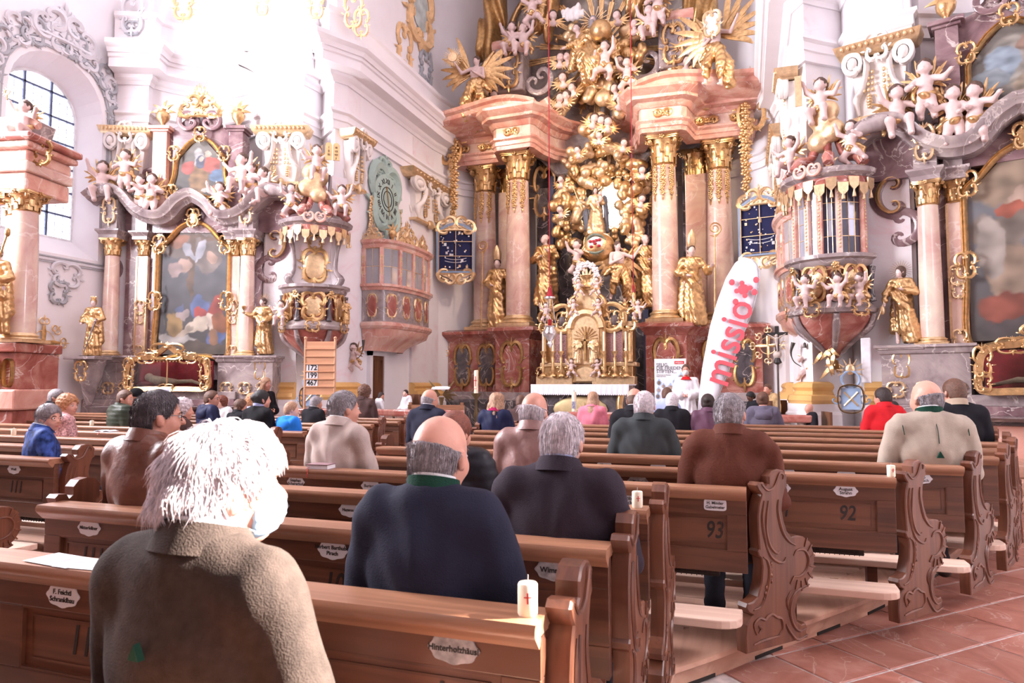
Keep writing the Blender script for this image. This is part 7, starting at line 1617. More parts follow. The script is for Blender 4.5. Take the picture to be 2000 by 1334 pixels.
for x, y in ((-3.38, 18.9), (-2.06, 18.05), (2.0, 18.05), (3.36, 18.9)):
    c = column(HA, x, y, ZB, .345, ZC - ZB, .32, .78, PINKM)
    for a in (-130, -90, -50): put('gilt_garland', lib(('gilt_garland', 1), lambda: garland(.8, 7, .07, 2)), GOLD, c, (.33 * math.cos(R(a)), .33 * math.sin(R(a)), ZC - ZB - .8), a + 90)
for x, y in ((-2.75, 19.25), (2.75, 19.25), (-1.5, 19.2), (1.5, 19.2)):
    p = thing('pilaster', None, None, (x, y, ZB), parent=HA); MB().b6(-.3, .3, -.12, .3, 0, ZC - ZB - .7).build('pilaster_shaft', PINKM if abs(x) > 2 else DARKM, p, None, bevel=.01)
    if abs(x) > 2: put('capital', lib(('capital', .4, .78), lambda: corinthian(.4 * .86, .78)), GOLD, p, (0, .1, ZC - ZB - .78)).scale = (.85, .6, 1)
MB().b6(-1.9, 1.9, 19.35, 19.6, 1.0, 8.6).build('dark_niche_wall', DARKM, HA, None)
for sg in (-1, 1): MB().b6(sg * 1.28, sg * 1.42, 19.0, 19.4, 1.2, 7.6).build('niche_edge', plain('blue_grey_slate', srgb(96, 100, 128), .25, 0, .2, 2), HA, None); MB().b6(sg * 2.35, sg * 3.1, 19.45, 19.7, 3.0, 8.1).build('back_slab', DARKM, HA, None)
# entablature: rose architrave, cream frieze, boldly swept cornice
def ent(sg):
    P = [(4.25, 19.7), (4.25, 18.4), (2.78, 18.4)] + [(2.62, 17.62), (2.5, 17.5), (1.52, 17.45), (1.45, 17.55)] + [(1.35, 18.2), (1.15, 18.75), (.85, 19.1), (.72, 19.3)]
    P = [(sg * x, y) for x, y in P]; P = P if sg < 0 else P[::-1]
    e = thing('entablature', None, None, parent=HA); S = lambda pr, nm, m: MB().sweep(P, pr).build(nm, m, e, 30)
    S([(-.3, 8.0), (0, 8.0), (.02, 8.1), (.05, 8.12), (.05, 8.22), (.11, 8.27), (.11, 8.32), (-.3, 8.32)], 'architrave', ROSE); S([(-.3, 8.32), (.02, 8.32), (.02, 8.62), (-.3, 8.62)], 'frieze', PINKM)
    S([(-.3, 8.62), (.05, 8.62), (.12, 8.68), (.16, 8.74), (.34, 8.77), (.34, 8.85), (.40, 8.88), (.52, 8.97), (.54, 9.03), (-.3, 9.05)], 'cornice', ROSE); MB().slab([(x * .98, y + .1) for x, y in P], 8.95, 9.03).build('cornice_top', ROSE, e, None)
    for x, y, w in ((3.9, 18.34, .5), (3.1, 18.34, .7), (2.05, 17.44, .5)): q = orn_strip(w, .24); q.build('gilt_frieze_ornament', GOLD, e, 60, (sg * x, y, 8.47))
    # curved raised pediments over the columns
    t = np.linspace(0, 1, 16); A = [(sg * (4.5 - 3.2 * u), 9.0 + .26 * math.sin(pi * min(1, (.05 + .9 * u) ** 1.8)) ** 1.2) for u in t]; A = A if sg < 0 else A[::-1]
    m = MB(); m.mould(A, [(-.2, 18.5), (-.2, 17.35), (-.12, 17.2), (-.02, 17.16), (.02, 17.05), (.1, 17.0), (.1, 18.5)]); m.build('curved_pediment', ROSE, e, 35)
    m = MB(); m.tube(spline([(sg * 1.3, 18.0, 9.5), (sg * 1.12, 18.2, 9.2), (sg * .85, 18.5, 9.4), (sg * .6, 18.6, 9.9), (sg * .3, 18.6, 10.15), (sg * .15, 18.6, 10.0)], 5), [.2, .18, .16, .15, .12, .08], 9); m.build('central_scroll', ROSE, e, 60)
    q = orn_cart(.9, 1.7, 9); q.build('gilt_side_ornament', GOLD, e, 60, (sg * 4.2, 18.15, 8.75)); garland(2.3, 12, .12, 5).build('gilt_garland', GOLD, e, 60, (sg * 4.05, 18.1, 8.7))
for sg in (-1, 1): ent(sg)
# upper stage: grey-brown stucco ground with scrolled gilded edge
GROUND = marble('stucco_grey_brown', [(.3, (.22, .19, .18)), (.5, (.38, .33, .31)), (.7, (.52, .46, .42))], 1.0, .5)
U = [(3.6, 9.3), (3.3, 9.9), (2.75, 10.3), (2.5, 11.0), (2.7, 11.7), (2.45, 12.6), (2.1, 13.2), (2.2, 14.0), (1.6, 14.8)]
MB().prism([(-1.75, 8.2)] + [(-x, z) for x, z in U] + [(x, z) for x, z in U[::-1]] + [(1.75, 8.2), (1.2, 7.6), (-1.2, 7.6)], 19.0, 19.3, .05).build('stucco_ground', GROUND, HA, None)
for sg in (-1, 1):
    m = MB(); m.tube(spline([(sg * x, 18.9, z) for x, z in U], 4), [.06, .11, .07, .12, .08, .1, .07], 7); m.build('gilt_edge_scroll', GOLD, HA, 60)
    v = thing('upper_volute_block', None, None, parent=HA); MB().b6(sg * 1.9, sg * 2.75, 18.0, 18.9, 9.9, 11.2).build('block', GREYM, v, None, bevel=.05); q = orn_cart(.7, 1.2, 12); q.build('gilt_front', GOLD, v, 60, (sg * 2.3, 17.95, 10.5)); w = MB(); w.tube([(sg * 1.85, 18.2, 11.3), (sg * 2.85, 18.2, 11.3)], .22, 10); w.build('rolled_top', ROSE, v, 60); cc = MB(); cscroll(cc, (0, 0, 0), .36, 60, -170, .09, 6, .5); cc.build('grey_volute', GREYM, v, 60, (sg * 1.5, 18.3, 10.2))
    # gilded curtains of the canopy
    S = SDF(); pts = [(sg * .5, 18.4, 13.8), (sg * 1.25, 18.3, 12.7), (sg * 1.35, 18.35, 11.9), (sg * 1.15, 18.4, 11.4)]; S.chain(pts, [.5, .42, .3, .12]); put('gilt_curtain', sdf_mesh('curtain', S, .06, .1, 0, lambda X, Y, Z: .09 * np.sin(X * 17 + 2.5 * np.sin(Z * 2.4))), GOLD, HA)
    S = SDF(); S.chain([(sg * 2.5, 18.5, 14.0), (sg * 2.95, 18.4, 12.6), (sg * 3.0, 18.4, 11.4), (sg * 2.75, 18.45, 10.6)], [.3, .34, .4, .16]); put('gilt_curtain', sdf_mesh('curtain', S, .06, .1, 0, lambda X, Y, Z: .09 * np.sin(X * 15 + 2.0 * np.sin(Z * 2.0))), GOLDD, HA)
# glory: rays, clouds, cherubs
rc = onY(1172, 95, 18.7)
for k in range(26):
    a = R(k * 360 / 26 + 4); L = 1.9 + .5 * math.sin(k * 2.1); m = MB()
    for j in (-1, 0, 1): m.tube([(rc.x + .5 * math.cos(a + j * .03), 18.72, rc.z + .5 * math.sin(a + j * .03)), (rc.x + (L - .15 * abs(j)) * math.cos(a + j * .035), 18.62, rc.z + (L - .15 * abs(j)) * math.sin(a + j * .035))], [.02, .03, .035], 4)
    m.build('gilt_ray', GOLD, HA, None)
wc = onY(1182, 398, 19.0)
for k in range(22):
    a = R(k * 360 / 22); m = MB(); L = 1.15 + .3 * math.sin(k * 1.7)
    for j in (-1, 0, 1): m.tube([(wc.x + .62 * math.cos(a + j * .03), 18.95, wc.z + .8 * math.sin(a + j * .03)), (wc.x + L * math.cos(a + j * .04), 18.8, wc.z + (L + .35) * math.sin(a + j * .04))], [.015, .025, .03], 4)
    m.build('gilt_ray', GOLDP, HA, None)
# bright oval window behind the madonna
m = MB(); m.lathe([(0, 0), (1, 0)], 32); m.T = None; wo = m.build('oval_window', plain('lit_window', (1, 1, 1), .5, 0, 0, 4, emit=(1, .98, .96), es=2.2), HA, 60, (wc.x + .2, 19.30, wc.z)); wo.rotation_euler.x = R(90); wo.scale = (.5, .72, 1)
m = MB(); m.tube([(.5 * math.cos(a), 0, .72 * math.sin(a)) for a in np.linspace(0, 2 * pi, 30)[:-1]], .06, 6, 1, (0, 1, 0), True); [m.tube([(.25 * math.cos(a) , 0, dz + .3 * math.sin(a)) for a in np.linspace(0, 2 * pi, 20)[:-1]], .015, 5, 1, (0, 1, 0), True) for dz in (.33, -.33)]; m.build('oval_window_frame', GOLDP, HA, 60, (wc.x + .2, 19.26, wc.z))
CL = [rnd_cloud('cl_%d' % i, 6 + i, .26, .22, .17, 20 + i) for i in range(4)]
cl_px = [(1110, 322), (1118, 345), (1098, 392), (1101, 372), (1095, 428), (1097, 448), (1105, 478), (1131, 305), (1145, 296), (1160, 290), (1180, 288), (1200, 290), (1215, 300), (1226, 318), (1238, 330), (1250, 348), (1252, 372), (1250, 402), (1252, 428), (1246, 452), (1238, 476), (1125, 358), (1128, 385), (1130, 412), (1132, 438), (1215, 352), (1226, 378), (1228, 404), (1222, 432), (1212, 452), (1140, 340), (1160, 330), (1180, 326), (1200, 334), (1170, 344), (1150, 356)]
for i, (x, y) in enumerate(cl_px): p = onY(x, y, 18.72 - .12 * (i % 3)); q = put('gilt_cloud', CL[i % 4], GOLD if i % 3 else GOLDP, HA, p, (i * 67) % 360 if False else 0); q.scale = (.62 + .12 * (i % 4),) * 3; q.rotation_euler.y = R(i * 53)
up_px = [(1130, 120), (1140, 160), (1155, 175), (1190, 170), (1205, 150), (1215, 100), (1120, 75), (1230, 62), (1100, 160), (1110, 200), (1095, 215), (1180, 190), (1150, 195), (1165, 250), (1180, 245), (1160, 262), (1190, 258), (1245, 100), (1215, 185), (1225, 205)]
for i, (x, y) in enumerate(up_px): p = onY(x, y, 18.4 - .1 * (i % 3)); q = put('gilt_cloud', CL[(i + 1) % 4], GOLD, HA, p); q.scale = (.72 + .14 * (i % 4),) * 3; q.rotation_euler.y = R(i * 71)
for x, y in ((960, 175), (945, 215), (975, 220), (1352, 150), (1380, 175), (1340, 175), (930, 225), (1395, 190), (1330, 140)): p = onY(x, y, 18.3); q = put('stucco_cloud', CL[x % 4], GROUND, HA, p); q.scale = (1.3,) * 3
ch_px = [(1127, 56), (1095, 112), (1109, 110), (1099, 151), (1118, 171), (1094, 191), (1106, 186), (1209, 119), (1201, 173), (1212, 194), (1240, 46), (1332, 79), (1073, 213), (1161, 231), (1175, 235), (1187, 237), (939, 235), (964, 186), (1342, 119), (1354, 144), (1391, 160), (1128, 293), (1219, 279), (1096, 350), (1254, 332), (1094, 409), (1254, 388), (1171, 264), (1080, 30), (1205, 30)]
for i, (x, y) in enumerate(ch_px): p = onY(x, y, 18.05); cherub(HA, p, 1.28 if y < 250 else 1.05, (i * 37) % 70 - 35, (i * 23) % 30 - 15)
# large carved figures
def fig(label, kind, px, pyt, pyb, Y, rz=0, mats=None, sx=1): a = onY(px, pyb, Y); return statue(label, kind, a, rz, onY(px, pyt, Y).z - a.z, None, mats, 'statue', 'carved figures of the high altar', sx)
def crozier(o, x, h=2.1):
    m = MB(); m.tube([(x, -.22, .05), (x + .03, -.22, h - .25)], .016, 6); q = _sp(.13, .03, -pi / 2, 3.2 * pi, 26); m.tube(np.array([(x + .03 + .0 + u[0], -.22, h - .12 + u[2]) for u in q]), [.018, .015, .01], 5); [leaf(m, (x + .03, 0, h - .3), 90 + a, .12, .02, .2, y=-.22) for a in (-60, 60)]; m.build('crozier', GOLD, o, 60)
def mitre(o, H): m = MB(); m.lathe([(.085, 0), (.10, .06), (.105, .14), (.08, .24), (.03, .33), (0, .36)], 12, (0, 0, .07), 0, 2 * pi, 1, .7); q = m.build('mitre', GOLDP, o, 60); q.matrix_local = H
b = fig('golden bishop statue with mitre half hidden left of the column', 'bishop', 972, 505, 645, 18.2, 0); mitre(b, _fig['bishop']['H']); crozier(b, -.33)
b = fig('golden bishop statue with mitre and crozier above the flag', 'bishop', 1352, 478, 640, 17.8, 10, None, 1); mitre(b, _fig['bishop']['H']); crozier(b, .42)
fig('golden monk statue gazing upward left of the niche', 'monk', 1066, 458, 600, 18.3, -10); fig('golden monk statue stretching an arm right of the niche', 'monk2', 1262, 458, 605, 18.4, 10)
a = fig('winged angel holding a sun disc on the left cornice', 'angel', 926, 112, 234, 17.3, 10); 
for s_ in (-1, 1): wing_mb(.95, s_, 7, 10 if s_ < 0 else 40).build('wing', GOLD, a, 60, (s_ * .1, .14, 1.3))
m = MB(); m.lathe([(0, 0), (.13, .0), (.12, .03), (0, .04)], 20); m = m.build('sun_disc', GOLDP, a, 60, (-.56, -.12, 1.68)); m.rotation_euler.x = R(90); m = MB(); [m.tube([(.13 * math.cos(t), 0, .13 * math.sin(t)), (.27 * math.cos(t), 0, .27 * math.sin(t))], [.012, .004], 4) for t in np.linspace(0, 2 * pi, 29)[:-1]]; m.build('sun_rays', GOLDP, a, 60, (-.56, -.12, 1.68))
a = fig('winged angel carrying an oval shield on the right cornice', 'angel', 1400, 36, 176, 16.9, -15, None, -1)
for s_ in (-1, 1): wing_mb(1.0, s_, 7, 40 if s_ > 0 else -5).build('wing', GOLD, a, 60, (s_ * .1, .14, 1.3))
m = MB(); m.ell((0, 0, 0), (.2, .03, .28), 16, 8); m.build('shield', ENAMEL, a, 60, (.0, -.26, 1.45)); orn_cart(.5, .66, 3).build('shield_frame', GOLDP, a, 60, (.0, -.28, 1.45))
g = fig('bearded god the father figure enthroned on clouds in the gloria', 'god', 1160, 32, 175, 18.0, 0, {'hair': HG})
m = MB(); [m.tube([(.12 * math.cos(t), .05, 1.6 + .12 * math.sin(t)), (.36 * math.cos(t), .05, 1.6 + .36 * math.sin(t))], [.008, .012, .014], 4) for t in np.linspace(0, 2 * pi, 21)[:-1]]; m.build('head_rays', GOLDP, g, 60); m = MB(); m.cap = None; m.ell((0, -.17, 1.42), (.07, .05, .13), 10, 8); m.build('beard', HG, g, 60); m = MB(); m.ell((.22, -.3, 1.18), .24, 18, 12); m.build('globe', GOLD, g, 60)
p = onY(1182, 152, 17.6); putto('putto climbing before the golden globe in the gloria', 'fly', (p.x, p.y, p.z), -10, 1.05, 'putti of the high altar', -1)
for x, y, pose, sz, sx, lab in ((1000, 108, 'sit', 1.05, -1, 'left putto of the embracing pair left of the gloria'), (1022, 110, 'sit', 1.05, 1, 'right putto of the embracing pair left of the gloria'), (1040, 50, 'fly', 1.05, 1, 'putto under the golden curtain left of the gloria'), (1268, 78, 'sit', 1.05, -1, 'left putto of the standing pair right of the gloria'), (1285, 50, 'stand', 1.15, 1, 'right putto of the standing pair right of the gloria'), (1225, 178, 'fly', .95, 1, 'dark putto reaching down beside the right pediment')): p = onY(x, y, 17.8); putto(lab, pose, p, 0, sz, 'putti of the high altar', sx)
p = onY(1122, 30, 18.2); S = SDF().ell((0, 0, 0), (.34, .1, .16)).ell((.25, -.05, -.02), (.1, .08, .1)).ell((-.2, 0, .15), (.2, .06, .1)).ell((0.1, 0, .2), (.12, .06, .14)); put('dove', sdf_mesh('dove', S, .03, .06, 0, lambda X, Y, Z: .02 * np.sin(X * 40)), plain('dove_white', (.82, .76, .76), .6), None, p, label='white dove hovering at the top of the gloria', cat='statue')
# madonna with child before the bright window
v = fig('madonna statue holding the child before the bright oval window', 'madonna', 1164, 366, 462, 18.3, 0, {'robe': GOLDP}); S = SDF().chain([(-.3, .12, 1.35), (-.36, .1, .8), (-.3, .1, .3)], [.08, .1, .1]).chain([(.3, .12, 1.35), (.34, .1, .8), (.34, .1, .2)], [.08, .1, .1]); put('mantle', sdf_mesh('mantle', S, .03, .04, 0, lambda X, Y, Z: .02 * np.sin(40 * X + 5 * Z)), plain('slate_mantle', (.10, .11, .15), .5), v); c = MB(); c.lathe([(.08, 0), (.11, .08), (.12, .14), (.06, .2), (0, .24)], 12, (0, -.03, 1.68)); c.build('crown', GOLD, v, 60); MB().tube([(-.42, -.2, .9), (-.75, -.2, 1.75)], .015, 5).build('sceptre', GOLD, v, 60)
k = SDF().ell((.2, -.2, 1.42), (.07, .07, .08)).ell((.2, -.18, 1.24), (.07, .06, .11)).chain([(.2, -.2, 1.15), (.12, -.28, 1.1), (.16, -.26, .98)], [.045, .04, .03]); put('child', sdf_mesh('child', k, .02, .02), FLESH, v)
# golden orb with its emblem, bearing angels
p = onY(1168, 484, 17.9); ob = thing('golden_orb', 'golden orb with a wreathed emblem carried by angels', 'orb', p, group=None); S = SDF().ell((0, 0, 0), (.46, .4, .42)); put('orb', sdf_mesh('orb', S, .04), GOLD, ob)
m = MB(); m.tube([(.27 * math.cos(a), -.36 + .1 * (math.cos(a) ** 2), .04 + .25 * math.sin(a)) for a in np.linspace(0, 2 * pi, 26)[:-1]], .035, 6, 1, (0, 1, 0), True); m.build('wreath', plain('grey_green_wreath', (.18, .22, .18), .7, 0, .3, 30), ob, 60)
m = MB(); m.ell((0, -.34, .04), (.22, .06, .2), 14, 8); m.build('emblem_field', ENAMEL, ob, 60)
m = MB(); [m.ell((x, -.40, z), (.06, .02, .04), 7, 5) for x, z in ((-.12, .1), (-.04, .1), (.04, .12), (.12, .13), (0, .04), (-.1, -.04), (.1, -.03))]; m.build('emblem', plain('dark_red_enamel', srgb(150, 22, 36), .4), ob, 60); text('inscription', 'AVE', .09, plain('olive_ink', (.1, .1, .06), .6), ob, (.02, -.40, -.26))
p = onY(1128, 535, 17.6); putto('putto pushing the golden orb from the left', 'fly', p, -30, .95, 'putti of the high altar', 1)
a = fig('kneeling angel supporting the golden orb from the right', 'angel', 1212, 472, 598, 17.8, 20, None, -1)
for s_ in (-1, 1): wing_mb(.7, s_, 7, 60 if s_ > 0 else 120).build('wing', GOLD, a, 60, (s_ * .12, .16, 1.2))
# gilded side ornaments in the dark niche
for x in (1063, 1290): p = onY(x, 375, 19.1); orn_cart(.8, 1.7, x).build('gilt_niche_ornament', GOLD, HA, 60, p)
# ---------------- tabernacle
TY = 16.9; TK = lambda px: onY(px, 700, TY).x; TZ = lambda py: onY(1150, py, TY).z
tb = thing('tabernacle', 'gilded tabernacle with arched niche on the high altar', 'tabernacle', (0, 0, 0))
xc = TK(1148)
MB().b6(TK(1058), TK(1240), TY - .1, TY + .9, .3, TZ(748)).build('altar_base', DARKM, tb, None); MB().b6(TK(1052), TK(1122), TY - .25, TY + .2, TZ(752), TZ(735)).build('gradine', GOLDP, tb, None, bevel=.02); MB().b6(TK(1160), TK(1242), TY - .25, TY + .2, TZ(752), TZ(735)).build('gradine', GOLDP, tb, None, bevel=.02)
MB().b6(TK(1062), TK(1236), TY, TY + .5, TZ(752), TZ(640)).build('body', GOLD, tb, None, bevel=.02); MB().b6(TK(1056), TK(1244), TY - .08, TY + .5, TZ(640), TZ(630)).build('body_cornice', GOLDP, tb, None, bevel=.02); MB().b6(TK(1056), TK(1244), TY - .08, TY + .5, TZ(716), TZ(708)).build('body_ledge', GOLDP, tb, None, bevel=.02)
arch_ = [(xc + .42 * math.cos(a), TZ(642) + .42 * math.sin(a)) for a in np.linspace(0, pi, 12)]
MB().prism([(xc - .5, TZ(748)), (xc + .5, TZ(748)), (xc + .5, TZ(642))] + [(xc + .5 * math.cos(a), TZ(642) + .5 * math.sin(a)) for a in np.linspace(0.1, pi - .1, 12)] + [(xc - .5, TZ(642))], TY - .22, TY + .3, .03).build('central_block', GOLD, tb, 30)
m = MB(); m.mould(arch_, [(-.04, TY - .2), (-.04, TY - .3), (.06, TY - .34), (.12, TY - .26), (.12, TY - .2)]); m.build('arch_moulding', GOLDP, tb, 40)
MB().prism([(xc - .34, TZ(712)), (xc + .34, TZ(712)), (xc + .34, TZ(642))] + [(xc + .34 * math.cos(a), TZ(642) + .34 * math.sin(a)) for a in np.linspace(0.1, pi - .1, 10)] + [(xc - .34, TZ(642))], TY - .245, TY - .2).build('niche_relief', GOLDP, tb, 30)
MB().prism([(xc - .26, TZ(746)), (xc + .26, TZ(746)), (xc + .26, TZ(726))] + [(xc + .26 * math.cos(a), TZ(726) + .14 * math.sin(a)) for a in np.linspace(0.1, pi - .1, 8)] + [(xc - .26, TZ(726))], TY - .26, TY - .2, .03).build('tabernacle_door', GOLDP, tb, 30)
for s_ in (-1, 1): q = put('relief_figure', _fig['lady']['robe'], None, tb, (xc + s_ * .2, TY - .28, TZ(712))); q.scale = (.42 * s_, .42, .42); q.material_slots[0].link = 'OBJECT'; q.material_slots[0].material = GOLDP
m = MB(); [m.tube([(.1 * math.cos(a), 0, .1 * math.sin(a)), (.3 * math.cos(a), 0, .3 * math.sin(a))], [.01, .018], 4) for a in np.linspace(0, 2 * pi, 21)[:-1]]; m.build('relief_rays', GOLD, tb, 60, (xc, TY - .27, TZ(662)))
m = MB(); m.b6(xc - .025, xc + .025, TY - .33, TY - .28, TZ(706), TZ(650)); m.b6(xc - .16, xc + .16, TY - .33, TY - .28, TZ(666) - .02, TZ(666) + .02); m.build('altar_crucifix', GOLDD, tb, None)
for px in (1100, 1202):
    e = thing('relic_panel', None, None, (TK(px), TY - .04, TZ(675)), parent=tb); FIL = plain('silver_red_filigree', (.36, .20, .20), .4, .4, .9, 60); MB().b6(-.2, .2, -.04, 0, -.42, .36).build('filigree_field', FIL, e, None); orn_cart(.56, 1.1, px).build('gilt_frame', GOLD, e, 60); q = MB(); q.ell((0, -.05, .62), (.12, .04, .15), 12, 8); q.build('medallion', plain('dark_portrait', (.10, .07, .07), .4, 0, .5, 20), e, 60); q = MB(); q.merge(orn_cart(.4, .5, 4), xf((0, -.06, .62))); q.build('medallion_frame', GOLD, e, 60)
for px in (1066, 1128, 1168, 1232): column(tb, TK(px), TY - .1, TZ(708), .055, TZ(642) - TZ(708), .06, .14, GOLD)
for s_ in (-1, 1):
    v = MB(); cscroll(v, (0, 0, 0), .34, 90 + s_ * 10, 90 - s_ * 200, .07, 6, .4); v.build('top_scroll', GOLD, tb, 60, (xc + s_ * .62, TY - .1, TZ(622))); v = MB(); v.tube(spline([(s_ * .5, 0, 0), (s_ * .42, 0, .4), (s_ * .25, 0, .6), (s_ * .3, 0, .9), (s_ * .2, 0, 1.2)], 4), [.09, .08, .07, .06, .05], 7); v.build('crown_scroll', GOLD, tb, 60, (xc, TY - .05, TZ(620)))
    orn_cart(.5, .6, 6).build('gilt_corner', GOLD, tb, 60, (xc + s_ * 1.05, TY - .15, TZ(628)))
    for dx in (.95, 1.2): u = MB(); u.lathe([(0, 0), (.08, 0), (.03, .08), (.1, .2), (.11, .28), (.05, .34), (.08, .42), (.03, .5), (0, .52)], 10); [leaf(u, (0, 0, .45), 90 + t, .16, .03, .2) for t in (-50, 0, 50)]; u.build('gilt_urn', GOLD, tb, 60, (xc + s_ * dx, TY, TZ(632)))
MB().prism([(xc - .42, TZ(622)), (xc + .42, TZ(622)), (xc + .34, TZ(590)), (xc + .22, TZ(566)), (xc - .22, TZ(566)), (xc - .34, TZ(590))], TY - .12, TY + .2, .03).build('crown_block', GOLDP, tb, 30); MB().b6(xc - .3, xc + .3, TY - .15, TY + .2, TZ(568), TZ(562)).build('crown_cornice', GOLD, tb, None, bevel=.01)
m = MB(); [flower(m, (.26 * math.cos(a), 0, .3 * math.sin(a)), .09) for a in np.linspace(0, 2 * pi, 14)[:-1]]; m.build('silver_wreath', plain('silver_flowers', (.8, .74, .76), .4, .5, .1), tb, 60, (xc, TY - .1, TZ(540))); m = MB(); shell(m, (0, 0, -.2), .45, 9, 20, 160, .06); m.build('gilt_fan', GOLDP, tb, 60, (xc, TY - .05, TZ(540))); m = MB(); m.lathe([(.2, 0), (.14, .1), (.12, .2), (.2, .3)], 12, (0, 0, 0)); m.build('crown_stem', GOLD, tb, 60, (xc, TY, TZ(562)))
for px in (1062, 1092, 1108, 1180, 1200, 1222): orn_cart(.26, .3, px).build('gilt_foot_ornament', GOLD, tb, 60, (TK(px), TY - .28, TZ(728)))
for i, (x, y, sx, lab) in enumerate(((1120, 617, 1, 'left putto on the tabernacle scroll'), (1168, 617, -1, 'right putto on the tabernacle scroll'), (1130, 578, 1, 'upper left putto on the tabernacle crown'), (1165, 576, -1, 'upper right putto on the tabernacle crown'), (1116, 735, 1, 'left putto beside the tabernacle door'), (1166, 735, -1, 'right putto beside the tabernacle door'), (1066, 628, 1, 'left putto holding a candelabrum beside the tabernacle'), (1246, 622, -1, 'right reclining putto beside the tabernacle'))): p = onY(x, y, TY - .3); putto(lab, 'fly' if i != 7 else 'sit', p, 0, .46 if i < 6 else .5, 'putti of the tabernacle', sx)
# altar candlesticks with tall candles
WAX = plain('cream_wax', srgb(246, 232, 208), .5, 0, .03, sub=.05)
for i, px in enumerate((1061, 1080, 1096, 1180, 1201, 1223)):
    p = onY(px, 735, TY - .35); c = thing('altar_candlestick', '%s altar candlestick from the left with a tall cream candle' % ORD[i].replace('nearest', 'first'), 'candlestick', p, 0, 'altar candlesticks'); z1 = onY(px, 686, TY - .35).z - p.z; z2 = onY(px, 648, TY - .35).z - p.z
    MB().lathe([(.1, 0), (.09, .04), (.03, .08), (.05, z1 * .3), (.025, z1 * .45), (.045, z1 * .7), (.02, z1 * .8), (.08, z1 * .97), (.08, z1)], 10).build('stick', GOLD, c, 60); MB().lathe([(.03, z1), (.027, z2), (0, z2 + .01)], 8).build('candle', WAX, c, 60)
# branched lights beside the tabernacle
for i, (px, lab) in enumerate(((1075, 'gilded branched candelabrum with red cap left of the tabernacle'), (1238, 'gilded branched candelabrum with red cap right of the tabernacle'))):
    p = onY(px, 612, TY - .1); c = thing('candelabrum', lab, 'candelabrum', p, 0, 'candelabra'); m = MB(); m.lathe([(.05, -.2), (.02, 0), (.05, .15), (.02, .25), (.06, .42), (.03, .52), (.0, .56)], 8); [m.tube(spline([(0, 0, .1), (s_ * .15, 0, .05), (s_ * .3, 0, .18)], 4), .015, 5) for s_ in (-1, 1)]; [m.lathe([(.02, 0), (.05, .04)], 8, (s_ * .3, 0, .18)) for s_ in (-1, 1)]; m.build('branches', GOLD, c, 60); MB().lathe([(.045, .52), (.03, .7), (.0, .74)], 8).build('red_cap', plain('red_glass', srgb(150, 20, 26), .2), c, 60)
# ================================================================ furnishings and small things
CLOTHW = plain('white_flag_cloth', (.86, .84, .90), .7, 0, .02, 4); CORAL = plain('coral_print', srgb(238, 92, 104), .6, 0, .03); PAPER = plain('white_paper', (.86, .85, .88), .7, 0, .03, 4)
def flag():
    Y = 11.25; L = [(1358, 860), (1362, 800), (1371, 720), (1386, 640), (1401, 588), (1418, 543), (1436, 513), (1452, 502), (1466, 506)]; Rr = [(1374, 860), (1391, 800), (1426, 712), (1452, 648), (1470, 600), (1480, 560), (1482, 536), (1478, 518), (1468, 507)]
    n = 40; t = np.linspace(0, 1, n); tl = np.linspace(0, 1, 9); f = lambda A: np.stack([np.interp(t, tl, [a[i] for a in A]) for i in (0, 1)], 1); A, B = f(L), f(Rr); G = np.zeros((n, 9, 3))
    for i in range(n):
        for j in range(9):
            u = j / 8; q = onY(A[i][0] * (1 - u) + B[i][0] * u, A[i][1] * (1 - u) + B[i][1] * u, Y); G[i, j] = (q.x, q.y + .03 * math.sin(u * 5 + t[i] * 7) * (1 - t[i]) , q.z)
    o0 = G[0].mean(0); c = thing('feather_flag', 'white feather flag lettered missio leaning beside the altar', 'flag', (o0[0], Y, 0)); G -= np.array((o0[0], Y, 0))
    fl_ = MB().grid(G).build('flag_cloth', CLOTHW, c, 180); m = fl_.modifiers.new('solid', 'SOLIDIFY'); m.thickness = .004
    MB().tube(np.vstack([[(G[0, -1][0] - .02, .02, .0)], G[:, -1] + np.array((.01, .012, 0)), G[-1:, 0] + np.array((0, .012, 0))]), .013, 6).build('flag_pole', plain('grey_pole', (.6, .6, .63), .4, .3), c, 60); MB().box((G[0, -1][0], .02, .02), (.5, .5, .04)).build('flag_foot', plain('flag_foot_grey', (.2, .2, .22), .5), c, None)
    p0, p1 = onY(1400, 748, Y), onY(1452, 590, Y); d = p1 - p0; ang = math.degrees(math.atan2(d.z, d.x)); mid = (p0 + p1) / 2
    tx = text('lettering', 'missio', .5, CORAL, c, (mid.x - o0[0] - .02, -.045, mid.z), (90, -ang, 0), .002, 0, 'CENTER', 1, .006); w = max(v.co.x for v in tx.data.vertices) - min(v.co.x for v in tx.data.vertices); k = d.length / w; tx.scale = (k, k * 1.12, 1)
    lc = onY(1452, 566, Y)
    g = MB(); S = [(0, 0, .085), (.10, .02, .04), (-.10, -.02, .04), (.02, -.10, .04), (-.02, .10, .04)]
    for x, z, r in S: g.ell((x, 0, z), (r, .004, r), 14, 6)
    for x, z in ((.09, .02), (-.09, -.02), (.02, -.09), (-.02, .09)): g.tube([(0, 0, 0), (x, 0, z)], .03, 6, .15)
    for x, z in ((.19, .14), (-.17, .12), (-.12, -.19), (.16, -.05)): g.ell((x, 0, z), (.045, .004, .05), 12, 6)
    g.build('emblem', CORAL, c, 60, (lc.x - o0[0], -.05, lc.z))
flag()
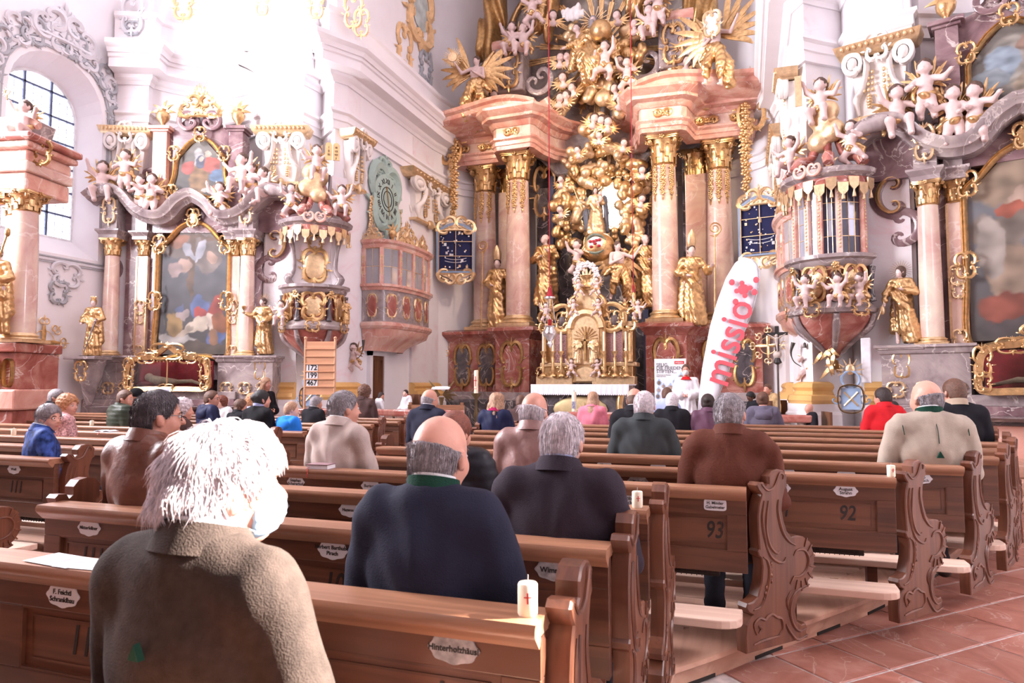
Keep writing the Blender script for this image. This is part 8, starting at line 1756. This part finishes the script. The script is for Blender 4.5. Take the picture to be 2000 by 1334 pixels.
def poster():
    Y = 12.9; a, b = onY(1278, 701, Y), onY(1341, 790, Y); w, zt = b.x - a.x, a.z; c = thing('poster_stand', 'white roll-up poster with portrait drops behind the server', 'poster', ((a.x + b.x) / 2, Y, 0)); k = w / 63
    MB().b6(-w / 2, w / 2, -.01, .01, .34, zt).build('poster_sheet', PAPER, c, None); MB().b6(-w / 2 - .02, w / 2 + .02, -.12, .12, .30, .36).build('poster_base', plain('aluminium', (.6, .6, .62), .4, .6), c, None)
    GR = plain('dark_grey_print', (.10, .10, .11), .6)
    for i, s in enumerate(('SELIG,', 'DIE FRIEDEN', 'STIFTEN...')): text('headline', s, .085, GR, c, (-w * .44, -.012, zt - .115 - .062 * i), align='LEFT', bold=.001)
    for i in range(2): text('small_print', 'Weltmission im Oktober' if i == 0 else 'Afrika und Asien', .026, GR, c, (-w * .44, -.012, zt - .30 - .028 * i), align='LEFT')
    MB().b6(w * .14, w * .44, -.014, -.011, zt - .10, zt - .045).build('logo_box', REDINK, c, None); text('logo', 'missio', .055, PAPER, c, (w * .29, -.0155, zt - .072))
    for i, (x, z, s) in enumerate(((-.36, .42, .05), (-.22, .48, .04), (.0, .5, .055), (.16, .40, .05), (.34, .32, .06), (-.38, .55, .045), (-.40, .66, .05), (-.2, .62, .04), (.2, .56, .05))):
        q = MB(); q.prism([(s * 1.0 * math.cos(t) * (1 if math.sin(t) < .2 else 1 - .8 * (math.sin(t) - .2)), s * (1.1 * math.sin(t) + (.35 if math.sin(t) > .8 else 0))) for t in np.linspace(0, 2 * pi, 18)[:-1]], -.004, 0); q.build('portrait_drop', plain('drop_blue', srgb(168, 196, 226), .6), c, None, (x * w, -.011, zt - z * 1.05)); f = MB(); f.ell((0, 0, -.1 * s), (s * .62, .003, s * .78), 10, 6); f.build('portrait_face', plain('portrait_brown_%d' % (i % 3), sc((.30, .20, .16), .7 + .4 * (i % 3)), .6, 0, .3, 30), c, 60, (x * w, -.016, zt - z * 1.05))
poster()
def hymn_board():
    D = 12.2; a, b = onD(596, 667, D), onD(654, 768, D); w = (b - a).length if False else (654 - 596) * D / FPX; o = thing('hymn_board', 'wooden hymn board showing 172, 199 and 467', 'sign', ((a.x + b.x) / 2, (a.y + b.y) / 2, 0), 19)
    TAN = wood('tan_beech', srgb(226, 176, 140), srgb(206, 150, 116), .5, .45, 0); zt, zb = a.z, onD(600, 770, D).z
    for s_ in (-1, 1): MB().tube([(s_ * w / 2, 0, 0), (s_ * w / 2, 0, zt + .04)], .022, 10).build('post', TAN, o, 60); MB().ell((s_ * w / 2, 0, zt + .06), (.03, .03, .03), 10, 8).build('post_finial', TAN, o, 60); MB().b6(s_ * w / 2 - .04, s_ * w / 2 + .04, -.25, .25, 0, .05).build('post_foot', TAN, o, None)
    n = 7; h = (zt - zb) / n
    for i in range(n): MB().b6(-w / 2, w / 2, -.01, .012, zb + h * i + .006, zb + h * (i + 1)).build('slat', TAN, o, None); MB().b6(-w / 2, w / 2, -.03, .012, zb + h * i - .008, zb + h * i + .010).build('ledge', TAN, o, None)
    for i, s in ((3, '172'), (2, '199'), (1, '467')): c = thing('number_card', None, None, (-w / 2 + .13, -.014, zb + h * (i + .5)), parent=o); MB().b6(-.10, .10, -.004, 0, -h * .42, h * .42).build('card', PAPER, c, None); text('digits', s, h * .98, INK, c, (0, -.0055, -.002), sx=.9, bold=.003)
hymn_board()
def proc_cross():
    p = onY(1521, 800, 12.2); o = thing('processional_cross', 'dark processional cross with a pale corpus on a tall staff', 'cross', (p.x, 12.2, .3), -12); z = lambda py: onY(1521, py, 12.2).z - .3; DW = plain('black_wood', (.02, .017, .016), .4)
    MB().tube([(0, 0, 0), (0, 0, z(700))], .018, 8).build('staff', plain('dark_staff', (.10, .07, .06), .5), o, 60); MB().lathe([(.02, 0), (.07, .03), (.05, .08), (.03, .14)], 12, (0, 0, z(712))).build('socket', DW, o, 60); MB().ell((0, 0, z(693)), (.07, .06, .07), 12, 8).build('knop', plain('aged_white', (.55, .46, .40), .5), o, 60)
    MB().b6(-.03, .03, -.02, .02, z(688), z(637)).build('upright', DW, o, None); MB().b6(-.17, .17, -.02, .02, z(652) - .025, z(652) + .025).build('crossbar', DW, o, None); MB().box((0, 0, .01), (.3, .3, .03)).build('base', DW, o, None)
    B = SDF().ell((0, -.05, z(656)), (.025, .025, .03)).cap((0, -.045, z(662)), (0, -.045, z(672)), .028, .022).cap((0, -.045, z(672)), (.01, -.05, z(686)), .02, .012)
    for s_ in (-1, 1): B.cap((s_ * .02, -.045, z(661)), (s_ * .14, -.03, z(653)), .012, .009)
    put('corpus', sdf_mesh('corpus', B, .008, .01), plain('ivory_corpus', (.50, .42, .38), .5), o)
proc_cross()
BRZ = plain('bronze', (.20, .14, .07), .4, .7)
def big_candle(label, px, py0, py1, py2, Y, r, base, ornament):
    o = thing('standing_candle', label, 'candle', (onY(px, 750, Y).x, Y, base), 0); z = lambda py: onY(px, py, Y).z - base
    MB().lathe([(r, z(py1)), (r, z(py0)), (r * .5, z(py0) + .01), (0, z(py0) + .01)], 14).build('candle', WAX, o, 60); MB().tube([(0, 0, z(py0)), (0, 0, z(py0) + .04)], .004, 4).build('wick', INK, o, 60)
    MB().lathe([(.14, 0), (.12, .03), (.03, .08), (.03, z(py1) * .5), (.05, z(py1) * .55), (.025, z(py1) * .7), (.03, z(py1) - .12), (.10, z(py1) - .03), (.11, z(py1)), (.0, z(py1))], 14).build('candle_stand', BRZ, o, 60)
    h = z(py0) - z(py1)
    if ornament == 1:
        m = MB(); m.b6(-.008, .008, -r - .003, -r + .01, z(py1) + h * .3, z(py1) + h * .75); m.b6(-.03, .03, -r - .003, -r + .012, z(py1) + h * .55, z(py1) + h * .58); m.build('red_cross', REDINK, o, None); text('year', '2021', .035, REDINK, o, (0, -r - .004, z(py1) + h * .2))
    else: m = MB(); m.b6(-r * .7, r * .7, -r - .003, -r * .4, z(py1) + h * .2, z(py1) + h * .55); m.build('printed_picture', plain('candle_print', (.25, .25, .34), .5, 0, .9, 40), o, None)
big_candle('tall paschal candle with a red cross on a bronze stand', 930, 724, 768, 800, 13.4, .045, .3, 1)
big_candle('white candle with a printed picture before the altar table', 1121, 766, 806, 820, 12.6, .045, .3, 2)
def altar_table():
    Y = 14.6; x0, x1 = onY(1038, 760, Y).x, onY(1229, 760, Y).x; zt = onY(1130, 751, Y).z; o = thing('altar_table', 'people\'s altar table of dark marble under a white lace cloth', 'altar', ((x0 + x1) / 2, Y, .3)); w = x1 - x0; h = zt - .3
    MB().b6(-w * .40, w * .40, .1, .8, 0, h - .1).build('marble_block', DARKM, o, None, bevel=.03); MB().b6(-w / 2 + .05, w / 2 - .05, 0, .95, h - .12, h - .02).build('table_slab', GREYM, o, None, bevel=.02)
    q = MB(); q.ell((0, .08, h * .55), (w * .28, .06, h * .24), 20, 8); q.build('gilt_cartouche', plain('matte_gold', (.55, .42, .22), .5, .4), o, 60); m = MB(); [m.tube([(0, 0, 0), (.16 * math.cos(a), 0, .16 * math.sin(a))], [.015, .025, .01], 5, .5) for a in np.linspace(0, 2 * pi, 9)[:-1]]; m.build('star', GOLDP, o, 60, (.1, .0, h * .55))
    for s_ in (-1, 1): v = MB(); v.tube(spline([(s_ * w * .42, .1, h - .12), (s_ * w * .40, .05, h * .6), (s_ * w * .44, .05, h * .2), (s_ * w * .40, .1, 0)], 4), [.09, .07, .1, .07], 8); v.build('gilt_scroll_leg', GOLD, o, 60)
    P = [(-w / 2, 1.0), (-w / 2, -.05), (w / 2, -.05), (w / 2, 1.0)]; MB().b6(-w / 2, w / 2, -.05, 1.0, h - .02, h + .005).build('cloth_top', LINEN, o, None); n = 90; G = [[(-w / 2 + w * i / n, -.055 - .012 * math.sin(i * 1.3) * dz, h + .0 - .20 * dz) for i in range(n + 1)] for dz in (0, .4, .75, 1)]; MB().grid(np.array(G)).build('cloth_fall', LINEN, o, 180)
    lace = MB(); [lace.ell((-w / 2 + w * (i + .5) / 44, -.06, h - .21), (w / 92, .004, .022), 6, 4) for i in range(44)]; lace.build('lace_edge', LINEN, o, 60, kind='stuff')
altar_table()
def lamp():
    Y = 15.2; p = onY(1074, 650, Y); o = thing('sanctuary_lamp', 'hanging silver sanctuary lamp with red glass and rope', 'lamp', (p.x, Y, 0)); z = lambda py: onY(1075, py, Y).z; ROPE = plain('red_rope', srgb(150, 30, 44), .8)
    MB().tube([(-.01, 0, 14.9), (0, 0, z(560))], .012, 6).build('rope', ROPE, o, 60); MB().lathe([(.03, z(562)), (.05, z(566)), (.07, z(575)), (.11, z(579)), (0, z(579))], 14).build('red_cap', ROPE, o, 60); MB().lathe([(.13, z(580)), (.13, z(583)), (0, z(583))], 14).build('cap_plate', SILV, o, 60)
    for k in range(3): a = k * 2.1; MB().tube([(.05 * math.cos(a), .05 * math.sin(a), z(583)), (.15 * math.cos(a), .15 * math.sin(a), z(640))], .008, 5).build('chain', SILV, o, 60)
    MB().lathe([(0, z(680)), (.03, z(677)), (.08, z(672)), (.05, z(668)), (.07, z(664)), (.15, z(655)), (.16, z(648)), (.11, z(641)), (.13, z(637)), (.10, z(636)), (0, z(640))], 18).build('silver_bowl', plain('silver_bright', (.8, .8, .82), .22, .9, .1, 10, .3, 30), o, 60); MB().lathe([(.045, z(637)), (.05, z(624)), (0, z(624))], 12).build('red_glass', plain('red_glass', srgb(150, 20, 26), .2), o, 60)
lamp()
MB().tube([(0, 0, 0), (0, 0, 9.4)], .01, 6).build('hanging_rope', plain('red_rope', srgb(150, 30, 44), .8), None, 60, (onY(1237, 570, 15.4).x, 15.4, onY(1237, 565, 15.4).z), label='thin red rope hanging above the right candelabrum', cat='rope')
# candles and books on the pew rails
def pew_candle(label, px, py, k, h, r, cross, Y=None):
    y = row(k) if Y is None else Y; z = ZP + .83; p = onZ(px, py, z); o = thing('pillar_candle', label, 'candle', (p.x, y - .02, z), 0, 'pillar candles on the pew rails')
    MB().lathe([(r * .92, 0), (r, .004), (r, h - .004), (r * .9, h), (r * .3, h - .004), (0, h - .005)], 20).build('wax', WAX, o, 60); MB().tube([(0, 0, h - .006), (.001, 0, h + .018)], .0014, 4).build('wick', plain('wick_grey', (.6, .58, .55), .9), o, 60)
    if cross: c = MB(); c.b6(-.002, .002, -r - .0012, -r + .004, h * .42, h * .75); c.b6(-.009, .009, -r - .0012, -r + .006, h * .6, h * .63); q = c.build('red_cross', REDINK, o, None); q.rotation_euler.z = R(18)
pew_candle('white pillar candle with wick on the rail in the foreground', 1035, 1196, 0, .076, .024, True); pew_candle('white pillar candle with a red cross on the rail before pew 93', 1246, 990, 2, .072, .024, True); pew_candle('white pillar candle with a red cross on the rail of pew 92', 1722, 919, 4, .068, .023, True); pew_candle('white pillar candle on the rail behind the dark corduroy collar', 1896, 874, 7, .068, .023, True); pew_candle('small white candle on a left-hand rail beside the floral blouse', 174, 840, 0, .07, .024, False, LR[3]); pew_candle('small white candle by the white permed woman', 333, 822, 0, .07, .024, False, LR[5])
def book(label, px, py, Y, rz, opened=False, col=(.12, .12, .14)):
    z = ZP + .83; p = onZ(px, py, z); o = thing('hymn_book', label, 'book', (p.x, Y - .02, z), rz, 'hymn books')
    if not opened: MB().b6(-.075, .075, -.052, .052, 0, .028).build('pages', PAPER, o, None); MB().b6(-.08, .078, -.056, .056, .026, .031).build('cover', plain('book_cover', col, .4), o, None); MB().b6(-.08, .078, -.056, .056, -.001, .002).build('cover', plain('book_cover', col, .4), o, None); MB().tube(spline([(-.06, -.05, .014), (-.06, -.065, .0), (-.055, -.075, -.03), (-.06, -.078, -.055)], 4), .002, 4).build('ribbon', REDINK, o, 60)
    else:
        for s_ in (-1, 1): G = [[(s_ * x, y, .004 + .022 * math.sin(x / .12 * 2.6) * (1 - x / .2)) for x in np.linspace(0, .12, 8)] for y in (-.06, .06)]; m = MB().grid(np.array(G)).build('page_block', PAPER, o, 180); s2 = m.modifiers.new('s', 'SOLIDIFY'); s2.thickness = .006
        MB().b6(-.125, .125, -.064, .064, 0, .003).build('cover', plain('book_cover', col, .4), o, None); MB().tube([(-.03, -.06, .01), (-.03, -.09, -.03)], .002, 4).build('ribbon', REDINK, o, 60)
book('closed hymn book with red ribbon beside the beige tweed jacket', 752, 890, row(3), 4, False, (.30, .18, .20)); book('open hymn book on a left-hand rail before the olive jacket', 222, 842, LR[4], 0, True); book('open hymn book at the left edge of the picture', 14, 858, LR[2], 0, True)
for i, (px, py, rz, lab) in enumerate(((130, 1092, -6, 'printed picture leaflet lying on the front rail'), (205, 1097, 4, 'plain white leaflet lying on the front rail'))):
    z = ZP + .832 + .001 * (1 - i); p = onZ(px, py, z); o = thing('leaflet', lab, 'leaflet', (p.x, row(0) - .02, z), rz, None); MB().b6(-.105, .105, -.055, .055, 0, .0008).build('sheet', PAPER, o, None)
    if i == 0: MB().b6(-.09, .0, -.045, .02, .0009, .0012).build('printed_photo', plain('leaflet_print', srgb(196, 184, 206), .5, 0, .4, 25), o, None); MB().b6(.01, .09, -.045, .02, .0009, .0012).build('printed_photo', plain('leaflet_print2', srgb(176, 176, 190), .5, 0, .4, 25), o, None)
p = onD(322, 766, 13.9); o = thing('notice_card', 'white notice card leaning on the left altar mensa', 'notice', p, 19); MB().b6(-.12, .12, -.004, .004, -.1, .1).build('card', PAPER, o, None); text('lettering', 'Verehrung', .04, plain('violet_ink', srgb(110, 90, 160), .6), o, (0, -.006, .04)); text('lettering', 'St. Maximus', .035, plain('violet_ink', srgb(110, 90, 160), .6), o, (0, -.006, -.01))
# painted arms with rays on the white dado, loudspeaker column
def arms(label, p, rz):
    o = thing('painted_arms', label, 'emblem', p, rz, 'painted coats of arms'); SB = plain('powder_blue', srgb(150, 176, 210), .6); MB().b6(-.14, .14, -.02, 0, -.26, .08).build('shield_panel', SB, o, None); m = MB(); m.tube([(.13 * math.cos(a), -.01, .22 + .13 * math.sin(a)) for a in np.linspace(0, 2 * pi, 22)[:-1]], .02, 5, 1, (0, 1, 0), True); [cscroll(m, (s_ * .2, 0, -.1), .07, 90, 90 + s_ * 260, .015) for s_ in (-1, 1)]; m.build('blue_scrolls', SB, o, 60); g = MB(); [g.tube([(.1 * math.cos(a), -.01, .36 + .1 * math.sin(a)), (.2 * math.cos(a), -.01, .36 + .2 * math.sin(a))], [.02, .006], 4) for a in np.linspace(-.4, pi + .4, 9)]; g.ell((0, -.01, .38), (.07, .02, .09), 10, 6); [g.tube([(-.1 * s_, -.025, -.2), (.1 * s_, -.025, .02)], .016, 5) for s_ in (-1, 1)]; painting_frame(o, [(-.15, -.27), (.15, -.27), (.15, .09), (-.15, .09)], .014, -.03); g.build('gilt_rays', GOLDP, o, 60)
p = onD(1662, 768, 10.9); arms('painted blue coat of arms with gilded rays below the right pulpit', (p.x, p.y, p.z), -12); p = onD(604, 768, 14.3); arms('painted blue coat of arms behind the hymn board', (p.x, p.y, p.z), 20)
p = onD(1692, 704, 10.9); MB().b6(-.07, .07, -.05, .05, -.36, .36).build('loudspeaker_column', plain('off_white_speaker', (.82, .80, .84), .6), None, None, p, -15, bevel=.015, label='white loudspeaker column on the wall beside the right pulpit', cat='loudspeaker')
for i, (px, py, Y, rz) in enumerate(((893, 792, 12.9, 20), (922, 795, 13.0, -25))): p = onY(px, 800, Y); m = MB(); m.prism([(-.16, 0), (.16, 0), (.10, .36), (-.06, .36)], -.14, .14, .01); m.build('stage_monitor', plain('black_speaker', (.015, .015, .018), .5), None, None, (p.x, Y, .3), rz + 60, label=('left' if i == 0 else 'right') + ' black wedge monitor loudspeaker before the high altar', cat='loudspeaker')
p = onY(862, 790, 12.8); o = thing('eagle_lectern', 'dark bronze eagle lectern with an open book', 'lectern', (p.x, 12.8, .3), 15); MB().lathe([(.2, 0), (.16, .04), (.04, .1), (.05, .5), (.03, .8), (.06, .95)], 12).build('lectern_foot', BRZ, o, 60); [wing_mb(.3, s_, 5, 30).build('wing', BRZ, o, 60, (s_ * .04, 0, 1.0)) for s_ in (-1, 1)]; m = MB(); m.box((0, 0, 0), (.36, .025, .24)); m = m.build('book', PAPER, o, None, (0, -.05, 1.14)); m.rotation_euler.x = R(-80)
p = onY(846, 800, 12.4); o = thing('choir_bench', 'plain wooden bench before the choir wall', 'bench', (p.x, 12.4, .3), 5); MB().b6(-.6, .6, -.18, .18, .42, .46).build('seat', OAKT, o, None); MB().b6(-.6, .6, .14, .18, .62, .80).build('backrest', OAKT, o, None); [MB().b6(x - .03, x + .03, -.18, .18, 0, .85 if False else .42).build('leg', OAKT, o, None) for x in (-.55, .55)]; [MB().b6(x - .03, x + .03, .14, .18, .42, .85).build('back_post', OAKT, o, None) for x in (-.55, .55)]
